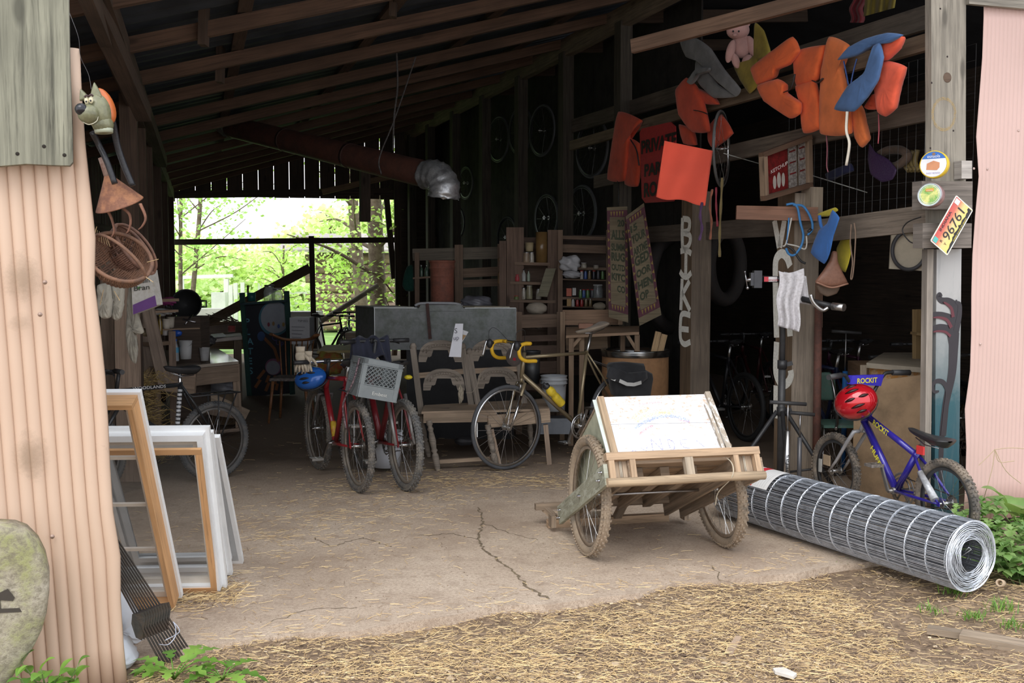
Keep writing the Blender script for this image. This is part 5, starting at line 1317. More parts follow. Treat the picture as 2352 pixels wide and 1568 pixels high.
curl([(2188,728),(2184,708),(2172,697),(2166,694)],.008,.003,rd,.001); curl([(2184,752),(2174,735),(2158,729),(2142,729)],.008,.003,rd,.001); curl([(2182,772),(2170,762),(2154,760),(2142,762)],.006,.003,rd,.001)
curl([(2166,1000),(2172,940),(2176,900),(2166,878),(2150,875),(2141,886),(2145,899),(2156,898)],.013,.005,bk)
# tins
def tin(name,label,c,rx,axis,depth,facemats,sidem):
    ax=V(axis).normalized(); root=thing(name,label,'tin',c)
    mb=MB(); mb.lathe([(0,-depth),(rx*.97,-depth),(rx,-depth+.003),(rx,-.003),(rx*.97,0),(rx*.93,-.003),(0,-.003)],c,ax,36); mb.build('tin_body',sidem,root); return root,ax
T1=PV(2144,377,.20); ax=V((-.75,-1,.05)).normalized(); t1,ax=tin('round_tin','round yellow-sided tin with blue top label mounted on the corner post',T1,.078,ax,.05,None,paint((.80,.56,.03),.4,.1,.1))
tx=V((0,0,1)).cross(-ax).normalized()*-1; tx=ZX.cross(ax).normalized(); tu=ax.cross(tx).normalized()
def disc(root,c,r,a0,a1,mat,name,o=.0,seg=28,chord=True):
    mb=MB(); pts=[c+(tx*math.cos(t)+tu*math.sin(t))*r+ax*o for t in [lerp(a0,a1,i/seg) for i in range(seg+1)]]; mb.poly(pts); return mb.build(name,mat,root)
wl_=paint((.80,.80,.82),.4); bl_=paint((.02,.14,.5),.35)
disc(t1,T1,.072,0,2*math.pi,wl_,'label_face',.0005)
disc(t1,T1,.072,.45,math.pi-.45,bl_,'blue_label_band',.001)
text('esnaola',T1+tu*.037+ax*.0015,tx,tu,.026,paint((.85,.85,.85),.5),t1,'lettering',width=.07,align='CENTER')
mb=MB(); mb.prism([T1+tx*x+tu*y+ax*.001 for x,y in ((-.038,-.03),(.02,-.035),(.034,-.02),(.034,.008),(.0,.02),(-.036,.005))],ax*.001); mb.build('painted_block',paint((.62,.27,.13),.5),t1)
text('SWEET POTATO',T1-tu*.056+ax*.0015,tx,tu,.014,paint((.25,.2,.45),.5),t1,'lettering',width=.075,align='CENTER')
disc(t1,T1+tu*.058,.009,0,6.28,paint((.25,.15,.1),.5),'portrait_mark',.0018)
T2=PV(2135,447,.22); t2,ax=tin('round_tin','round green fruit-pattern tin on the upper cross block',T2,.070,V((-.78,-1,.08)),.06,None,paint((.35,.22,.22),.35,.5,.2))
tx=ZX.cross(ax).normalized(); tu=ax.cross(tx).normalized()
disc(t2,T2,.066,0,6.28,paint((.55,.62,.60),.25,.3,.2,30),'label_face',.0005)
disc(t2,T2,.056,0,6.28,dirty((.16,.42,.08),(.75,.75,.25),.5,.3,25),'green_label_picture',.001)
mb=MB(); mb.ring(T2+ax*.001,ax,.066,.0025,36,5); mb.build('tin_rim',STEEL,t2); mb=MB(); mb.ring(T2+ax*.001,ax,.050,.0015,36,5); mb.build('label_ring',wl_,t2)
mb=MB(); q=T2+tu*.026+ax*.002; mb.prism([q-tx*.022-tu*.008,q+tx*.022-tu*.006,q+tx*.022+tu*.010,q-tx*.022+tu*.008],ax*.0005); mb.build('orange_label_tab',paint((.8,.35,.03),.5),t2)
text('CANALS',T2+tu*.021+ax*.003,tx,tu,.011,wl_,t2,'lettering',width=.036,align='CENTER')
# licence plate
c4=[PV(x,y,.20) for x,y in ((2138,550),(2176,587),(2236,476),(2198,445))]   # bl, br(bottom edge end?) -> bottom-left corner run
LU=(c4[3]-c4[0]).normalized(); LUp=(c4[0]-c4[1]); LUp=(LUp-LU*LUp.dot(LU)).normalized(); LN_=LU.cross(LUp)
o0=c4[1]; Wp=(c4[3]-c4[0]).length; Hp=(c4[0]-c4[1]).dot(LUp)
def pp_(x,y,o=0): return o0+LU*(x*Wp)+LUp*(y*Hp)+LN_*o
def platem():
    m,nt,b=nodemat('plate'); tc=_n(nt,'ShaderNodeTexCoord'); se=_n(nt,'ShaderNodeSeparateXYZ'); nt.links.new(tc.outputs['UV'],se.inputs[0])
    nt.links.new(ramp(nt,se.outputs[1],[(0,(.85,.68,.15)),(.45,(.85,.60,.25)),(.75,(.62,.13,.09)),(1,(.55,.07,.06))]),b.inputs['Base Color']); b.inputs['Roughness'].default_value=.35; return m
lp=thing('licence_plate','slanted red and yellow Indiana licence plate nailed over the cross blocks','licence plate',pp_(.5,0))
mb=MB(); mb.prism([pp_(x,y,-.0015) for x,y in ((.02,0),(.98,0),(1,.04),(1,.96),(.98,1),(.02,1),(0,.96),(0,.04))],LN_*.0015); mb.build('plate_base',paint((.8,.78,.68),.35,.2),lp)
mb=MB(); mb.grid(lambda a,b:pp_(.02+.96*a,.05+.9*b,.0006),1,1,smooth=False); mb.build('plate_face',platem(),lp)
sil=[(.03,.05),(.97,.05),(.97,.24),(.93,.26),(.9,.18),(.86,.2),(.8,.17),(.7,.22),(.62,.18),(.58,.26),(.55,.19),(.48,.2),(.40,.25),(.38,.2),(.33,.22),(.28,.16),(.2,.17),(.13,.12),(.06,.13),(.03,.1)]
mb=MB(); mb.poly([pp_(x,y,.0012) for x,y in sil]); mb.build('skyline',paint((.015,.015,.015),.5),lp)
text('96761',pp_(.22,.28,.0018),LU,LUp,Hp*.56,paint((.015,.015,.02),.4),lp,'plate_number',width=Wp*.63)
text('INDIANA',pp_(.27,.79,.0018),LU,LUp,Hp*.16,paint((.06,.02,.03),.4),lp,'lettering',width=Wp*.42,bold=.01)
text('AMBER WAVES OF GRAIN',pp_(.28,.075,.0018),LU,LUp,Hp*.085,paint((.8,.65,.12),.4),lp,'lettering',width=Wp*.5)
text('R',pp_(.115,.52,.0018),LU,LUp,Hp*.17,bk,lp,'lettering'); text('Y',pp_(.115,.30,.0018),LU,LUp,Hp*.17,bk,lp,'lettering')
for (x0,y0,x1,y1,c_) in ((.03,.72,.13,.93,(.1,.5,.45)),(.86,.70,.96,.93,(.8,.75,.72))):
    mb=MB(); mb.poly([pp_(x0,y0,.0015),pp_(x1,y0,.0015),pp_(x1,y1,.0015),pp_(x0,y1,.0015)]); mb.build('sticker',paint(c_,.5),lp)
# ---- middle post and lettered post
def squarepost(name,label,s,w,z1,mat):
    mb=MB(); mb.beam(W(s,0,-w*.0),W(s,z1),w,w,up=UX); return mono(name,label,'post',mb,mat)
pm=squarepost('post','grey post with big white painted letters behind the bicycle repair stand',1.50,.215,2.17,wood((.33,.27,.21),.85,.35,grain=24))
pbk=squarepost('post','lettered post reading BIKE in white paint in the centre of the opening',3.0,.19,2.30,wood((.235,.185,.14),.85,.35,grain=24))
mb=MB(); mb.beam(W(1.42,2.0,.0)+UX*.03-VX*.04,W(1.42,2.21)+UX*.03-VX*.04,.12,.10,up=UX); mb.build('top_block',PALEW,pm)
letp=dirty((.95,.94,.86),(.6,.55,.42),.76,.7,14)
brf=wood((.17,.115,.07),.85,.3,grain=24)
for pp__,s_,w_,z1_ in ((pm,1.5,.215,2.17),(pbk,3.0,.19,2.30)):
    mb=MB(); mb.beam(W(s_,.0,w_/2-.004),W(s_,z1_,w_/2-.004),w_-.004,.010,up=UX); mb.build('painted_face',brf,pp__)
def face(s,w): 
    off=w/2+.0015; return lambda px,py,o=0: WP(px,py,off+o)
fb=face(3.0,.19)
def bar_letter(parent,fc,polys,w,name='painted_letter'):
    mb=MB()
    for pl in polys:
        q=bez([fc(x,y) for x,y in pl],6) if len(pl)>2 else [fc(*pl[0]),fc(*pl[1])]
        strip(mb,q,[w]*len(q),-UX,.001)
    return mb.build(name,letp,parent)
wq=.026
bar_letter(pbk,fb,[[(1568,500),(1567,535),(1568,570)],[(1568,502),(1582,505),(1584,518),(1580,530),(1568,533)],[(1568,534),(1584,540),(1585,556),(1578,568),(1568,570)]],wq)
bar_letter(pbk,fb,[[(1563,577),(1576,574),(1588,582)],[(1576,576),(1575,632)],[(1562,623),(1568,632),(1578,636),(1588,626)]],wq)
bar_letter(pbk,fb,[[(1567,640),(1564,712)],[(1584,645),(1567,676)],[(1568,676),(1585,713)]],wq)
bar_letter(pbk,fb,[[(1586,724),(1570,720),(1564,730),(1563,775),(1572,790),(1586,785)],[(1565,755),(1582,757)]],wq)
fm=face(1.5,.215)
bar_letter(pm,fm,[[(1779,506),(1790,568)],[(1802,506),(1791,568)]],.030)
bar_letter(pm,fm,[[(1784,775),(1782,700),(1781,620),(1784,593),(1796,582),(1808,592),(1815,612)],[(1813,740),(1815,772)]],.034)
bar_letter(pm,fm,[[(1784,785),(1782,835),(1784,862),(1796,883),(1810,878),(1817,862),(1816,850)]],.034)
bar_letter(pm,fm,[[(1782,885),(1781,960)]],.028)
# red-brown board nailed across the middle post
mb=MB(); mb.beam(P(1691,488,7.42),P(1877,492,7.36),.05,.098); mono('nailed_board','reddish brown board nailed across the top of the grey middle post','board',mb,wood((.27,.135,.085),.75,.25))
mb=MB(); mb.tube([P(1880,700,7.5),P(1875,1060,7.45)],[.028,.03],12); mono('rusty_pipe','slim rusty brown pipe standing right of the grey middle post','pipe',mb,dirty((.17,.07,.05),(.10,.05,.04),.5,.8,9))
mb=MB(); mb.beam(P(1878,650,7.56),P(1878,752,7.56),.06,.04,up=VX); mono('brown_batten','short brown batten above the rusty pipe','batten',mb,wood((.2,.12,.08),.8,.3))
# blue rope leash on the board
br=paint((.05,.22,.50),.6); 
mb=MB(); q=lambda pts,Y=7.30: bez([P(x,y,Y) for x,y in pts],8)
mb.tube(q([(1806,470),(1822,468),(1832,478),(1838,510),(1845,540),(1840,565),(1825,585),(1812,583),(1805,570)]),.009,6)
mb.tube(q([(1822,470),(1845,474),(1862,500),(1866,525),(1855,540)]),.009,6); mb.tube(q([(1812,500),(1809,540),(1806,560)]),.006,6)
bl=mono('rope_leash','blue rope loop hanging over the reddish board on the middle post','rope',mb,br)
mb=MB(); mb.tube(q([(1818,500),(1812,530),(1805,560),(1798,566)]),.006,6); mb.tube(q([(1806,560),(1830,565),(1848,572),(1853,560),(1852,542)]),.006,6); mb.build('white_cord',paint((.55,.53,.48),.7),bl)
mb=MB(); mb.tube(q([(1805,562),(1822,575),(1838,598),(1850,605)]),.009,6); mb.tube([P(1856,533,7.3),P(1864,526,7.3)],.012,8); mb.build('dark_clip',BLK,bl)
# ---- life vests
ORG1=cloth((.80,.14,.035),.14,200); ORG2=cloth((.78,.19,.05),.14,200); RED1=cloth((.62,.075,.03),.14,200)
def vest(label,polys,offs,mat,th=.09,straps=(),grp='orange life vests on the rail',loc=None):
    p0=WP(*polys[0][0],offs[0]); root=thing('life_vest',label,'life vest',WP(*(loc or polys[0][0]),offs[0]),grp)
    for i,(pl,o) in enumerate(zip(polys,offs)):
        mb=MB(); nv=(V((0,0,HC))-p0).normalized()*.6-UX*.5; puff(mb,[WP(x,y,o+.0) for x,y in pl],th,nv,wr=.004); mb.build('foam_panel',mat,root)
    for (pl,o,w,m_) in straps:
        mb=MB(); mb.tube(bez([WP(x,y,o) for x,y in pl],5),w,5,flat=.4); mb.build('strap',m_,root)
    return root
vest('dark orange life vest hanging leftmost beside the red sign',[[(1421,256),(1476,277),(1448,306),(1444,360),(1436,415),(1396,413),(1405,340)],[(1446,318),(1470,330),(1472,380),(1465,428),(1436,424),(1440,370)]],[.16,.13],RED1,.09,[([(1448,320),(1462,345),(1468,380)],.2,.008,BLK),([(1418,415),(1421,440),(1420,470)],.18,.004,BLK)])
vest('orange life vest hanging above the plain orange flag',[[(1576,178),(1600,196),(1618,237),(1631,302),(1590,303),(1560,264),(1552,207)],[(1598,200),(1640,222),(1652,240),(1618,238)],[(1561,285),(1592,300),(1600,333),(1572,330)],[(1628,290),(1656,262),(1684,306),(1641,341),(1628,325)]],[.24,.2,.18,.12],RED1,.09,[([(1594,253),(1610,256),(1625,262)],.30,.01,BLK)])
vest('orange life vest folded into a C shape, third from the left on the rail',[[(1821,84),(1838,116),(1815,148),(1786,161),(1779,180),(1740,195),(1725,157),(1770,120)],[(1740,196),(1786,181),(1805,192),(1806,212),(1840,237),(1838,262),(1815,272),(1756,232)]],[.30,.32],ORG1,.10,[([(1800,212),(1815,205),(1822,190),(1826,170)],.36,.008,BLK)])
vest('orange life vest beside the C-shaped one, fourth from the left on the rail',[[(1825,119),(1897,103),(1886,153),(1878,184),(1830,196)],[(1829,196),(1872,185),(1886,245),(1886,295),(1847,306),(1840,240)]],[.24,.24],ORG1,.10,[([(1866,185),(1880,190),(1890,180)],.3,.01,BLK)])
vest('long light orange life vest left of the blue vest',[[(1905,84),(1951,103),(1934,150),(1943,191),(1957,306),(1886,308),(1884,230),(1888,160)],[(1958,258),(1978,241),(1990,290),(1997,321),(1981,339),(1968,320)]],[.24,.18],ORG2,.10,[([(1898,308),(1900,340),(1899,380),(1902,395)],.22,.005,paint((.35,.12,.15),.6))])
BV=cloth((.07,.15,.33),.2,200)
vest('faded blue foam vest hanging among the orange vests',[[(1924,138),(1950,108),(1990,88),(2039,75),(2075,80),(2045,98),(2012,104),(1970,128)],[(2008,104),(2022,98),(2030,130),(2018,184),(1992,225),(1962,256),(1916,251),(1947,199),(1984,170),(2000,140)]],[.36,.38],BV,.06,[([(1938,140),(1944,170),(1949,195)],.36,.006,paint((.05,.1,.3),.7)),([(1968,135),(1960,165),(1954,195)],.36,.006,paint((.05,.1,.3),.7)),([(1946,256),(1944,300),(1951,330),(1944,380)],.40,.012,paint((.72,.66,.55),.7))],'orange life vests on the rail' and None)
vest('bright red-orange life vest hanging rightmost nearest the corner post',[[(2031,84),(2077,84),(2068,110),(2039,138),(2008,142),(2014,110)],[(2006,145),(2043,140),(2081,153),(2069,199),(2058,249),(2035,268),(2018,258),(2010,200)],[(1990,245),(2010,215),(2016,250),(1998,252)]],[.30,.28,.2],cloth((.78,.11,.05),.14,200),.11,[([(2018,262),(2019,300),(2017,330)],.25,.005,paint((.4,.08,.1),.6))],loc=(2031,120))
# grey foam seat and straps
gf=cloth((.20,.20,.205),.2,120)
t=thing('foam_float','grey foam seat with curved holes hanging left of the pink plush toy','seat',WP(1610,150,.2))
for pl,o in (([(1562,95),(1600,88),(1632,110),(1665,160),(1702,205),(1690,222),(1650,190),(1622,160),(1600,140),(1575,130)],.26),([(1600,135),(1625,160),(1650,195),(1690,222),(1640,225),(1612,200),(1596,175)],.22),([(1578,188),(1600,158),(1632,155),(1630,163),(1604,168),(1588,194)],.3)):
    mb=MB(); puff(mb,[WP(x,y,o) for x,y in pl],.05,-UX-VX*.5,wr=.003); mb.build('foam_panel',gf,t)
# yellow foam behind plush
mb=MB(); puff(mb,[WP(x,y,.16) for x,y in ((1735,52),(1755,70),(1768,110),(1770,130),(1742,138),(1745,190),(1722,215),(1700,185),(1685,150),(1720,140),(1745,110))],.05,-UX-VX*.5); o=mono('foam_ring','mustard yellow foam shape hanging behind the pink plush toy','foam',mb,cloth((.36,.27,.04),.25,120))
# pink plush
pk_=cloth((.62,.36,.33),.12,160); c=P(1702,105,8.15)
t=thing('plush_toy','pale pink plush animal hanging between the grey foam seat and orange vests','plush toy',c-ZX*.25)
px=8.15/2350
def ell(name,x,y,rx,ry,dy=0,rot=0,mat=pk_,par=t,dep=.8):
    mb=MB(); mb.ball(P(x,y,8.15-dy),1,(rx*px,rx*px*dep,ry*px),18,12,Matrix.Rotation(rot,3,'Y')); return mb.build(name,mat,par)
ell('body',1703,106,23,27); ell('head',1695,70,26,20,.03); 
ell('arm',1678,118,10,26,.06,.25); ell('arm',1727,108,11,26,.04,-.35); ell('leg',1690,140,9,17,.07,-.3); ell('leg',1716,142,12,17,.08,.35); ell('foot',1712,168,12,16,.0,.4); ell('ear',1676,58,7,8,.03); ell('ear',1716,54,7,8,.03)
for x in (1684,1697): ell('eye',x,72,2.2,2.2,.10,0,BLK)
ell('snout',1688,80,6,4,.11)
# clothes high up at right: red and yellow cloth
mb=MB(); mb.grid(lambda a,b: WP(lerp(1958,1990,a)-8*b+4*math.sin(b*9),lerp(-15,52,b),-.35+.04*math.sin(a*11)),10,10); mono('cloth_strip','dark red cloth hanging at the top above the uppermost rail','cloth',mb,cloth((.25,.03,.04),.3))
mb=MB(); mb.grid(lambda a,b: WP(lerp(1988,2060,a)-5*b,lerp(-15,38-20*a,b),-.30+.05*math.sin(a*15)),14,8); mono('cloth_strip','mustard cloth hanging at the top right of the dark red one','cloth',mb,cloth((.22,.17,.03),.3))
# ---- signs
SP=lambda px,py,off=0: WP(px,py,off)
sg=thing('party_sign','red sign with black western letters PRIVATE PARTY ROOM','sign',SP(1500,463,.2))
REDP=dirty((.42,.025,.03),(.2,.01,.015),.72,.6,9)
so0=[(1469,305),(1474,295),(1540,280),(1550,290),(1551,310),(1553,450),(1546,462),(1482,466),(1474,455)]
mb=MB(); plate(mb,[SP(x,y,.20) for x,y in so0],-UX,.012); mb.build('sign_panel',REDP,sg)
for s_,x,y,w,h in (('PRIVATE',1473,353,80,30),('PARTY',1480,405,68,28),('ROOM',1479,452,66,32)):
    a=SP(x,y,.208); bpt=SP(x+w,y-w*.10,.208); text(s_,a,V((bpt.x-a.x,bpt.y-a.y,0)),ZX,(SP(x,y-h,.208)-a).length*1.35,paint((.02,.01,.01),.6),sg,'lettering',width=(bpt-a).length,bold=.04)
# flag
FO=cloth((1.0,.13,.075),.02,180); fp=PY(8.0)
def flg(a,b):
    x=lerp(lerp(1526,1637,a),lerp(1507,1620,a),b); y=lerp(lerp(323,346,a),lerp(452,471,a),b)
    y+= 3*math.sin(a*9)*b; return P(x,y,8.0+.03*math.sin(a*7+b*2)+.015*math.sin(b*8))
mb=MB(); mb.grid(flg,24,24); fg=mono('flag','plain bright orange square flag hanging before the red sign','flag',mb,FO)
so_=fg.modifiers.new('s','SOLIDIFY'); so_.thickness=.002
# spoked wheel rim beside the flag
c=P(1655,345,8.25); mb=MB(); nrm=V((.98,.12,.12)).normalized(); nrm=V((.93,-.36,.05)).normalized()
wt=thing('bicycle_wheel','bare bicycle wheel without tyre hanging right of the plain orange flag','wheel',c-ZX*.3)
cc=P(1657,342,8.35); wheel(wt,'tyre',cc,V((.97,-.02,.0))*1.0+V((0,-.40,0)),.31,.022,0,paint((.18,.18,.18),.5),ALU,24)
# streamers
for (lab_,pl,w,m_) in (('purple cloth streamer hanging under the orange flag',[(1612,465),(1608,495),(1612,525),(1606,552)],.030,cloth((.16,.08,.20),.3)),('pale orange cloth streamer hanging right of the flag',[(1636,435),(1630,470),(1634,510),(1631,550)],.024,cloth((.45,.17,.10),.3)),('striped red ribbon beside the pale orange streamer',[(1645,430),(1645,470),(1648,520)],.008,paint((.3,.03,.05),.6)),('mustard strap hanging lowest beside the flag streamers',[(1659,408),(1656,470),(1653,540),(1653,590)],.010,cloth((.25,.19,.08),.2))):
    mb=MB(); q=bez([P(x,y,8.05) for x,y in pl],8); n=len(q); mb.tube(q,[w*(1+.25*math.sin(i*.9)) for i in range(n)],8,flat=.35); mono('streamer',lab_,'streamer',mb,m_)
# framed packets poster
c4=[(1744,352),(1855,310),(1857,430),(1748,461)]
fpn=lambda x,y,o=0: PL(x,y,V((2.06,7.45,0))+V((.25,-.95,0))*o,(-.5,.86,0))
fr=thing('picture_frame','wooden frame holding red sauce packets on top of the middle post','picture frame',fpn(1800,461))
A_4=[fpn(*p) for p in c4]; U_=(A_4[1]-A_4[0]); D_4=(A_4[3]-A_4[0]); nn=U_.cross(D_4).normalized()
if nn.y>0: nn=-nn
def FR(a,b,o=0): return lerp(lerp(A_4[0],A_4[1],a),lerp(A_4[3],A_4[2],a),b)+nn*o
mb=MB(); mb.prism([FR(0,0),FR(1,0),FR(1,1),FR(0,1)],-nn*.01); mb.build('backing',wood((.12,.08,.05),.9,.3),fr)
for k,(a,b) in enumerate((((0,.045),(1,.045)),((0,.955),(1,.955)),((.035,.09),(.035,.91)),((.965,.09),(.965,.91)))):
    mb=MB(); mb.beam(FR(*a,.015),FR(*b,.015),.03 if k<2 else .03,.045,up=nn) if False else mb.beam(FR(*a,.02),FR(*b,.02),.035,.05,up=nn); mb.build('frame_rail',wood((.30,.205,.135),.8,.25) if k>1 else wood((.15,.085,.052),.85,.3),fr)
rpk=dirty((.20,.015,.015),(.10,.012,.01),.5,.35,30); slv=dirty((.34,.32,.29),(.14,.11,.10),.5,.4,60)
for (a0,a1,m_) in ((.15,.55,rpk),(.57,.74,slv),(.78,.93,slv)):
    mb=MB(); mb.prism([FR(a0,.10,.004),FR(a1,.08,.004),FR(a1,.9,.004),FR(a0,.92,.004)],nn*.004); pkk=mb.build('sauce_packet',m_,fr)
    if m_ is rpk:
        for (a,b,rx,ry) in ((.27,.70,.035,.14),(.36,.68,.04,.16),(.45,.70,.035,.14)):
            mb=MB(); mb.poly([FR(a+rx*math.cos(t),b+ry*math.sin(t),.0095) for t in [i*math.pi/8 for i in range(16)]]); mb.build('printed_bottle',paint((.45,.41,.36),.5),pkk)
        text('KETCHUP',FR(.20,.50,.0095),FR(.55,.42)-FR(.17,.50),FR(.3,.2)-FR(.3,.8),.036,paint((.75,.7,.65),.5),pkk,'lettering',width=(FR(.53,.5)-FR(.17,.52)).length)
    else:
        for k in range(6):
            b=.18+k*.11; mb=MB(); mb.poly([FR(a0+.02,b,.0092),FR(a1-.02,b,.0092),FR(a1-.02,b+.03,.0092),FR(a0+.02,b+.03,.0092)]); mb.build('printed_line',paint((.2,.18,.17),.6) if k%2 else rpk,pkk)
# summer signs, two tall panels
def tallsign(label,fc,c4,lines,th,nrm,wood_,dim=1):
    A=[fc(*p) for p in c4]; root=thing('painted_sign',label,'sign',lerp(A[2],A[3],.5)); 
    nn=(A[1]-A[0]).cross(A[3]-A[0]).normalized()
    if nn.y>0: nn=-nn
    Q_=lambda a,b,o=0: lerp(lerp(A[0],A[1],a),lerp(A[3],A[2],a),b)+nn*o
    mb=MB(); mb.prism([Q_(0,0),Q_(1,0),Q_(1,1),Q_(0,1)],-nn*th); mb.build('sign_panel',wood_,root)
    pur=dirty((.10,.022,.04),(.055,.018,.025),.55,.7,12); yl=paint((.26,.18,.03),.6,0,.3,20)
    for (x0,y0,x1,y1) in ((.0,.03,.13,.93),(.87,.03,1.0,.93),(.13,.03,.87,.09),(.13,.87,.87,.93)):
        mb=MB(); mb.poly([Q_(x0,y0,.001),Q_(x1,y0,.001),Q_(x1,y1,.001),Q_(x0,y1,.001)]); mb.build('purple_border',pur,root)
    mb=MB()
    for i in range(10):
        b=.12+i*.078
        for x in ((.02,.12),(.98,.88)): mb.poly([Q_(x[0],b,.002),Q_(x[1],b+.018,.002),Q_(x[0],b+.036,.002)])
    for i in range(5):
        a=.16+i*.14
        for y in ((.04,.085),(.875,.92)): mb.poly([Q_(a,y[0],.002),Q_(a+.09,y[0],.002),Q_(a+.045,y[1],.002)])
    mb.build('yellow_triangles',yl,root)
    for (s_,a0,a1,b,h) in lines:
        o=Q_(a0,b,.003); text(s_,o,Q_(a1,b)-o,Q_(a0,b-.1)-Q_(a0,b),h*(Q_(0,0)-Q_(0,1)).length*1.35,paint((.035,.045,.02),.7),root,'lettering',width=(Q_(a1,b)-o).length,bold=.045)
    return root
sw=wood((.20,.16,.10),.85,.3)
tallsign('narrow painted sign panel left of its twin, reading ALL SUMMER above OUTDOOR KITCHEN',PY(9.4),[(1394,476),(1441,474),(1443,741),(1398,728)],[('20',.5,.85,.17,.06),('ALLS',.18,.86,.285,.085),('SUMM',.18,.86,.385,.065),('RUG',.18,.86,.475,.075),('OUTD',.18,.86,.56,.055),('KITC',.18,.86,.65,.065),('CO',.45,.86,.75,.06)],.02,None,sw)
tallsign('tilted painted sign panel right of its twin, reading GED DOOR HEN OP',PY(9.2),[(1437,497),(1479,466),(1519,723),(1469,748)],[('15',.15,.5,.17,.06),('TOUR',.15,.86,.27,.07),('ARTME',.15,.86,.38,.07),('GED',.15,.86,.475,.085),('OOR',.15,.86,.58,.065),('HEN',.15,.86,.69,.075),('OP',.18,.6,.79,.07)],.02,None,sw)
# ---- blue/yellow vest, leather flare, board with ring at the lower rail
t=thing('life_vest','blue life vest with yellow back hanging on the lower rail left of the corner post','life vest',WP(1900,600,.1))
cb1=cloth((.04,.16,.48),.12); cy=cloth((.60,.50,.04),.2)
for pl,o,m_ in (([(1912,482),(1928,500),(1915,540),(1905,585),(1893,606),(1862,580),(1880,530),(1900,512)],.22,cb1),([(1880,490),(1918,476),(1925,484),(1902,497),(1880,497)],.14,cy),([(1938,540),(1950,538),(1956,575),(1942,625),(1925,610),(1922,570)],-.02,cy)):
    mb=MB(); puff(mb,[WP(x,y,o) for x,y in pl],.07,-UX*.5-VX,wr=.003); mb.build('foam_panel',m_,t)
mb=MB(); mb.tube(bez([WP(x,y,.2) for x,y in ((1882,495),(1885,515),(1890,530))],4),.012,6); mb.build('strap',cb1,t)
# leather flared saddle hanging
lt=dirty((.27,.13,.085),(.16,.08,.05),.6,.5,8)
mb=MB(); sp_=lambda x,y:P(x,y,7.05)
puff(mb,[sp_(x,y) for x,y in ((1912,577),(1922,578),(1924,600),(1935,625),(1947,650),(1930,656),(1908,659),(1885,655),(1872,647),(1890,622),(1905,598))],.05,(0,-1,0)); ls=mono('leather_flap','flared brown leather saddle cover hanging under the blue life vest','leather',mb,lt)
mb=MB(); mb.tube(bez([sp_(1873,648)+V((0,-.02,-.0)),sp_(1908,660)+V((0,-.02,0)),sp_(1946,651)+V((0,-.02,0))],6),.007,6); mb.build('rolled_edge',paint((.35,.18,.12),.5),ls)
mb=MB(); puff(mb,[P(x,y,7.15) for x,y in ((1876,655),(1928,657),(1922,674),(1900,681),(1882,673))],.04,(0,-1,0)); mono('leather_pad','oval tan leather pad behind the flared saddle cover','leather',mb,paint((.25,.17,.12),.6,0,.2,8))
mb=MB(); mb.tube(bez([WP(x,y,.1) for x,y in ((1962,512),(1965,540),(1962,600),(1958,636),(1954,638),(1958,600),(1953,560),(1955,515))],5),.005,5); mono('cord_loop','thin brown cord loop hanging right of the blue life vest','cord',mb,paint((.25,.17,.12),.8))
bp=PY(6.9)
mb=MB(); mb.prism([bp(2048,532),bp(2122,534),bp(2122,622),bp(2043,617)],V((0,.015,0))); rb_=mono('pale_board','pale square board with a black ring behind the corner post','board',mb,paint((.50,.44,.34),.8,0,.15,5))
mb=MB(); c=bp(2086,575)-V((0,.015,0)); mb.tube([c+V((math.cos(i*math.pi/20)*.112,0,math.sin(i*math.pi/20)*.128)) for i in range(40)],.013,8,closed=True); mb.build('black_ring',paint((.05,.05,.055),.5),rb_)
mb=MB(); mb.tube(bez([WP(x,y,.12) for x,y in ((2115,498),(2085,510),(2073,530),(2090,555),(2112,560))],6),.004,5); mono('black_cable','thin black cable looping over the lower rail by the corner post','cable',mb,BLK)
# purple paddle, hoses, mesh behind at upper right
mb=MB(); puff(mb,[WP(x,y,-.3) for x,y in ((1997,330),(2012,350),(2040,365),(2060,390),(2050,412),(2025,418),(2000,400),(1993,365))],.03,-UX-VX); mono('paddle','dark purple paddle blade hanging behind the rails below the vests','paddle',mb,dirty((.055,.02,.09),(.3,.3,.35),.75,.4,30))
mb=MB()
for k in range(4): mb.tube(bez([WP(x,y,-.4) for x,y in ((2080+k*9,350-k*2),(2075+k*9,372),(2088+k*8,392))],5),.018,8)
mono('coiled_hose','yellowish coiled hose hanging behind the rails beside the corner post','hose',mb,paint((.28,.21,.08),.6))
mb=MB(); mb.tube(bez([WP(x,y,-.35) for x,y in ((2020,355),(2040,345),(2070,345),(2085,360),(2060,380),(2035,385))],5),.03,8); mono('rolled_cloth','brown rolled cloth behind the dark purple paddle','cloth',mb,cloth((.16,.11,.08),.3))
mb=MB(); puff(mb,[WP(x,y,-.4) for x,y in ((1895,400),(1925,385),(1955,375),(1962,392),(1930,405),(1905,418))],.08,-UX-VX); mono('rolled_mat','dark blue rolled mat behind the rails above the lower rail','mat',mb,cloth((.03,.035,.10),.3))
mb=MB()
for i in range(24):
    s=.12+i*.085; mb.tube([W(s,1.9,-.30),W(s,3.0,-.30)],.0012,3,caps=False)
for i in range(12):
    z=1.9+i*.1; mb.tube([W(.12,z,-.30),W(2.2,z,-.30)],.0012,3,caps=False)
mono('wire_mesh','thin square wire mesh hanging behind the rails at the right','wire mesh',mb,paint((.12,.12,.12),.5,.4))
mb=MB(); mb.tube([P(1662,352,8.3),P(1745,376,8.6),],.004,5); mb.tube([P(1862,402,7.9),P(1992,442,7.7)],.004,5); mono('thin_rod','thin pale rod passing behind the framed packets','rod',mb,paint((.55,.55,.52),.5))
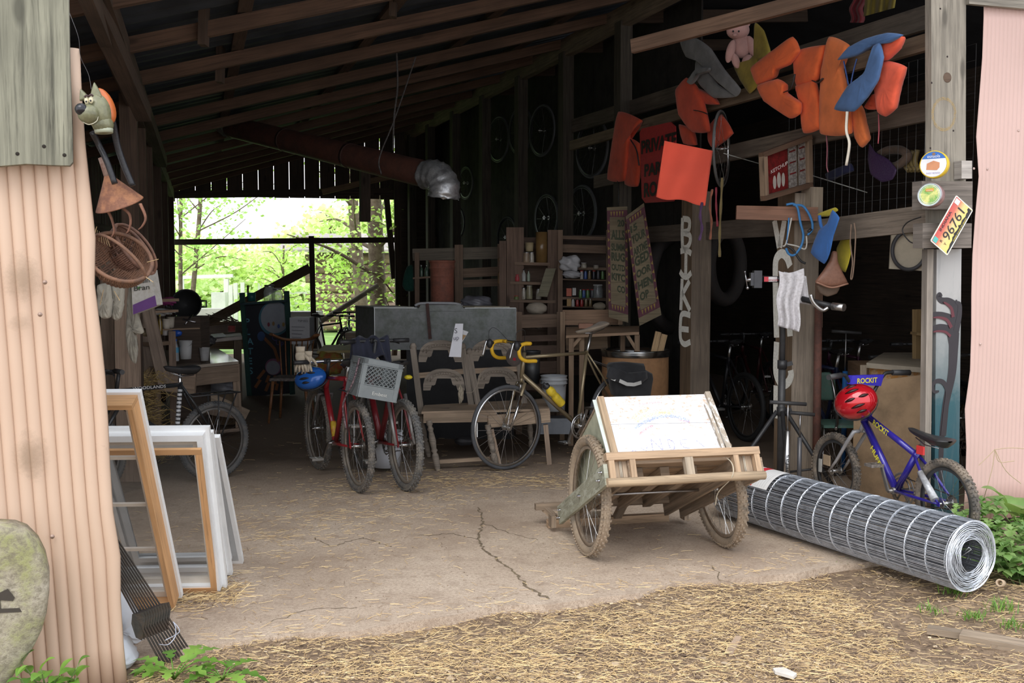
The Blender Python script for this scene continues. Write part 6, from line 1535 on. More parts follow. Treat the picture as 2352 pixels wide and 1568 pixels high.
# ---- repair stand with shirt
rsY=7.15; g_=lambda x,y,d=0:P(x,y,rsY+d)
st=thing('repair_stand','black bicycle repair stand with clamp arm before the middle post','repair stand',V((G(1800,1140).x,rsY,0)))
pole=g_(1800,642); foot=V((pole.x-.0,rsY,.05))
mb=MB(); mb.tube([V((pole.x,rsY,.12)),V((pole.x,rsY,.95))],.026,12); mb.tube([V((pole.x,rsY,.95)),V((pole.x,rsY,pole.z))],.020,12); mb.build('pole',BLKM,st)
for k,a in enumerate((2.9,-.35,-1.6)):
    mb=MB(); top=V((pole.x,rsY,.62)); e=V((pole.x+math.cos(a)*.42,rsY+math.sin(a)*.42*(.8),.02)); mb.tube([top+V((math.cos(a)*.03,math.sin(a)*.03,0)),e],.015,10); mb.build('leg',BLK,st)
    mb=MB(); mb.tube([top.lerp(e,.65)-V((0,0,.0)),V((pole.x,rsY,.18))],.008,8); mb.build('brace',BLK,st)
for z in (.62,.95):
    mb=MB(); mb.tube([V((pole.x,rsY,z-.03)),V((pole.x,rsY,z+.03))],.034,12); mb.beam(V((pole.x+.03,rsY,z)),V((pole.x+.07,rsY-.01,z+.012)),.02,.03); mb.build('collar',BLK,st)
mb=MB(); mb.tube([g_(1752,640,-.02),g_(1800,642),g_(1842,650)],.022,12); ar=mb.build('clamp_arm',BLK,st)
mb=MB(); q=g_(1739,641,-.03); mb.box(q,(.055,.06,.12)); mb.box(q+V((-.035,0,0)),(.03,.05,.09)); mb.build('clamp_jaw',chrome((.07,.07,.075),.4),ar)
mb=MB(); mb.tube([g_(1732,641,-.04),g_(1714,643,-.04)],.014,8); mb.tube([g_(1711,624,-.04),g_(1717,661,-.04)],.005,8); mb.ball(g_(1717,661,-.04),.012); mb.ball(g_(1711,624,-.04),.008); mb.build('clamp_screw',STEEL,ar)
q=g_(1756,640,-.045); mb=MB(); mb.box(g_(1770,641,-.045),(.09,.004,.034)); lbx=mb.build('arm_label',paint((.75,.72,.72),.4),ar); mb=MB(); mb.box(g_(1760,641,-.048),(.03,.004,.034)); mb.build('red_label_end',paint((.6,.03,.05),.4),ar)
text('xtracycle',g_(1765,645,-.05),(1,0,0),ZX,.024,paint((.5,.03,.05),.4),ar,'lettering',width=.068)
# shirt
shm=dirty((.72,.70,.72),(.25,.19,.15),.72,.85,11)
def sh(a,b):
    x=lerp(lerp(1788,1846,a),lerp(1784,1834,a),b); y=lerp(622+5*math.sin(a*4)-2*a,lerp(748,762,a),b); f=.035*math.sin(a*11)*(.3+.7*b)
    return P(x+3*math.sin(b*9),y,rsY-.09-.04*(1-abs(a-.5))+f)
mb=MB(); mb.grid(sh,30,30); mb.grid(lambda a,b: P(lerp(1800,1852,a)+8*b*a,lerp(624,690,b)+10*a,rsY-.05+.03*math.sin(a*9)),16,14)
so1=mono('rag_shirt','stained white shirt draped over the repair stand arm','shirt',mb,shm); so_=so1.modifiers.new('s','SOLIDIFY'); so_.thickness=.004
# wrapped handlebar pointing right
t=thing('wrapped_bar','black bar with silver tape ends resting right of the shirt','bar',P(1890,700,7.0))
mb=MB(); mb.tube([P(1842,686,7.1),P(1915,704,6.95)],.020,12); mb.build('bar',BLK,t)
mb=MB(); mb.tube([P(1912,703,6.95),P(1939,706,6.88)],.026,12); mb.build('silver_tape',chrome((.7,.7,.7),.35),t)
mb=MB(); mb.tube(bez([P(x,y,6.9) for x,y in ((1862,676),(1866,690),(1875,702),(1890,712),(1902,706))],5),.014,10); mb.build('silver_bracket',ALU,t)
# pumps
def pump(label,x,y0,y1,hx0,hx1,Y,body,r=.018,bodyr=None,txt=None):
    Pt=P(x,y0,Y); Pb=P(x,y1,Y); t=thing('bicycle_pump',label,'bicycle pump',V((Pt.x,Y,0)))
    mb=MB(); mb.tube([P(hx0,y0-2,Y),P(hx1,y0+3,Y)],.013,10); mb.build('handle',BLKM,t)
    zb=.03; ztop=lerp(Pt.z,zb,.28); mb=MB(); mb.tube([Pt,V((Pt.x,Y,ztop))],.006,8); mb.build('plunger_rod',STEEL,t)
    mb=MB(); mb.tube([V((Pt.x,Y,ztop)),V((Pt.x,Y,zb))],r,14); mb.build('barrel',body,t)
    mb=MB(); mb.box((Pt.x,Y,.018),(.20,.07,.03)); mb.build('foot_plate',BLK,t)
    if txt: text(txt,V((Pt.x+.006,Y-r-.002,.20)),(0,0,1),(-1,0,0),.035,BLK,t,'lettering',width=.16)
    return t
pump('floor pump with silver barrel lettered serfas standing in front of the repair stand',1810,925,1085,1768,1852,6.9,chrome((.7,.7,.7),.3),.021,txt='serfas')
pump('slimmer grey floor pump right of the silver one',1838,949,1085,1813,1871,7.0,paint((.13,.13,.14),.35,.4),.016)
pump('blue floor pump standing deeper in the dark room with a silver handle bar',1943,762,870,1910,1978,8.0,paint((.03,.17,.5),.4),.020)
# green chair
t=thing('green_chair','small green metal chair behind the red helmet','chair',V((P(1915,900,7.9).x,7.9,0)))
gr_=dirty((.07,.15,.12),(.15,.17,.14),.6,.5,9); gx=P(1915,900,7.9).x
mb=MB(); puff(mb,[P(x,y,7.8) for x,y in ((1880,858),(1905,855),(1917,868),(1920,905),(1915,918),(1880,916))],.02,(0,-1,0)); mb.build('backrest',gr_,t)
mb=MB(); mb.box((gx+.0,7.72,.45),(.36,.34,.02)); mb.build('seat',gr_,t)
for dx,dy in ((-.17,-.15),(.17,-.15),(-.17,.15),(.17,.15)):
    mb=MB(); mb.tube([V((gx+dx,7.72+dy,.44)),V((gx+dx*1.1,7.72+dy*1.15,.0))],.011,8); mb.build('leg',STEEL,t)
mb=MB(); mb.tube(bez([P(1908,862,7.78),P(1916,900,7.76),P(1923,960,7.62),P(1920,985,7.5)],5),.011,8); mb.build('back_tube',STEEL,t)
# cabinet and plywood
cy0=7.35
t=thing('plank_cabinet','low cabinet with worn grey top and rust-orange front beside the corner post','cabinet',P(2060,900,7.4)*V((1,1,0)))
c0=P(1996,848,7.15); c1=P(2140,852,7.15); zt=c0.z
mb=MB(); mb.prism([P(1990,833,7.15),P(2140,846,6.95),P(2150,812,8.1)*V((1,1,0))+V((0,0,P(1990,833,7.15).z)),P(2030,812,8.1)*V((1,1,0))+V((0,0,P(1990,833,7.15).z))],V((0,0,-.035))); mb.build('worktop',paint((.28,.24,.18),.7,0,.2,6),t)
mb=MB(); mb.prism([P(2000,843,7.2),P(2140,855,7.05),P(2140,890,7.05),P(2000,880,7.2)],V((0,.03,0))); mb.build('front_panel',dirty((.62,.27,.05),(.62,.50,.33),.52,.8,20),t)
mb=MB(); a=P(2000,843,7.2);b=P(2140,855,7.05); mb.quadbox([V((a.x,a.y+.03,0)),V((b.x,b.y+.03,0)),V((b.x+.05,8.0,0)),V((a.x+.1,8.0,0)),a+V((0,.03,-.02)),V((b.x,b.y+.03,a.z-.02)),V((b.x+.05,8.0,a.z-.02)),V((a.x+.1,8.0,a.z-.02))]); mb.build('carcass',wood((.25,.15,.08),.8,.3),t)
mb=MB(); mb.beam(P(1983,838,7.1),P(1983,888,7.1),.03,.03,up=VX); mb.build('corner_strip',PALEW,t)
mb=MB(); mb.prism([P(1962,880,7.0),P(2125,860,6.75),V((2.72,6.62,0)),V((2.33,6.92,0))],V((.01,.02,0))); mono('plywood_sheet','brown plywood sheet leaning behind the small blue bicycle','plywood',mb,paint((.33,.22,.125),.75,0,.3,4))
mb=MB(); mb.beam(P(2098,765,7.6),P(2116,768,7.6),.12,.02); mb.beam(P(2107,710,7.62),P(2107,860,7.62),.06,.04,up=VX); mono('yellow_batten','yellowish wooden batten with ledge in the dark beside the thin pole','batten',mb,wood((.33,.22,.10),.8,.2))
# big tractor-like tyres hanging in the dark
for lab_,x,y,rx,Y in (('large old tyre hanging in the dark left of the lettered post',1545,650,.52,10.6),('large knobby black tyre hanging in the dark right of the lettered post',1665,610,.40,10.3)):
    c=P(x,y,Y); mb=MB(); mb.ring(c,(.75,-.6,0),rx-.06,.07,48,12); mono('old_tyre',lab_,'tyre',mb,dirty((.035,.033,.032),(.13,.07,.05),.66,.8,9),'old tyres hanging in the dark')
# ================================================================= LEFT SIDE, HANGING THINGS
wc=P(222,252,3.86); k_=3.86/2350
wt_=thing('wolf_head','ceramic grey-green wolf head with black nose hanging by a wire at the tan panel edge','ornament',wc-ZX*.09)
gm_=dirty((.20,.20,.115),(.10,.10,.06),.58,.3,12); 
WB=lambda x,y,d=0:P(x,y,3.86-d)
mb=MB(); mb.smooth=True
mb.ball(WB(227,256),1,(.048,.055,.068),22,16,Matrix.Rotation(-.15,3,'Y')); mb.ball(WB(205,262,.045),1,(.040,.045,.036),18,12,Matrix.Rotation(-.25,3,'Y')); mb.ball(WB(236,285),1,(.038,.042,.038),16,12)
mb.build('head',gm_,wt_)
mb=MB(); mb.ball(WB(187,251,.075),.0235,(1,1,.95)); mb.build('nose',paint((.015,.015,.02),.18),wt_)
for (x,y,pts) in ((222,205,((208,226),(217,189),(236,226))),(192,216,((184,232),(186,204),(206,226)))):
    mb=MB(); puff(mb,[WB(px,py,.02) for px,py in pts],.02,(0,-1,0)); mb.build('ear',gm_,wt_)
for x,y in ((199,231),(209,229)):
    mb=MB(); mb.ball(WB(x,y,.062),1,(.0085,.008,.014),12,10); e_=mb.build('eye',paint((.68,.62,.42),.3),wt_)
    mb=MB(); mb.ball(WB(x-1,y+2,.070),.0035); mb.build('pupil',BLK,e_)
    mb=MB(); mb.tube(bez([WB(x-5,y-8,.07),WB(x,y-12,.07),WB(x+5,y-8,.065)],4),.0035,6); mb.build('brow',paint((.06,.03,.03),.5),e_)
mb=MB(); mb.tube(bez([WB(190,280,.06),WB(205,286,.075),WB(222,278,.06),WB(226,262,.05)],5),.0018,5); mb.build('mouth_line',paint((.42,.40,.3),.5),wt_)
mb=MB(); mb.ball(WB(240,244,-.018),1,(.036,.04,.07),16,12,Matrix.Rotation(-.35,3,'Y')); mb.build('orange_back',paint((.50,.13,.035),.35),wt_)
mb=MB(); mb.tube([WB(238,296,0),WB(239,306,0)],[.034,.032],16); mb.build('neck_opening',paint((.36,.38,.28),.4),wt_)
hz_=dirty((.008,.008,.011),(.06,.06,.06),.72,.4,20)
mb=MB(); mb.tube(bez([P(250,252,3.86),P(260,285,3.9),P(270,335,3.93),P(287,385,3.95),P(305,427,3.96)],6),.0125,10); mono('rubber_hose','longer black rubber hose hanging from the wolf head shoulder','hose',mb,hz_)
mb=MB(); mb.tube(bez([P(212,303,3.9),P(228,335,3.93),P(245,370,3.92),P(264,422,3.92)],6),.0115,10); mono('rubber_hose','shorter black rubber hose running from the wolf head into the rusty funnel','hose',mb,hz_)
mb=MB(); mb.tube(bez([P(158,25,4.0),P(180,85,3.95),P(185,130,3.92),P(203,170,3.9),P(210,205,3.87)],6),.0012,4); mono('hanging_wire','thin dark wire from the eave holding the wolf head','wire',mb,paint((.05,.045,.045),.5))
# rusty funnel with hooks
rust=dirty((.17,.07,.042),(.33,.145,.07),.5,.75,22); rustd=dirty((.16,.075,.05),(.28,.13,.08),.5,.8,14)
fa_=P(247,402,3.98); fb_=P(274,468,4.02); ax_=(fb_-fa_).normalized(); hF=(fb_-fa_).length
fn_=thing('rusty_funnel','rusty metal funnel with three curved hooks hanging above the wicker baskets','funnel',fb_)
mb=MB(); mb.lathe([(.014,0),(.020,.012),(.092,hF),(.094,hF+.004),(.088,hF),(.018,.014)],fa_,ax_,30); mb.build('cone',rust,fn_)
mb=MB(); mb.tube([P(233,362,3.98),fa_+ax_*.01],[.013,.016],12); mb.build('spout',dirty((.32,.22,.18),(.2,.1,.07),.5,.7,14),fn_)
for pts in (((240,478),(252,492),(260,515),(262,532),(256,545)),((283,478),(297,492),(300,512),(295,530),(290,536)),((322,468),(332,490),(334,505),(326,520),(318,527))):
    mb=MB(); q=bez([P(x,y,4.0) for x,y in pts],6); n=len(q); mb.tube(q,[lerp(.012,.004,i/n) for i in range(n)],8,flat=.5); mb.build('hook',rustd,fn_)
# wicker baskets
def basket(label,c,a,dpt,r,hr,wick,seed=0):
    """a: rim long axis unit, dpt: bowl depth direction"""
    a=V(a).normalized(); dpt=V(dpt).normalized(); dpt=(dpt-a*dpt.dot(a)).normalized(); b=a.cross(dpt).normalized(); root=thing('wicker_basket',label,'basket',c+dpt*r*.6,'wicker baskets hooked to the funnel')
    rr_=random.Random(seed)
    S=lambda th,ph,R=r: c+ (a*math.cos(th)+b*math.sin(th)*.85)*math.sin(ph)*R+dpt*math.cos(ph)*R*.95
    mb=MB()
    NT=46
    for j in range(1,NT):
        x=-math.cos(math.pi*j/NT); rad=math.sqrt(1-x*x)   # weave rings around the long axis
        q=[]
        for i in range(15):
            t=math.pi*i/14; q.append(c+a*(x*r)+(b*math.cos(t)*.85+dpt*math.sin(t)*.95)*rad*r*(1+.018*(1 if (i+j)%2 else -1)))
        if 14<j<24 and j%4==0: continue
        mb.tube(q,.0042,5)
    mb.build('weave',wick,root)
    mb=MB()
    for i in range(11):
        t=math.pi*i/10; mb.tube([c+a*(-math.cos(math.pi*k/14)*r)+(b*math.cos(t)*.85+dpt*math.sin(t)*.95)*math.sin(math.pi*k/14)*r for k in range(15)],.0038,5)
    mb.build('ribs',wick,root)
    mb=MB(); mb.tube([c+(a*math.cos(t)+b*math.sin(t)*.85)*r*1.02 for t in [2*math.pi*i/40 for i in range(40)]],.008,7,closed=True); mb.build('rim',wick,root)
    mb=MB(); mb.tube([c+(a*math.cos(t)-dpt*math.sin(t)*hr)*r*1.0 for t in [math.pi*i/24 for i in range(25)]],.0065,7); mb.build('handle',wick,root)
    return root
wk=dirty((.20,.10,.058),(.11,.06,.04),.52,.8,18)
basket('front wicker basket tilted open on the left hook, with a woven arched handle',P(275,590,4.02),P(337,635,4.0)-P(217,543,4.02),P(243,648,4.10)-P(275,590,4.02)+V((0,.05,0)),.126,.55,wk,1)
basket('rear wicker basket hanging half hidden behind the front one',P(310,572,4.18),V((.5,.2,-.75)),V((-.75,.1,-.5)),.115,.5,dirty((.20,.10,.065),(.11,.06,.045),.52,.8,18),2)
mb=MB()
for k in range(7): 
    a=P(220+k*4,525+k*3,4.05); mb.tube([a,a+V((-.01+.004*k,.0,-.04))],.0012,3)
for (x0,y0,x1,y1) in ((217,540,222,520),(335,636,352,648),(338,602,364,595),(238,665,230,700),(262,668,275,690)):
    mb.tube([P(x0,y0,4.0),P(x1,y1,4.0)],.0016,3)
mono('straw_wisps','loose straw wisps poking out of the wicker baskets','straw',mb,paint((.5,.35,.18),.8),kind='stuff')
# ================================================================= LEFT WORK AREA
wood0=wood
def wood(c,*a,**k): return wood0(sc(c,1.35),*a,**k)  # wood colours raised from here on, in place of interior bounce light
gpl=wood((.22,.165,.125),.85,.35)
def board(name,label,a,b,w,th,mat,cat='board',up=None):
    mb=MB(); a=V(a);b=V(b); 
    if up is None: up=V((0,1,0)) if abs((b-a).normalized().z)>.5 else ZX
    mb.beam(a,b,w,th,up=up); return mono(name,label,cat,mb,mat)
pv_=LP
board('wide_plank','wide tan upright plank behind the wicker baskets and cloth bags',P(290,600,7.75),V((P(290,1000,7.75).x+.02,7.75,0)),.18,.04,wood((.30,.22,.165),.85,.3))
board('wide_plank','narrow grey upright plank left of the wide tan one',P(247,600,7.9),V((P(250,1000,7.9).x,7.9,0)),.10,.04,gpl)
cv=cloth((.43,.40,.33),.25,180)
def hang(label,pts,Y,mat=cv,th=.05,name='cloth_bag',cat='cloth'):
    mb=MB(); puff(mb,[P(x,y,Y) for x,y in pts],th,(0,-1,0),wr=.008); return mono(name,label,cat,mb,mat)
hang('pale canvas bag hanging leftmost under the front wicker basket',[(224,655),(252,652),(258,690),(254,728),(238,732),(226,720)],6.3)
hang('second pale canvas bag hanging between the first one and the wide plank',[(257,655),(285,655),(284,700),(278,728),(268,736),(256,728),(258,690)],6.35)
hang('long pale cloth hanging pointed over the wide tan plank',[(298,650),(306,680),(318,722),(330,762),(320,768),(304,760),(301,735),(310,775),(316,805),(312,835),(300,825),(290,780),(292,700)],7.0)
# cereal box on the shelf
t=thing('cereal_bag','white and purple cereal box reading Raisin Bran behind the baskets','box',P(325,722,6.9))
cb=PL; 
bx=lambda x,y,o=0:P(x,y,6.9-o)
mb=MB(); mb.prism([bx(302,655),bx(345,620),bx(358,700),bx(305,720)],V((.02,.08,0))); mb.build('carton',dirty((.62,.60,.56),(.5,.42,.28),.6,.6,6),t)
mb=MB(); mb.prism([bx(305,700,.003),bx(356,678,.003),bx(360,702,.003),bx(306,722,.003)],V((0,.001,0))); mb.build('purple_band',paint((.16,.06,.25),.5),t)
for s_,x,y in (('Raisin',308,652),('Bran',308,668)): text(s_,bx(x,y,.006),bx(350,y-5)-bx(x,y),ZX,.048,paint((.06,.06,.05),.5),t,'lettering',width=.105,bold=.01)
mb=MB(); mb.prism([bx(315,660,.004),bx(322,657,.004),bx(322,662,.004),bx(316,664,.004)],V((0,.001,0))); mb.build('green_leaf_print',paint((.1,.4,.08),.5),t)
# leaning rack of planks
mb=MB(); rk_=thing('plank_rack','rough rack of leaning brown planks holding shelves at the left of the work table','rack',V((P(370,880,8.6).x,8.7,0)))
for (a,b,w,n_) in (((332,672,8.5),(378,880,8.6),.10,'leaning_plank'),((312,680,8.9),(345,900,9.0),.10,'leaning_plank')):
    mb=MB(); mb.beam(P(*a),P(*b),w,.035,up=V((0,1,0))); mb.build(n_,wood((.27,.205,.16),.85,.3),rk_)
for (x0,x1,y,h,Y) in ((310,405,692,.06,8.75),(318,402,717,.05,8.75),(340,455,757,.03,9.0),(345,382,790,.08,8.9)):
    mb=MB(); mb.beam(P(x0,y,Y),P(x1,y-4,Y+.2),.16,h*.4); mb.build('shelf_board',wood((.2,.135,.09),.85,.3),rk_)
mb=MB(); mb.beam(P(340,868,8.7),P(450,878,8.7),.04,.20); mb.build('bottom_board',wood((.25,.18,.13),.85,.3),rk_)
for x in (345,395): 
    mb=MB(); q=P(x,760,9.05); mb.beam(q,V((q.x,q.y,0)),.06,.04,up=VX); mb.build('rack_post',wood((.16,.11,.08),.85,.3),rk_)
# work table
tw_=wood((.27,.195,.14),.85,.3); zt=.70
tl=thing('work_table','rough wooden work table with pale shiny top at the left','table',V((-3.2,10.9,0)))
A_t=G(340,848,zt); B_t=G(548,829,zt); C_t=G(498,799,zt); D_t=G(350,806,zt); B_t.y=min(B_t.y,10.6)
mb=MB(); mb.prism([A_t,B_t,C_t,D_t],V((0,0,-.03))); mb.build('tabletop',paint((.5,.42,.34),.13,0,.2,3,spec=1.0),tl)
mb=MB(); mb.beam(A_t+V((0,.03,-.12)),B_t+V((-.02,.03,-.12)),.035,.17); mb.build('apron',tw_,tl)
mb=MB(); mb.beam(B_t+V((-.02,.05,-.12)),C_t+V((-.02,0,-.12)),.035,.17); mb.build('apron',tw_,tl)
for q,lx in ((B_t+V((-.05,.05,0)),.03),(A_t+V((.06,.05,0)),0),(C_t+V((-.04,-.05,0)),0)):
    mb=MB(); mb.beam(V((q.x,q.y,zt-.03)),V((q.x+lx,q.y,0)),.07,.06,up=VX); mb.build('leg',tw_,tl)
mb=MB(); mb.beam(G(455,905,.36),V((B_t.x+.05,B_t.y+.1,.12)),.03,.14); mb.build('slanted_brace',wood((.33,.25,.18),.85,.3),tl)
mb=MB(); mb.beam(P(395,862,10.3),P(452,872,10.3),.03,.2); mb.build('front_board',wood((.3,.23,.17),.85,.3),tl)
lump('clear_bag','big crumpled translucent plastic bag stuffed under the work table','bag',P(500,885,10.9),.2,(1.05,.6,.48),paint((.36,.36,.40),.3,0,.25,9),3,.12)
def crate_box(label,x0,x1,y0,y1,Y,mat,name='cardboard_box',d=.3):
    a=P(x0,y1,Y);b=P(x1,y0,Y); mb=MB(); mb.box(((a.x+b.x)/2,Y+d/2,(a.z+b.z)/2),(b.x-a.x,d,b.z-a.z)); return mono(name,label,'box',mb,mat)
crate_box('cardboard box stored on the floor under the work table',432,535,905,985,10.7,paint((.27,.19,.12),.8,0,.2,5))
mb=MB(); mb.beam(P(398,1000,9.9),P(560,985,9.9),.05,.03); mb.beam(P(430,930,10.3),P(548,948,10.2),.03,.12); mono('scrap_boards','scrap boards lying before the box under the work table','board',mb,wood((.27,.2,.15),.85,.3))
# hay bale
mb=MB()
rs2=random.Random(5); hb_=P(322,940,8.35)
hm=[paint((.42,.29,.10),.85,0,.15),paint((.30,.20,.07),.85,0,.15),paint((.52,.38,.16),.85,0,.15)]
for i in range(1500):
    p=V((hb_.x+rs2.gauss(0,.11),hb_.y+rs2.uniform(-.1,.1),rs2.uniform(.02,.78))); d=V((rs2.gauss(0,1),rs2.gauss(0,.6),rs2.gauss(0,.8))).normalized()*rs2.uniform(.04,.13); s=V((0,0,.002)); s2=V((.002,0,0))
    mb.m(rs2.choice(hm)); mb.poly([p-d*.5-s,p+d*.5-s,p+d*.5+s,p-d*.5+s])
tag(mb.build('hay_heap'),'heap of golden hay standing between the wide plank and the black bicycle','hay',kind='stuff')
# things on the table and shelf
def bottle2(label,x,y0,y1,Y,r,mat,capm,name='bottle',cat='bottle',neck=.35,grp='bottles and jars on the left shelves'):
    b=P(x,y1,Y);t_=P(x,y0,Y); h=t_.z-b.z; ro=thing(name,label,cat,b,grp)
    mb=MB(); mb.lathe([(0,0),(r*.95,0),(r,h*.04),(r,h*.6),(r*neck,h*.82),(r*neck,h*.93)],b,ZX,16); mb.build('body',mat,ro)
    mb=MB(); mb.lathe([(r*neck*1.15,h*.9),(r*neck*1.15,h),(0,h)],b,ZX,12); mb.build('cap',capm,ro); return ro,b,h
pet=glass((.75,.80,.85),.05,.45)
ro,b,h=bottle2('small clear water bottle with blue label on the work table',404,778,829,9.9,.032,pet,paint((.05,.15,.6),.4),neck=.4)
mb=MB(); mb.lathe([(.033,h*.38),(.033,h*.62)],b,ZX,16); mb.build('blue_label',paint((.12,.42,.65),.5),ro)
def pail(label,x,y0,y1,Y,r0,r1,mat,name='bucket',handle=True,grp=None,lid=False,rib=False,cat='bucket',wall=.004):
    b=P(x,y1,Y);t_=P(x,y0,Y); h=t_.z-b.z; ro=thing(name,label,cat,b,grp)
    prof=[(0,0),(r0,0),(lerp(r0,r1,.5),h*.5)]
    if rib: prof+=[(lerp(r0,r1,.78),h*.76),(r1*1.06,h*.77),(r1*1.06,h*.80),(r1*.99,h*.81),(r1*.99,h*.87),(r1*1.06,h*.88),(r1*1.06,h*.9),(r1,h*.91)]
    prof+=[(r1,h*.97),(r1*1.05,h*.98),(r1*1.05,h),(r1-wall,h)]
    prof+= [(0,h)] if lid else [(r0-wall,.01),(0,.01)]
    mb=MB(); mb.lathe(prof,b,ZX,28); mb.build('body',mat,ro)
    if handle:
        mb=MB(); q=b+ZX*h*.9; mb.tube([q+V((math.cos(t)*r1*1.05,-math.sin(t)*r1*.85,-math.sin(t)*r1*.7)) for t in [math.pi*i/16 for i in range(17)]],.003,6); mb.build('bail_handle',STEEL,ro)
    return ro,b,h
pail('white plastic tub with wire bail on the work table',427,782,824,9.9,.05,.062,paint((.62,.62,.62),.4,0,.08,5),'tub')
pail('frosted drinking glass near the bright corner of the work table',470,798,828,10.1,.04,.052,glass((.8,.8,.8),.1,.45),'drinking_glass',False,cat='glass')
pail('orange bowl behind the drinking glass on the work table',448,798,820,10.9,.09,.11,paint((.45,.10,.03),.5),'bowl',False,cat='bowl')
pail('red metal canister on the back of the work table',424,742,782,11.6,.07,.07,paint((.55,.02,.03),.3,0,.1,8),'canister',False,lid=True,cat='canister')
lump('blue_jug','blue plastic jug tilted on the shelf left of the red canister','jug',P(405,765,10.0),.05,(1.1,.7,.7),paint((.02,.10,.5),.35),2,.06)
bottle2('dark amber bottle with gold foil on the left shelf',368,722,768,8.95,.022,paint((.16,.10,.02),.15),paint((.5,.4,.1),.4))
for i,(x,y0,y1,c_) in enumerate(((382,732,755,(.5,.45,.38)),(392,728,752,(.4,.36,.3)),(379,745,770,(.45,.42,.4)),(388,745,768,(.33,.3,.26)))):
    pail(['pale cup standing leftmost on the left shelf','pale cup standing behind the first cup on the left shelf','grey paper cup in front on the left shelf','small brown cup in front on the left shelf'][i],x,y0,y1,9.0+.03*i,.028,.035,paint(c_,.5),'cup',False,cat='cup',grp='cups on the left shelf')
lump('crumpled_paper','crumpled white paper heap on the left shelf under the black pot','paper',P(372,716,9.0),.07,(1.4,.8,.4),paint((.5,.5,.5),.7),6,.25)
lump('dark_pot_lid','pale onion-shaped gourd beside the leaning plank','gourd',P(334,763,8.6),.035,(1.2,1,1),paint((.40,.32,.2),.5),4,.03)
bottle2('clear glass jar standing upright behind the red canister',450,748,800,11.2,.06,glass((.35,.35,.36),.1,.5),STEEL,name='jar',cat='jar',neck=.7)
lump('crumpled_foil','crumpled grey foil and bowls behind the tub on the work table','foil',P(440,790,10.9),.10,(1.3,.8,.55),chrome((.35,.35,.34),.35),8,.2)
lump('dark_shoe','black and white patterned bag on the work table by the bright top','bag',P(476,782,11.3),.09,(1.0,.8,.7),dirty((.03,.03,.035),(.5,.45,.42),.62,.5,9),9,.12)
# black pot
t=thing('black_pot','large round black cooking pot tipped on its side before the far opening','pot',P(428,725,10.2))
c=P(428,698,10.2); axp=V((.25,-.95,.12)).normalized()
mb=MB(); mb.lathe([(0,-.16),(.10,-.15),(.135,-.09),(.142,0),(.150,.004),(.150,.012),(.138,.012),(.13,-.08),(0,-.14)],c,axp,30); mb.build('pot_body',paint((.012,.012,.013),.6),t)
for k in (1,-1):
    mb=MB(); s_=V((.97,.25,0)); mb.tube([c+s_*(.14*k)+ZX*.03,c+s_*(.19*k)+ZX*.03,c+s_*(.19*k)-ZX*.03,c+s_*(.14*k)-ZX*.03],.010,8); mb.build('pot_handle',BLK,t)
mb=MB(); q=P(428,726,10.2); mb.box((q.x+.02,10.25,q.z/2),(.3,.3,q.z)); mono('pot_stand','dark block stand under the black pot','stand',mb,DARKW)
lump('magenta_bag','crumpled magenta plastic bag left of the black pot','bag',P(385,692,9.6),.05,(1.6,.8,.7),paint((.22,.03,.12),.4),11,.2)
mb=MB(); mb.tube([P(442,722,9.7),P(425,745,9.6)],.01,6); mb.tube([P(420,733,9.6),P(450,740,9.6)],.01,6); mono('metal_tools','loose metal tool handles lying under the black pot','tool',mb,STEEL)
# far low table
t=thing('far_bench','low brown bench with pale sheets before the far opening','bench',V((P(500,900,13).x,13.0,0)))
mb=MB(); mb.prism([P(440,783,12.4),P(556,772,12.6),P(552,762,13.6),P(470,770,13.6)],V((0,0,-.04))); mb.build('bench_top',wood((.38,.33,.29),.6,.3),t)
mb=MB(); mb.prism([P(455,752,13.7),P(556,742,13.7),P(556,766,13.7),P(455,770,13.7)],V((0,.05,0))); mb.build('bench_back',wood((.2,.15,.12),.8,.3),t)
for x in (470,545):
    mb=MB(); q=P(x,775,12.7); mb.beam(q,V((q.x,q.y,0)),.09,.09,up=VX); mb.build('leg',MIDW,t)
pail('small glass of red liquid on the far bench',532,748,762,13.0,.045,.05,glass((.5,.1,.1),.1,.5),'small_glass',False,cat='glass')
mb=MB(); mb.prism([P(478,776,12.2),P(520,772,12.6),P(512,765,13.0),P(485,768,12.9)],V((0,0,.004))); mono('paper_sheet','white paper sheet lying on the far bench','paper',mb,paint((.6,.6,.62),.6))
mb=MB()
for i in range(30): 
    a=P(515+rs2.uniform(0,35),745-rs2.uniform(0,12),13.4); mb.tube([a,a+V((rs2.uniform(-.3,-.05),0,rs2.uniform(-.02,.12)))],.004,4,caps=False)
mono('twig_bundle','bundle of thin twigs lying on the far bench','twigs',mb,paint((.14,.10,.07),.9),kind='stuff')
# plates sign board
Yb=13.3; pb_=lambda x,y,o=0:P(x,y,Yb-o)
t=thing('plates_sign','black painted board reading PLATES with a big painted plate','sign',V((P(612,905,Yb).x,Yb,0)))
mb=MB(); mb.prism([pb_(557,697),pb_(662,690),pb_(672,903),pb_(572,910)],V((0,.04,0))); mb.build('sign_panel',paint((.008,.010,.018),.5),t)
for (a,b) in (((556,672),(574,912)),((658,668),(672,905))):
    mb=MB(); mb.beam(pb_(*a,.0),pb_(*b),.06,.06,up=V((0,1,0))); mb.build('side_rail',paint((.015,.06,.05),.7),t)
mb=MB(); mb.beam(pb_(556,698),pb_(662,690),.2,.03); mb.build('top_shelf',paint((.02,.05,.06),.7),t)
cy_=paint((.10,.28,.36),.6)
for i,ch in enumerate('PLATES'): 
    text(ch,pb_(564+2*i*.8,746+i*22.5,.004),(1,0,0),ZX,.12,cy_,t,'painted_letter',bold=.015)
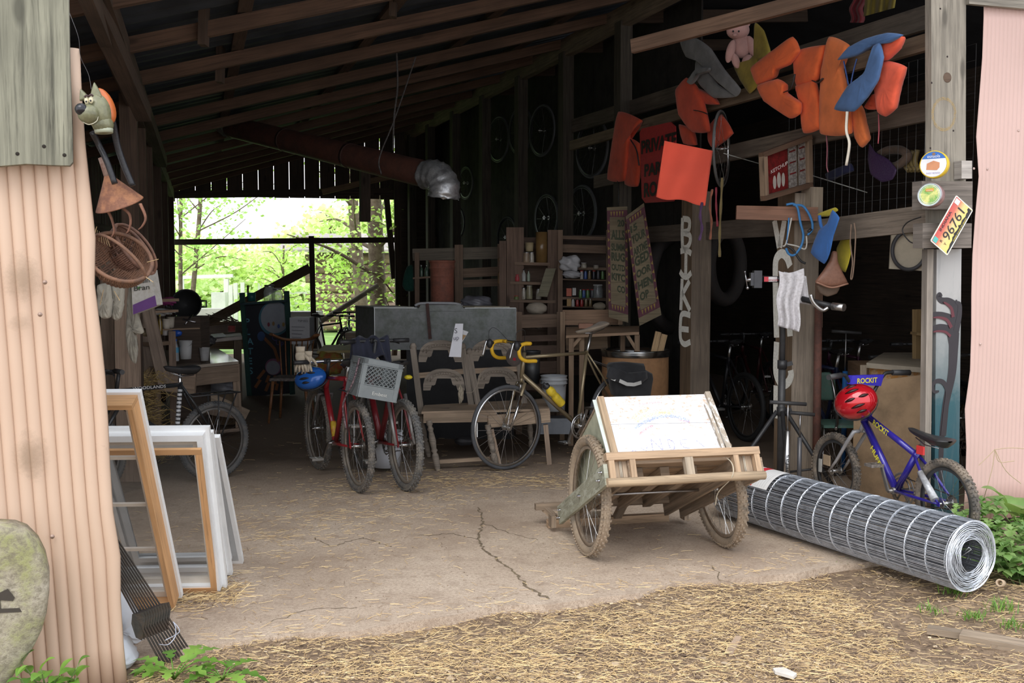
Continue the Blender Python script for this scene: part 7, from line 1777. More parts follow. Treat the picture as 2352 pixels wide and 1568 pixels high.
def disk(par,fc,x,y,rx,ry,o,mat,name,seg=28): 
    mb=MB(); mb.poly([fc(x+rx*math.cos(a),y+ry*math.sin(a),o) for a in [2*math.pi*i/seg for i in range(seg)]]); return mb.build(name,mat,par)
disk(t,pb_,631,731,37,40,.003,paint((.05,.16,.22),.5),'painted_plate_rim'); disk(t,pb_,632,729,33,36,.005,paint((.30,.32,.36),.5,0,.1,4),'painted_plate')
for x,y,c_ in ((617,745,(.2,.03,.05)),(628,743,(.25,.15,.05)),(640,749,(.06,.1,.3)),(651,745,(.3,.2,.05)),(658,742,(.2,.03,.05))): disk(t,pb_,x,y,3,5,.007,paint(c_,.5),'painted_fruit',12)
disk(t,pb_,600,772,9,11,.004,paint((.03,.07,.18),.5),'painted_cup'); disk(t,pb_,628,842,19,19,.004,paint((.18,.06,.12),.5),'painted_bowl_rim'); disk(t,pb_,627,844,16,16,.006,paint((.22,.22,.26),.5),'painted_bowl')
text('C',pb_(625,782,.004),(1,0,0),ZX,.11,paint((.07,.05,.2),.6),t,'painted_letter'); text('Up',pb_(634,792,.004),(1,0,0),ZX,.09,paint((.07,.05,.2),.6),t,'painted_letter')
mb=MB()
for pts in (((608,850),(592,870),(598,872),(586,890)),((618,862),(612,878),(618,878),(610,898)),((632,862),(632,880),(637,882),(634,896)),((606,775),(630,800),(640,830))):
    strip(mb,[pb_(x,y,.004) for x,y in pts],[.02]*len(pts),(0,-1,0))
mb.build('painted_flames',paint((.20,.07,.02),.6),t)
for i,(x,y0,y1,r,m_,l_) in enumerate(((578,672,692,.05,paint((.02,.12,.12),.4),'teal pot on top of the black painted sign'),(570,655,692,.012,paint((.12,.08,.05),.7),'dark brush standing leftmost on top of the black painted sign'))):
    q=P(x,y1,Yb+.02); h=P(x,y0,Yb).z-q.z; mb=MB(); mb.lathe([(0,0),(r,0),(r*1.1,h),(r,h),(r*.9,.01),(0,.01)],q,ZX,16); mono(['small_pot','brush'][i],l_,['pot','brush'][i],mb,m_)
for x,y0,l_ in ((619,654,'tall glass jar on top of the black painted sign'),(637,662,'shorter glass jar right of the tall jar on the black painted sign')):
    bottle2(l_,x,y0,692,Yb+.02,.075,glass((.6,.65,.6),.08,.5),STEEL,name='jar',cat='jar',neck=.75,grp=None)
crate_box('white cardboard carton with small printed lines beside the thin dark post',666,711,729,790,12.4,paint((.50,.50,.52),.6,0,.05,4),'carton',.3)
ct=bpy.data.objects['carton']; text('TSP 022',P(684,739,12.38),(1,0,0),ZX,.035,paint((.08,.08,.1),.5),ct,'printed_lettering',width=.12)
for k in range(4): 
    mb=MB(); a=P(670,750+k*8,12.385); b=P(700-k*3,751+k*8,12.385); mb.beam(a,b,.001,.008); mb.build('printed_line',paint((.25,.25,.28),.5),ct)
# wooden chair
cm=wood((.20,.085,.035),.5,.3); cx,cyy=P(672,900,11.0).x,11.0
t=thing('wooden_chair','dark brown wooden spindle-back chair behind the crate bicycle','chair',V((cx,cyy,0)))
mb=MB(); mb.prism([V((cx+.0-.20,cyy-.2,.45)),V((cx+.2,cyy-.2,.45)),V((cx+.18,cyy+.2,.45)),V((cx-.18,cyy+.2,.45))],V((0,0,.03))); mb.build('seat',dirty((.2,.17,.15),(.06,.05,.05),.5,.8,30),t)
for dx,dy in ((-.17,-.17),(.17,-.17),(-.15,.17),(.15,.17)):
    mb=MB(); mb.tube([V((cx+dx,cyy+dy,.45)),V((cx+dx*1.25,cyy+dy*1.25,0))],[.018,.013],8); mb.build('leg',cm,t)
mb=MB(); q=[P(606,782,11.2),P(622,806,11.22),P(650,818,11.25),P(680,812,11.22),P(690,800,11.2)]; 
mb.tube(bez([V((cx-.26,cyy+.15,.93)),V((cx-.15,cyy+.24,.87)),V((cx,cyy+.26,.86)),V((cx+.15,cyy+.24,.87)),V((cx+.24,cyy+.15,.92))],5),.045,8,flat=.35); mb.build('top_rail',cm,t)
for k in range(7):
    x=-.15+k*.05; mb=MB(); mb.tube([V((cx+x,cyy+.17,.46)),V((cx+x*1.25,cyy+.24,.85))],.008,6); mb.build('spindle',cm,t)
# table under tank with plywood top
mb=MB(); mb.prism([P(728,806,11.2),P(818,803,11.2),P(845,790,12.0),P(745,792,12.1)],V((0,0,-.03))); t=thing('trestle_table','pale yellow plywood-topped table behind the crate bicycles','table',V((P(775,800,11.6).x,11.6,0))); mb.build('tabletop',wood((.33,.27,.13),.7,.2),t)
for x in (738,812): 
    mb=MB(); q=P(x,806,11.3); mb.beam(q-ZX*.03,V((q.x,q.y,0)),.06,.06,up=VX); mb.build('leg',DARKW,t)
lump('patterned_cloth','crumpled orange and green patterned cloth hanging under the plywood top','cloth',P(755,835,11.2),.13,(1.2,.5,1.0),dirty((.35,.08,.03),(.25,.24,.04),.5,.8,12),14,.12)
# ---- tank
Yt=9.75; zt0=P(1000,815,Yt).z; tk=thing('metal_tank','long grey galvanised metal tank on a dark base in the middle of the barn','tank',V((P(1015,800,Yt).x,Yt+.25,0)))
gal=dirty((.17,.18,.18),(.10,.115,.095),.52,.45,5,.25)
a=P(860,712,Yt);b=P(1185,702,Yt); a.z=b.z=(a.z+b.z)/2; 
D=V((-.25,.45,0)); zb=.86
mb=MB(); mb.quadbox([V((a.x,Yt,zb)),V((b.x,Yt,zb)),V((b.x,Yt,zb))+D,V((a.x,Yt,zb))+D,a,b,b+D,a+D]); mb.build('tank_body',gal,tk)
mb=MB(); mb.prism([V((P(960,700,Yt).x,Yt-.012,a.z-.03)),V((P(1068,700,Yt).x,Yt-.012,a.z-.03)),V((P(1060,700,Yt).x,Yt-.012,a.z+.03)),V((P(966,700,Yt).x,Yt-.012,a.z+.03))],V((0,.05,0))); mb.build('raised_lip',gal,tk)
mb=MB(); mb.beam(a.lerp(b,.64),b,.006,.006); mb.beam(a,a.lerp(b,.3),.006,.006); mb.beam(a,V((a.x,Yt,zb)),.006,.006,up=VX); mb.beam(b,V((b.x,Yt,zb)),.006,.006,up=VX); mb.beam(a,a+D,.012,.012); mb.build('folded_edge',chrome((.4,.42,.42),.45),tk)
mb=MB(); mb.prism([b+D*.2+V((-.35,0,.002)),b+D*.2+V((-.01,0,.002)),b+D+V((0,0,.002)),b+D+V((-.5,0,.002))],V((0,0,.008))); mb.build('pale_highlight',paint((.5,.45,.33),.6),tk)  # pale sheets stand for the highlights on top of the tank
mb=MB(); mb.prism([a+D*.1+V((.01,0,.002)),a+D*.1+V((.4,0,.002)),a+D+V((.4,0,.002)),a+D+V((0,0,.002))],V((0,0,.008))); mb.build('pale_highlight',paint((.45,.46,.42),.6),tk)
mb=MB(); mb.quadbox([V((a.x+.3,Yt+.02,0)),V((b.x-.02,Yt+.02,0)),V((b.x-.02,Yt+.5,0)),V((a.x+.3,Yt+.5,0)),V((a.x+.3,Yt+.02,zb-.003)),V((b.x-.02,Yt+.02,zb-.003)),V((b.x-.02,Yt+.5,zb-.003)),V((a.x+.3,Yt+.5,zb-.003))]); mb.build('dark_base',paint((.02,.02,.022),.7,0,.4,5),tk)
mb=MB(); mb.beam(P(981,697,Yt-.04),P(988,778,Yt-.03),.03,.008,up=V((0,1,0))); mono('iron_bar','rusty iron bar leaning on the face of the metal tank','bar',mb,dirty((.09,.04,.03),(.05,.03,.03),.5,.8,20))
# terracotta buckets
tc_=dirty((.24,.085,.055),(.13,.06,.045),.58,.75,9)
t=thing('red_buckets','tall terracotta-red stacked pails standing behind the metal tank','bucket',P(1016,700,10.35))
bq=P(1016,700,10.3); h=P(1016,598,10.3).z-bq.z
mb=MB(); mb.lathe([(0,-.35),(.115,-.35),(.118,h*.55),(.122,h*.57),(.120,h*.62),(.126,h*.64)],bq,ZX,26); mb.build('lower_pail',tc_,t)
mb=MB(); mb.lathe([(.119,h*.64),(.122,h*.8),(.13,h*.82),(.13,h*.86),(.125,h*.87),(.127,h*.95),(.134,h*.96),(.134,h),(.12,h),(.11,h*.7)],bq,ZX,26); mb.build('upper_pail',tc_,t)
mb=MB(); mb.tube(bez([P(953,702,10.1),P(965,697,10.1),P(1000,696,10.1),P(1045,697,10.1),P(1062,703,10.1)],5),.014,8); mono('white_tray','pale tray rim behind the raised tank lip','tray',mb,paint((.45,.45,.47),.4))
lump('clear_sack','pale translucent plastic heap right of the red pails','bag',P(1092,695,10.3),.13,(1.2,.8,.55),paint((.14,.14,.16),.35,0,.2,9),21,.12)
# ---- shelf frames behind
BW=wood((.13,.085,.062),.85,.35); BW2=wood((.17,.115,.08),.85,.35)
t=thing('timber_rack','dark timber rack behind the metal tank and red pails','rack',V((P(1050,800,11.3).x,11.3,0)))
for (a,b,w,h,Y) in (((948,585),(1158,580),.05,.13,11.3),((1050,628),(1155,622),.05,.10,11.3),((950,639),(990,636),.2,.02,11.3),((1050,652),(1150,648),.03,.08,11.35)):
    mb=MB(); mb.beam(P(*a,Y),P(*b,Y),w,h); mb.build('rail',BW2 if h<.12 else wood((.13,.11,.085),.85,.3),t)
for x,y0,w in ((1054,562,.09),(958,580,.05),(1148,560,.05)):
    mb=MB(); q=P(x,y0,11.25); mb.beam(q,V((q.x,11.25,0)),w,.05,up=V((0,1,0))); mb.build('upright',BW2,t)
for k,(x,l_) in enumerate(((968,'small bottle leftmost on the timber rack behind the tank'),(980,'small bottle next to the red pails on the timber rack'))):
    bottle2(l_,x,608,636,11.25,.02,paint((.05,.09,.06),.2),STEEL,grp='small bottles on the timber rack')
# green apron
hang('dark green cloth bag hanging left of the timber rack',[(935,612),(948,608),(950,640),(950,668),(932,668),(924,655),(928,630)],12.0,cloth((.01,.07,.05),.2),.08)
# center shelf
t=thing('jar_shelf','tall rough board shelf with jars and bottles behind the benches','shelf unit',V((P(1225,900,10.9).x,10.9,0)))
for x0,x1,y0,y1 in ((1163,1203,522,712),(1258,1291,528,790),(1147,1164,553,712)):
    mb=MB(); a=P((x0+x1)/2,y0,10.8); w=(P(x1,y0,10.8)-P(x0,y0,10.8)).length; mb.beam(a,V((a.x,10.8,0 if y1>750 else .3)),w,.04,up=V((0,1,0))); mb.build('side_board',BW,t)
SH=[(1190,1262,605),(1180,1262,649),(1180,1275,690)]
for x0,x1,y in SH:
    mb=MB(); mb.beam(P(x0-8,y,10.9),P(x1,y+2,10.9),.28,.03); mb.build('shelf_board',BW2,t)
mb=MB(); mb.quadbox([V((P(1180,600,11.1).x,11.1,.3)),V((P(1270,600,11.1).x,11.1,.3)),V((P(1270,600,11.1).x,11.13,.3)),V((P(1180,600,11.1).x,11.13,.3)),P(1180,545,11.1),P(1270,545,11.1),P(1270,545,11.13),P(1180,545,11.13)]); mb.build('back_board',BW,t)
gg=glass((.55,.5,.42),.1,.6)
def jar(label,x,y0,y1,Y,r,mat,capm,grp): return bottle2(label,x,y0,y1,Y,r,mat,capm,name='jar',cat='jar',neck=.8,grp=grp)
Gj='jars on the centre shelf'
jar('tan jar with pale lid on the top level of the centre shelf',1209,578,603,10.78,.035,paint((.3,.22,.15),.3),STEEL,Gj)
jar('small jar beside the tan jar on the top centre shelf',1221,578,603,10.80,.028,gg,STEEL,Gj)
pail('pale yellow tub standing on jars on the top centre shelf',1216,557,577,10.82,.038,.045,paint((.42,.34,.2),.6),'tub',False,lid=True,cat='tub')
mb=MB(); q=P(1244,603,10.82); mb.lathe([(0,0),(.062,0),(.062,.32),(.055,.32),(.05,.02),(0,.02)],q,ZX,22); mono('amber_vase','tall brown amber glass cylinder on the top centre shelf','vase',mb,paint((.22,.13,.05),.2,0,.1))
bottle2('white pump bottle on the middle centre shelf',1203,618,646,10.78,.022,paint((.42,.42,.4),.4),BLK,grp=Gj)
bottle2('white and green bottle right of the pump bottle on the centre shelf',1214,620,646,10.78,.017,paint((.3,.36,.28),.4),BLK,grp=Gj)
jar('red lidded object leftmost on the middle centre shelf',1188,630,646,10.80,.030,paint((.35,.03,.04),.4),paint((.35,.03,.04),.4),Gj)
jar('clear jar with label leftmost on the lowest centre shelf',1203,660,687,10.78,.022,gg,STEEL,Gj)
jar('straw-coloured jar with clear lid on the lowest centre shelf',1216,655,687,10.78,.034,paint((.27,.24,.15),.3),gg,Gj)
jar('small jar behind the slanted board on the lowest centre shelf',1237,662,687,10.84,.03,gg,STEEL,Gj)
jar('tiny red lidded jar at the left end of the lowest centre shelf',1186,679,690,10.8,.033,paint((.12,.16,.05),.4),paint((.5,.03,.03),.4),Gj)
mb=MB(); mb.prism([P(1254,616,10.7),P(1277,616,10.7),P(1257,682,10.6),P(1234,680,10.6)],V((0,.02,0))); mono('slanted_board','pale greenish board leaning across the centre shelf','board',mb,wood((.17,.155,.105),.85,.25))
mb=MB(); mb.tube(bez([P(1150,592,10.9),P(1156,612,10.88),P(1149,640,10.9),P(1158,670,10.9),P(1157,700,10.9)],5),[.035,.05,.045,.05,.04]*4+[.04],10,flat=.5); mono('driftwood','knotty brown driftwood standing left of the centre shelf','driftwood',mb,wood((.2,.12,.06),.85,.3))
lump('gourd','large pale gourd on the low board left of the high stool','gourd',P(1233,708,10.4),.085,(1.25,.9,.75),paint((.40,.34,.27),.6),22,.04)
lump('gourd','pale gourd half hidden behind, on the board under the shelf','gourd',P(1212,745,10.4),.06,(1.3,.9,.8),paint((.22,.18,.15),.6),23,.04)
lump('gourd','small pale gourd right of the half hidden one','gourd',P(1236,746,10.35),.045,(1.1,.9,1.0),paint((.3,.26,.22),.6),24,.04)
# right shelf
t=thing('bottle_shelf','open board shelf with bottles and a plastic bag left of the painted signs','shelf unit',V((P(1340,900,10.7).x,10.7,0)))
for x,w in ((1287,.05),(1398,.05)):
    mb=MB(); a=P(x,528,10.65); mb.beam(a,V((a.x,10.65,0)),w,.05,up=V((0,1,0))); mb.build('upright',BW2,t)
for y,h,dm in ((547,.05,.03),(572,.12,.02),(617,.04,.22),(643,.02,.22),(686,.04,.22),(705,.02,.22)):
    mb=MB(); mb.beam(P(1288,y-2,10.75),P(1397,y+1,10.75),dm,h*.7); mb.build('shelf_board',BW2,t)
mb=MB(); a=P(1288,560,10.95);b=P(1397,560,10.95); mb.quadbox([V((a.x,10.95,.5)),V((b.x,10.95,.5)),V((b.x,10.98,.5)),V((a.x,10.98,.5)),P(1288,540,10.95),P(1397,540,10.95),P(1397,540,10.98),P(1288,540,10.98)]); mb.build('back_board',wood((.07,.05,.04),.85,.3),t)
lump('plastic_bag','crumpled white plastic grocery bag on the bottle shelf','bag',P(1310,605,10.6),.085,(1.25,.7,.9),paint((.50,.50,.52),.35,0,.1,8),25,.16)
lump('plastic_bag','white plastic bag bottom sagging below the rail of the bottle shelf','bag',P(1313,630,10.6),.08,(1.2,.7,.5),paint((.40,.40,.42),.35,0,.1,8),26,.1)
Gb='bottles on the bottle shelf'
rj=random.Random(9)
names=['first','second','third','fourth','fifth','sixth','seventh','eighth']
for row,(y0,y1,xs) in enumerate(((621,641,(1336,1345,1354,1364,1374,1384)),(664,684,(1333,1341,1350,1360)),(686,704,(1316,1326,1336,1346,1356)))):
    for i,x in enumerate(xs):
        c_=rj.choice([(.06,.06,.07),(.2,.14,.07),(.05,.1,.3),(.4,.38,.36),(.10,.2,.07),(.3,.03,.03),(.03,.03,.04)])
        jar('%s small bottle from the left on the %s level of the bottle shelf'%(names[i],['upper','middle','lowest'][row]),x,y0,y1,10.62,.018,paint(c_,.2),rj.choice([STEEL,BLK,paint((.5,.05,.04),.4)]),Gb)
jar('big glass jar with white lid on the bottle shelf',1373,653,684,10.60,.052,glass((.35,.38,.38),.06,.45),paint((.5,.5,.5),.4),Gb)
jar('jar with pale lid on the upper level of the bottle shelf',1341,603,616,10.62,.03,gg,paint((.5,.5,.5),.4),Gb)
jar('second jar with pale lid at the right of the upper bottle shelf',1369,609,617,10.62,.03,gg,paint((.5,.5,.5),.4),Gb)
crate_box('red and white small packet on the middle level of the bottle shelf',1301,1313,662,680,10.6,paint((.45,.08,.03),.5),'packet',.04)
crate_box('white packet next to the red one on the bottle shelf',1315,1323,661,678,10.6,paint((.5,.48,.45),.5),'packet',.04)
crate_box('yellow and brown packet at the left of the lowest bottle shelf level',1302,1312,686,703,10.6,paint((.35,.2,.05),.5),'packet',.04)
lump('gourd','oval pale gourd on the right end of the lowest bottle shelf','gourd',P(1377,703,10.55),.045,(1.5,1,.9),paint((.42,.36,.27),.6),27,.03)
# boards in front of shelves: box bench, chair back
t=thing('board_bin','rough board bin below the jar shelf, filled with gourds','bin',V((P(1235,900,10.2).x,10.2,0)))
for y,h,c_ in ((738,.13,BW2),(778,.06,BW),(805,.09,BW),(845,.12,BW),(885,.1,BW)):
    mb=MB(); mb.beam(P(1186,y,10.1),P(1288,y-3,10.1),.03,h); mb.build('slat',c_,t)
for x in (1192,1286):
    mb=MB(); q=P(x,716,10.08); mb.beam(q,V((q.x,10.08,0)),.06,.04,up=V((0,1,0))); mb.build('post',BW2,t)
# seat back with stool
st2=wood((.27,.185,.12),.85,.3)
t=thing('tall_stool','rough tall wooden stool-table with plank back behind the bronze bicycle saddle','stool',V((P(1390,900,9.7).x,9.75,0)))
mb=MB(); mb.beam(P(1292,729,9.75),P(1428,728,9.75),.03,.145); mb.build('back_plank',wood((.22,.14,.09),.85,.3),t)
for x,y0 in ((1292,716),(1424,710)):
    mb=MB(); q=P(x,y0,9.72); mb.beam(q,V((q.x,9.72,0)) if x<1400 else P(x,745,9.72),.045,.04,up=V((0,1,0))); mb.build('back_post',st2,t)
mb=MB(); mb.prism([P(1300,770,9.35),P(1468,762,9.35),P(1468,748,9.8),P(1300,750,9.8)],V((0,0,-.025))); mb.build('seat_board',wood((.33,.22,.14),.8,.3),t)
for x,Y in ((1312,9.4),(1336,9.45),(1463,9.4),(1430,9.7)):
    mb=MB(); q=P(x,768,Y); mb.beam(q,V((q.x,Y,0)),.045,.045,up=V((0,1,0))); mb.build('leg',st2,t)
mb=MB(); mb.beam(P(1460,800,9.4),P(1440,768,9.4),.03,.03); mb.beam(P(1315,795,9.4),P(1335,772,9.4),.03,.03); mb.build('corner_brace',st2,t)
mb=MB(); mb.beam(P(1300,790,9.7),P(1395,785,9.7),.02,.12); mb.build('side_board',wood((.2,.14,.09),.85,.3),t)
mb=MB(); mb.box(P(1345,748,9.5),(.13,.08,.045)); mono('brick','pale reddish brick block on the tall stool','brick',mb,paint((.36,.19,.13),.8))
# drum
t=thing('fiber_drum','large tan fibre drum with shiny metal rim before the lettered post','drum',V((1.15,9.52,0)))
db=V((1.15,9.52,0)); zd=.885
mb=MB(); mb.lathe([(0,.01),(.305,.01),(.31,0),(.31,zd-.05),(.30,zd-.05),(.298,.02),(0,.02)],db,ZX,40); mb.build('drum_body',dirty((.50,.27,.13),(.38,.2,.1),.62,.6,4),t)
mb=MB(); mb.lathe([(.311,zd-.065),(.322,zd-.06),(.316,zd-.035),(.322,zd-.015),(.32,zd),(.305,zd),(.303,zd-.06)],db,ZX,40); mb.build('metal_rim',chrome((.6,.62,.62),.25),t)
for k,(x,y0,x1) in enumerate(((1512,762,1492),(1526,768,1506))):
    mb=MB(); mb.beam(P(x,y0,9.5),P(x1,850,9.45),.055,.03,up=V((0,1,0))); mono('wood_offcut',['pale wooden offcut sticking up leftmost from the fibre drum','pale wooden offcut leaning right in the fibre drum'][k],'offcut',mb,wood((.45,.30,.16),.75,.2))
# white buckets
pail('white plastic bucket under the tall stool behind the bottle of the bronze bicycle',1272,862,942,9.15,.10,.115,paint((.50,.52,.54),.4,0,.08,5),rib=True)
pail('white bucket standing on the slab behind the red bicycles',888,990,1070,8.15,.11,.13,paint((.58,.60,.64),.4,0,.08,5),rib=True)
pail('grey metal pail behind the yellow handlebar tape of the bronze bicycle',1220,805,880,9.25,.075,.085,chrome((.18,.19,.2),.5),handle=False)
mb=MB(); mb.box(P(1272,975,9.1),(.32,.2,.14)); mono('galvanised_tray','grey metal box on the floor under the tall stool','box',mb,chrome((.25,.27,.30),.5))
# ---- twin bench with carved backs
cw_=wood((.215,.18,.145),.85,.4); cw2=wood((.29,.215,.15),.85,.35)
Yf=8.45; bench=thing('carved_bench','old wooden settee with two carved arched back rows, left of the bronze bicycle','bench',V((P(1080,1070,8.3).x,8.35,0)))
bp_=lambda x,y,o=0: P(x,y,8.75-o)
mb=MB(); mb.prism([P(968,945,8.15),P(1262,938,8.45),P(1248,915,8.95),P(975,930,8.75)],V((0,0,-.02))); mb.build('seat_board',cw2,bench)
mb=MB(); mb.beam(P(972,960,8.17),P(1140,957,8.3),.03,.075); mb.build('front_apron',cw2,bench)
mb=MB(); mb.beam(P(1120,968,8.27),P(1262,955,8.45),.035,.10); mb.build('front_apron',cw2,bench)
def turned(x,y0,x1,y1,Y,k=1.0,par=None):
    a=P(x,y0,Y);b=P(x1,y1,Y); b.z=0; prof=[(.024,0),(.026,.08),(.016,.12),(.026,.17),(.018,.22),(.024,.3),(.028,.42),(.020,.56),(.028,.60),(.016,.64),(.026,.68),(.028,.74),(.026,.9),(.018,1.0)]
    L_=(b-a).length; mb=MB(); mb.lathe([(r*k,h*L_) for r,h in prof],a,(b-a).normalized(),10); mb.build('leg',cw_,par)
turned(985,965,1006,1088,8.17,1.0,bench); turned(1120,975,1140,1075,8.25,1.0,bench); turned(965,950,985,1050,8.8,.9,bench); turned(1215,950,1222,1035,8.9,.9,bench)
for x,y0,x1,y1,Y in ((1253,975,1262,1060,8.45),(1128,985,1148,1075,8.3)):
    mb=MB(); q=P(x1,y1,Y); q.z=0; mb.beam(P(x,y0,Y),q,.04,.04,up=V((0,1,0))); mb.build('leg',wood((.30,.22,.16),.85,.3),bench)
mb=MB(); mb.beam(P(1003,1060,8.2),P(1130,1052,8.3),.03,.03); mb.build('stretcher',cw2,bench)
for a,b,w in (((949,800),(968,950),.05),((1063,800),(1085,945),.05),((1078,812),(1100,940),.05),((1188,800),(1205,930),.05)):
    mb=MB(); mb.beam(bp_(*a),bp_(*b),w,.045,up=V((0,1,0))); mb.lathe([(.012,-.02),(.028,0),(.03,.02),(.018,.045),(0,.05)],bp_(*a),ZX,10); mb.build('back_post',cw_,bench)
for a,b in (((962,862),(1068,852)),((1082,852),(1195,846)),):
    mb=MB(); mb.beam(bp_(*a),bp_(*b),.03,.045); mb.build('back_rail',cw2,bench)
def carved(cx,cy,w,h,par):
    """arched carved splat"""
    outp=[];inp=[]
    n=16
    for i in range(n+1):
        t=i/n; a=math.pi*(1-t); outp.append((cx+w/2*math.cos(a)*(1.0),cy-h*math.sin(a)**.8))
    outp=[(cx-w*.5,cy+h*.25),(cx-w*.48,cy-h*.05)]+outp[2:-2]+[(cx+w*.48,cy-h*.05),(cx+w*.5,cy+h*.25),(cx+w*.40,cy+h*.42),(cx+w*.33,cy+h*.36)]
    inner=[(cx+w*.24,cy+h*.30),(cx+w*.27,cy+.0*h),(cx+w*.18,cy-h*.08),(cx+w*.13,cy-h*.30),(cx,cy-h*.42),(cx-w*.13,cy-h*.30),(cx-w*.18,cy-h*.08),(cx-w*.27,cy),(cx-w*.24,cy+h*.30),(cx-w*.33,cy+h*.36),(cx-w*.40,cy+h*.42)]
    # build as left-to-right band of quads
    m=24; up_=[];lo=[]
    for i in range(m+1):
        t=-1+2*i/m; x=cx+w/2*t; yo=cy-h*math.sqrt(max(0,1-abs(t)**2.4)); 
        yi=cy+h*.38 if abs(t)>.62 else (cy-h*.02+h*.1*math.cos(t*12) if abs(t)>.34 else cy-h*.38)
        up_.append(bp_(x,yo,.0)); lo.append(bp_(x,yi,.0))
    mb=MB()
    for i in range(m):
        mb.prism([up_[i],up_[i+1],lo[i+1],lo[i]],V((0,-.022,0)))
    o=mb.build('carved_splat',cw_,par)
    mb=MB()
    for kk in (.86,.70):
        q=[bp_(cx+w/2*t*kk,cy-h*kk*math.sqrt(max(0,1-abs(t)**2.4))+h*.06,.024) for t in [-.95+1.9*i/26 for i in range(27)]]
        mb.tube([p+V((0,0,.004*math.sin(i*2.2))) for i,p in enumerate(q)],.006,6)
    for i in range(11):
        t=-.8+1.6*i/10; mb.ball(bp_(cx+w/2*t*.78,cy-h*.78*math.sqrt(max(0,1-abs(t)**2.4))+h*.1,.024),.010,(1,.6,1),8,6)
    mb.build('carving',cw_,o)
carved(1012,817,100,36,bench); carved(1020,882,95,36,bench); carved(1133,815,104,36,bench); carved(1143,878,96,36,bench)
lump('twine_hank','hank of pale twine hanging on the bench back','twine',P(1058,905,8.6),.05,(.45,.4,1.5),paint((.42,.36,.27),.8,0,.3,60),30,.15)
mb=MB(); mb.tube(bez([P(x,y,8.55) for x,y in ((1070,902),(1085,900),(1098,880),(1104,850))],5),.002,4); mono('twine_strand','single strand of twine trailing from the hank','twine',mb,paint((.42,.36,.27),.8))
mb=MB(); mb.box(P(1024,941,8.45),(.06,.05,.03)); mb.tube([P(985,944,8.4),P(1018,940,8.45)],.012,8); mb.tube([P(1030,941,8.45),P(1036,945,8.4)],.012,8); mono('old_hand_tool','old wooden and iron hand tool lying on the bench seat','tool',mb,paint((.17,.12,.09),.6,0,.3,20))
# paper on bench back
mb=MB(); mb.prism([P(1046,743,8.5),P(1064,743,8.5),P(1059,820,8.45),P(1031,819,8.45)],V((0,.002,0))); pp2=mono('folded_paper','folded white paper with handwriting standing on the bench back','paper',mb,paint((.70,.70,.74),.6,0,.04))
text('S',P(1044,765,8.44),(1,0,0),ZX,.06,paint((.03,.03,.05),.5),pp2,'handwriting'); text('up',P(1042,781,8.44),(1,0,.15),(-.1,0,1),.05,paint((.1,.1,.15),.5),pp2,'handwriting')
mb=MB(); mb.prism([P(1062,757,8.52),P(1076,762,8.52),P(1060,788,8.5)],V((0,.002,0))); mb.build('second_leaf',paint((.6,.6,.62),.6),pp2); mb=MB(); mb.prism([P(1063,768,8.51),P(1071,770,8.51),P(1062,782,8.5)],V((0,.001,0))); mb.build('printed_photo',paint((.3,.17,.05),.5),pp2)
# yellow thing and shoe under benches
lump('yellow_light','small yellow and black bicycle light beside the milk crate','light',P(938,866,8.0),.03,(1.1,.8,.6),paint((.75,.6,.03),.4),31,.05)
lump('old_shoe','dark shoe lying under the carved bench','shoe',P(1068,1012,8.9),.07,(1.3,.7,.6),paint((.05,.05,.055),.5),33,.06)
# ---- duct pipe
du=thing('duct_pipe','long rusty brown duct pipe with crumpled foil elbows hanging below the rafters','duct',P(750,345,10.8)); 
pa=P(530,291,12.2);pb2=P(985,402,9.5)
mb=MB(); mb.tube([pa,pa.lerp(pb2,.33),pa.lerp(pb2,.66),pb2],.125,24,caps=False); mb.build('pipe',dirty((.13,.052,.036),(.075,.036,.028),.5,.6,5),du)
for i in (.33,.66):
    mb=MB(); q=pa.lerp(pb2,i); mb.tube([q-(pb2-pa).normalized()*.02,q+(pb2-pa).normalized()*.02],.128,24); mb.build('seam_band',paint((.05,.025,.02),.5),du)
fo=chrome((.42,.42,.43),.38)
fo=dirty((.48,.49,.50),(.22,.22,.23),.55,.32,10,.6)
def crinkle(name,q,rs_):
    mb=MB(); qq=bez(q,6); n=len(qq); mb.tube(qq,[lerp(rs_[0],rs_[1],i/n)*(1+.05*math.sin(i*2.1)) for i in range(n)],22,caps=False); o=mb.build(name,fo,du)
    r9=random.Random(4)
    for v in o.data.vertices: v.co+=V((r9.uniform(-1,1),r9.uniform(-1,1),r9.uniform(-1,1)))*.009
crinkle('foil_elbow',[pb2-(pb2-pa).normalized()*.03,P(1005,405,9.4),P(1020,428,9.35),P(1018,455,9.35)],(.133,.145))
crinkle('foil_elbow',[pa+(pb2-pa).normalized()*.05,P(516,283,12.3),P(512,268,12.4),P(514,248,12.5)],(.132,.12))
# ropes from the rafters
rp2=dirty((.10,.09,.085),(.03,.03,.03),.5,.8,80)
mb=MB(); mb.tube(bez([P(x,y,9.3) for x,y in ((911,122),(913,200),(905,270),(903,345))],6),.009,6); mb.tube(bez([P(x,y,9.3) for x,y in ((955,130),(925,220),(900,290),(877,345),(870,375),(876,400))],6),.007,6)
mono('hanging_rope','pair of dark ropes hanging from the rafters above the duct','rope',mb,rp2)
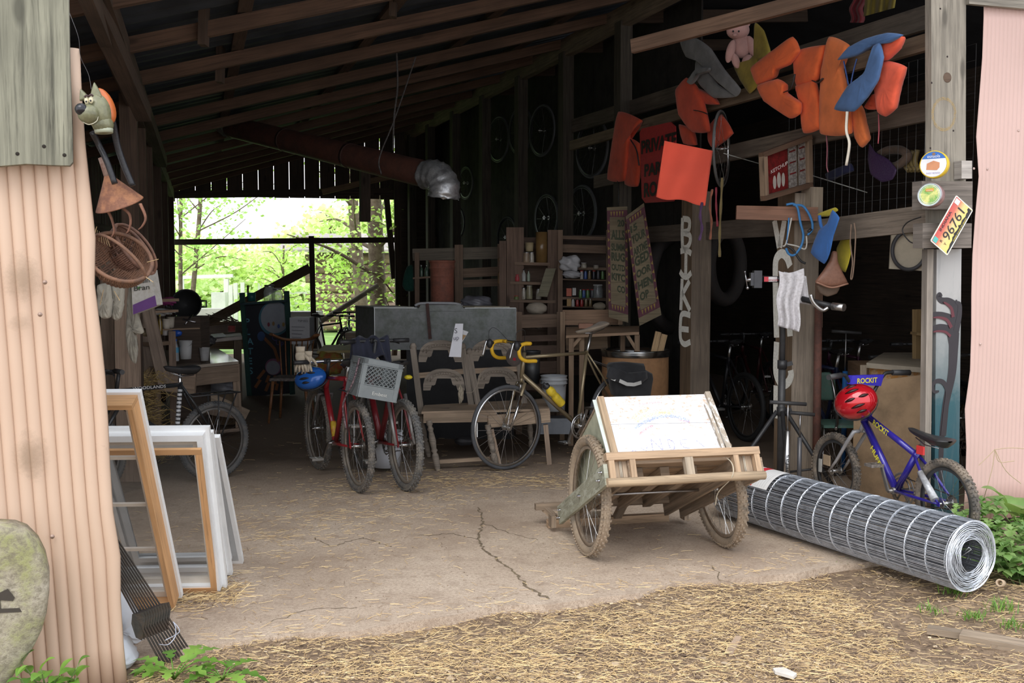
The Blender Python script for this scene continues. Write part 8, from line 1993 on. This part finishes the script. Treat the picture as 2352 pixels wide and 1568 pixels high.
# ================================================================= OUTSIDE BEHIND THE FAR OPENING
ro_=random.Random(77)
sp=[leafmat((.66,.84,.27),(.52,.72,.18)),leafmat((.76,.90,.38),(.62,.80,.26)),leafmat((.56,.76,.22),(.44,.64,.15))]  # leaf colours lifted to stand in for overexposed daylight
bark=dirty((.13,.09,.065),(.22,.165,.125),.5,.9,9,bumpk=.5)
def tree(label,base,h,r,lean,nbr,nleaf,lr,seed,crown0=.35,lsz=.09,spreadk=1.0,hang=None,name='tree',mats=None):
    rr_=random.Random(seed); base=V(base); root=thing(name,label,'tree',base)
    top=base+V((lean[0],lean[1],h)); mid=base.lerp(top,.5)+V((rr_.uniform(-.1,.1),0,0)); tr=bez([base,mid,top],8)
    n=len(tr); mb=MB(); mb.tube(tr,[lerp(r,r*.35,i/n) for i in range(n)],10); mb.build('trunk',bark,root)
    br=MB(); ml=MB()
    for b in range(nbr):
        t=crown0+(1-crown0)*b/nbr; p=tr[int(t*(n-1))]; a=rr_.uniform(0,6.3); L_=lr*(1.15-t*.6)*rr_.uniform(.6,1.1)
        e=p+V((math.cos(a)*L_,math.sin(a)*L_*.7,L_*rr_.uniform(.1,.7))); m_=p.lerp(e,.5)+V((0,0,rr_.uniform(-.1,.25))); q=bez([p,m_,e],5)
        br.tube(q,[lerp(r*.28,.006,i/len(q)) for i in range(len(q))],5)
        for l in range(nleaf):
            tt=rr_.uniform(.2,1)**.7; c=q[min(len(q)-1,int(tt*(len(q)-1)))]+V((rr_.gauss(0,.22),rr_.gauss(0,.22),rr_.gauss(-.03,.18)))*spreadk
            ml.m(rr_.choice(mats or sp)); a2=rr_.uniform(0,6.3); el=rr_.uniform(-.8,.6); d=V((math.cos(a2)*math.cos(el),math.sin(a2)*math.cos(el),math.sin(el))); s=d.cross(V((rr_.gauss(0,1),rr_.gauss(0,1),rr_.gauss(0,1)))).normalized(); ll=lsz*rr_.uniform(.6,1.3); w=ll*.33
            ml.poly([c,c+d*ll*.5+s*w,c+d*ll,c+d*ll*.5-s*w])
    br.build('branches',bark,root); ml.build('foliage',None,root); return root
lf=[leafmat((.50,.74,.22),(.38,.60,.16)),leafmat((.60,.82,.30),(.48,.70,.2))]
Gd=lambda px,Y: V((P(px,800,Y).x,Y,-.06))
tree('slim tree leftmost beyond the far opening',Gd(415,22),6.5,.055,(.3,0),18,80,1.9,1,.25,.11,mats=lf)
tree('slim forked tree with dark trunk second from left beyond the far opening',Gd(432,23.5),7,.065,(.55,0),18,80,2.1,2,.25,.11,mats=lf)
tree('sturdy tree trunk right of the thin dark post beyond the opening',Gd(874,21),8.5,.19,(-.15,0),20,70,2.3,3,.22,.11)
tree('paler tree trunk left of the sturdy one beyond the opening',Gd(838,24),8.5,.16,(-.5,0),20,70,2.6,4,.22,.11)
tree('thin dark sapling rightmost beyond the opening',Gd(905,20),4.5,.06,(.3,0),16,80,1.3,5,.12,.11)
tree('leafy shrub before the log cabin wall',Gd(790,25),2.4,.05,(.2,0),14,55,1.1,6,.08,.12,name='shrub')
tree('leafy shrub left of the log cabin corner',Gd(655,27),2.4,.06,(0,0),14,50,1.1,7,.1,.13,name='shrub')
hz=[leafmat((.84,.92,.60),(.76,.86,.50)),leafmat((.88,.94,.68),(.8,.9,.58))]  # distant haze and glare put into these pale leaf colours
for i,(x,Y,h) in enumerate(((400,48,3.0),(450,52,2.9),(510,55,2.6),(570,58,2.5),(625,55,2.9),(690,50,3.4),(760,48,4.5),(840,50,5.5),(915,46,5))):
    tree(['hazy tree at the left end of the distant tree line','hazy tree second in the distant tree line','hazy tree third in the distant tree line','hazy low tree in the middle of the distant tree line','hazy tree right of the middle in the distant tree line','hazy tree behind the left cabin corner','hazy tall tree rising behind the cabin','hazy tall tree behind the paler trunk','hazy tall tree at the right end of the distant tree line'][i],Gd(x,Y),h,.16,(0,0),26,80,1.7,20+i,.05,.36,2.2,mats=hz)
# log cabin
t=thing('log_cabin','brown log cabin wall partly hidden by leaves behind the far opening','cabin',Gd(765,30))
lg_=wood((.25,.17,.13),.9,.35); 
x0=P(735,700,29).x; x1=P(880,700,29).x
for k in range(8):
    z=.0+k*.27; mb=MB(); mb.tube([V((x0-(.4 if k%2 else .1),29,z+.12)),V((x1+.3,29.3,z+.12))],.135,8); mb.build('log',lg_,t)
mb=MB(); mb.prism([V((x0-1.1,28.2,2.2)),V((x1+.6,28.4,2.2)),V((x1+.6,31,2.75)),V((x0-1.1,31,2.75))],V((0,0,.06))); mb.build('roof',paint((.40,.36,.33),.8,0,.2,1),t)
mb=MB(); mb.quadbox([V((x0-.1,29.1,0)),V((x1+.3,29.4,0)),V((x1+.3,32,0)),V((x0-.1,32,0)),V((x0-.1,29.1,2.2)),V((x1+.3,29.4,2.2)),V((x1+.3,32,2.2)),V((x0-.1,32,2.2))]); mb.build('inner_wall',paint((.30,.25,.2),.9),t)
# white garden structures and fence posts
wf=paint((.75,.73,.72),.7,0,.1,3)
t=thing('garden_gate_frame','pale wooden gate frame in the garden beyond the opening','frame',Gd(480,30))
for x,w in ((418,.10),(520,.13)):
    mb=MB(); q=P(x,640,30); mb.beam(V((q.x,30,-.06)),q,w,w,up=V((0,1,0))); mb.build('post',wf,t)
mb=MB(); mb.beam(P(410,637,30),P(535,633,30),.08,.10); mb.build('top_beam',wf,t)
for i,(x,y) in enumerate(((530,655),(541,650),(557,648),(597,650),(645,655))):
    mb=MB(); q=P(x,y,27); mb.beam(V((q.x,27,-.06)),q,.10,.06,up=V((0,1,0))); mono('fence_post',['pale fence post directly right of the gate frame','second pale fence post right of the gate frame','third pale fence post right of the gate frame','fourth pale fence post, set apart to the right','last pale fence post, near the dark sign'][i],'post',mb,wf,'pale garden fence posts')
mb=MB(); mb.beam(P(525,675,27.1),P(720,672,27.1),.03,.06); mb.beam(P(525,698,27.1),P(720,696,27.1),.03,.06); mono('fence_rail','pale rails of the garden fence beyond the opening','fence',mb,wf)
mb=MB(); q=P(505,690,26); mb.box((q.x,26,q.z),(.35,.3,.42)); mono('white_hive','white box standing in the garden left of the fence posts','box',mb,wf)
mb=MB(); q=P(432,725,22); mb.box((P(470,725,22).x,22,P(470,708,22).z/2),(.95,.6,P(470,708,22).z)); mono('garden_bed','grey raised garden bed before the garden gate frame','garden bed',mb,wood((.5,.48,.45),.9,.2))
mb=MB(); mb.tube([P(730,742,18.8),P(868,655,19.2)],.05,8); mono('leaning_pole','pale pole leaning diagonally outside toward the sturdy trunk','pole',mb,wood((.33,.28,.23),.9,.3))
mb=MB(); mb.box((P(700,740,18.8).x,18.9,.45),(.55,.5,.9)); mono('pale_bin','pale wooden crate outside behind the white carton','crate',mb,wf)
mb=MB(); mb.box((P(825,750,15.5).x,15.5,.66),(.35,.5,.10)); mb.box((P(822,760,15.5).x,15.5,.3),(.35,.4,.6)); mono('plank_pile','pale plank pile beside the metal tank at the far opening','planks',mb,wood((.45,.36,.27),.85,.25))
# ================================================================= CAMERA AND LIGHT
cam=bpy.data.cameras.new('camera'); cam.lens=36.0*F/2352; cam.sensor_width=36; cam.clip_end=500
co=bpy.data.objects.new('camera',cam); C.objects.link(co); co.location=(0,0,HC); co.rotation_euler=(math.pi/2-TH,0,0)
bpy.context.scene.camera=co
w=bpy.data.worlds.new('world'); bpy.context.scene.world=w; w.use_nodes=True
nt=w.node_tree; bg=nt.nodes['Background']
tc=nt.nodes.new('ShaderNodeTexCoord'); sp=nt.nodes.new('ShaderNodeSeparateXYZ'); nt.links.new(tc.outputs['Generated'],sp.inputs[0])
cr=nt.nodes.new('ShaderNodeValToRGB'); nt.links.new(sp.outputs[2],cr.inputs[0])
cr.color_ramp.elements[0].position=0; cr.color_ramp.elements[0].color=(.95,.965,1,1)
cr.color_ramp.elements[1].position=.6; cr.color_ramp.elements[1].color=(.86,.91,1,1)
nt.links.new(cr.outputs[0],bg.inputs[0]); bg.inputs[1].default_value=1.55
su=bpy.data.lights.new('sun','SUN'); su.energy=1.3; su.angle=math.radians(40); su.color=(1,.95,.88)
so=bpy.data.objects.new('sun',su); C.objects.link(so); so.rotation_euler=(math.radians(38),math.radians(-12),0)
sn=bpy.context.scene
sn.view_settings.view_transform='Standard'; sn.view_settings.look='None'; sn.view_settings.gamma=1; sn.view_settings.use_curve_mapping=False
sn.view_settings.exposure=.36
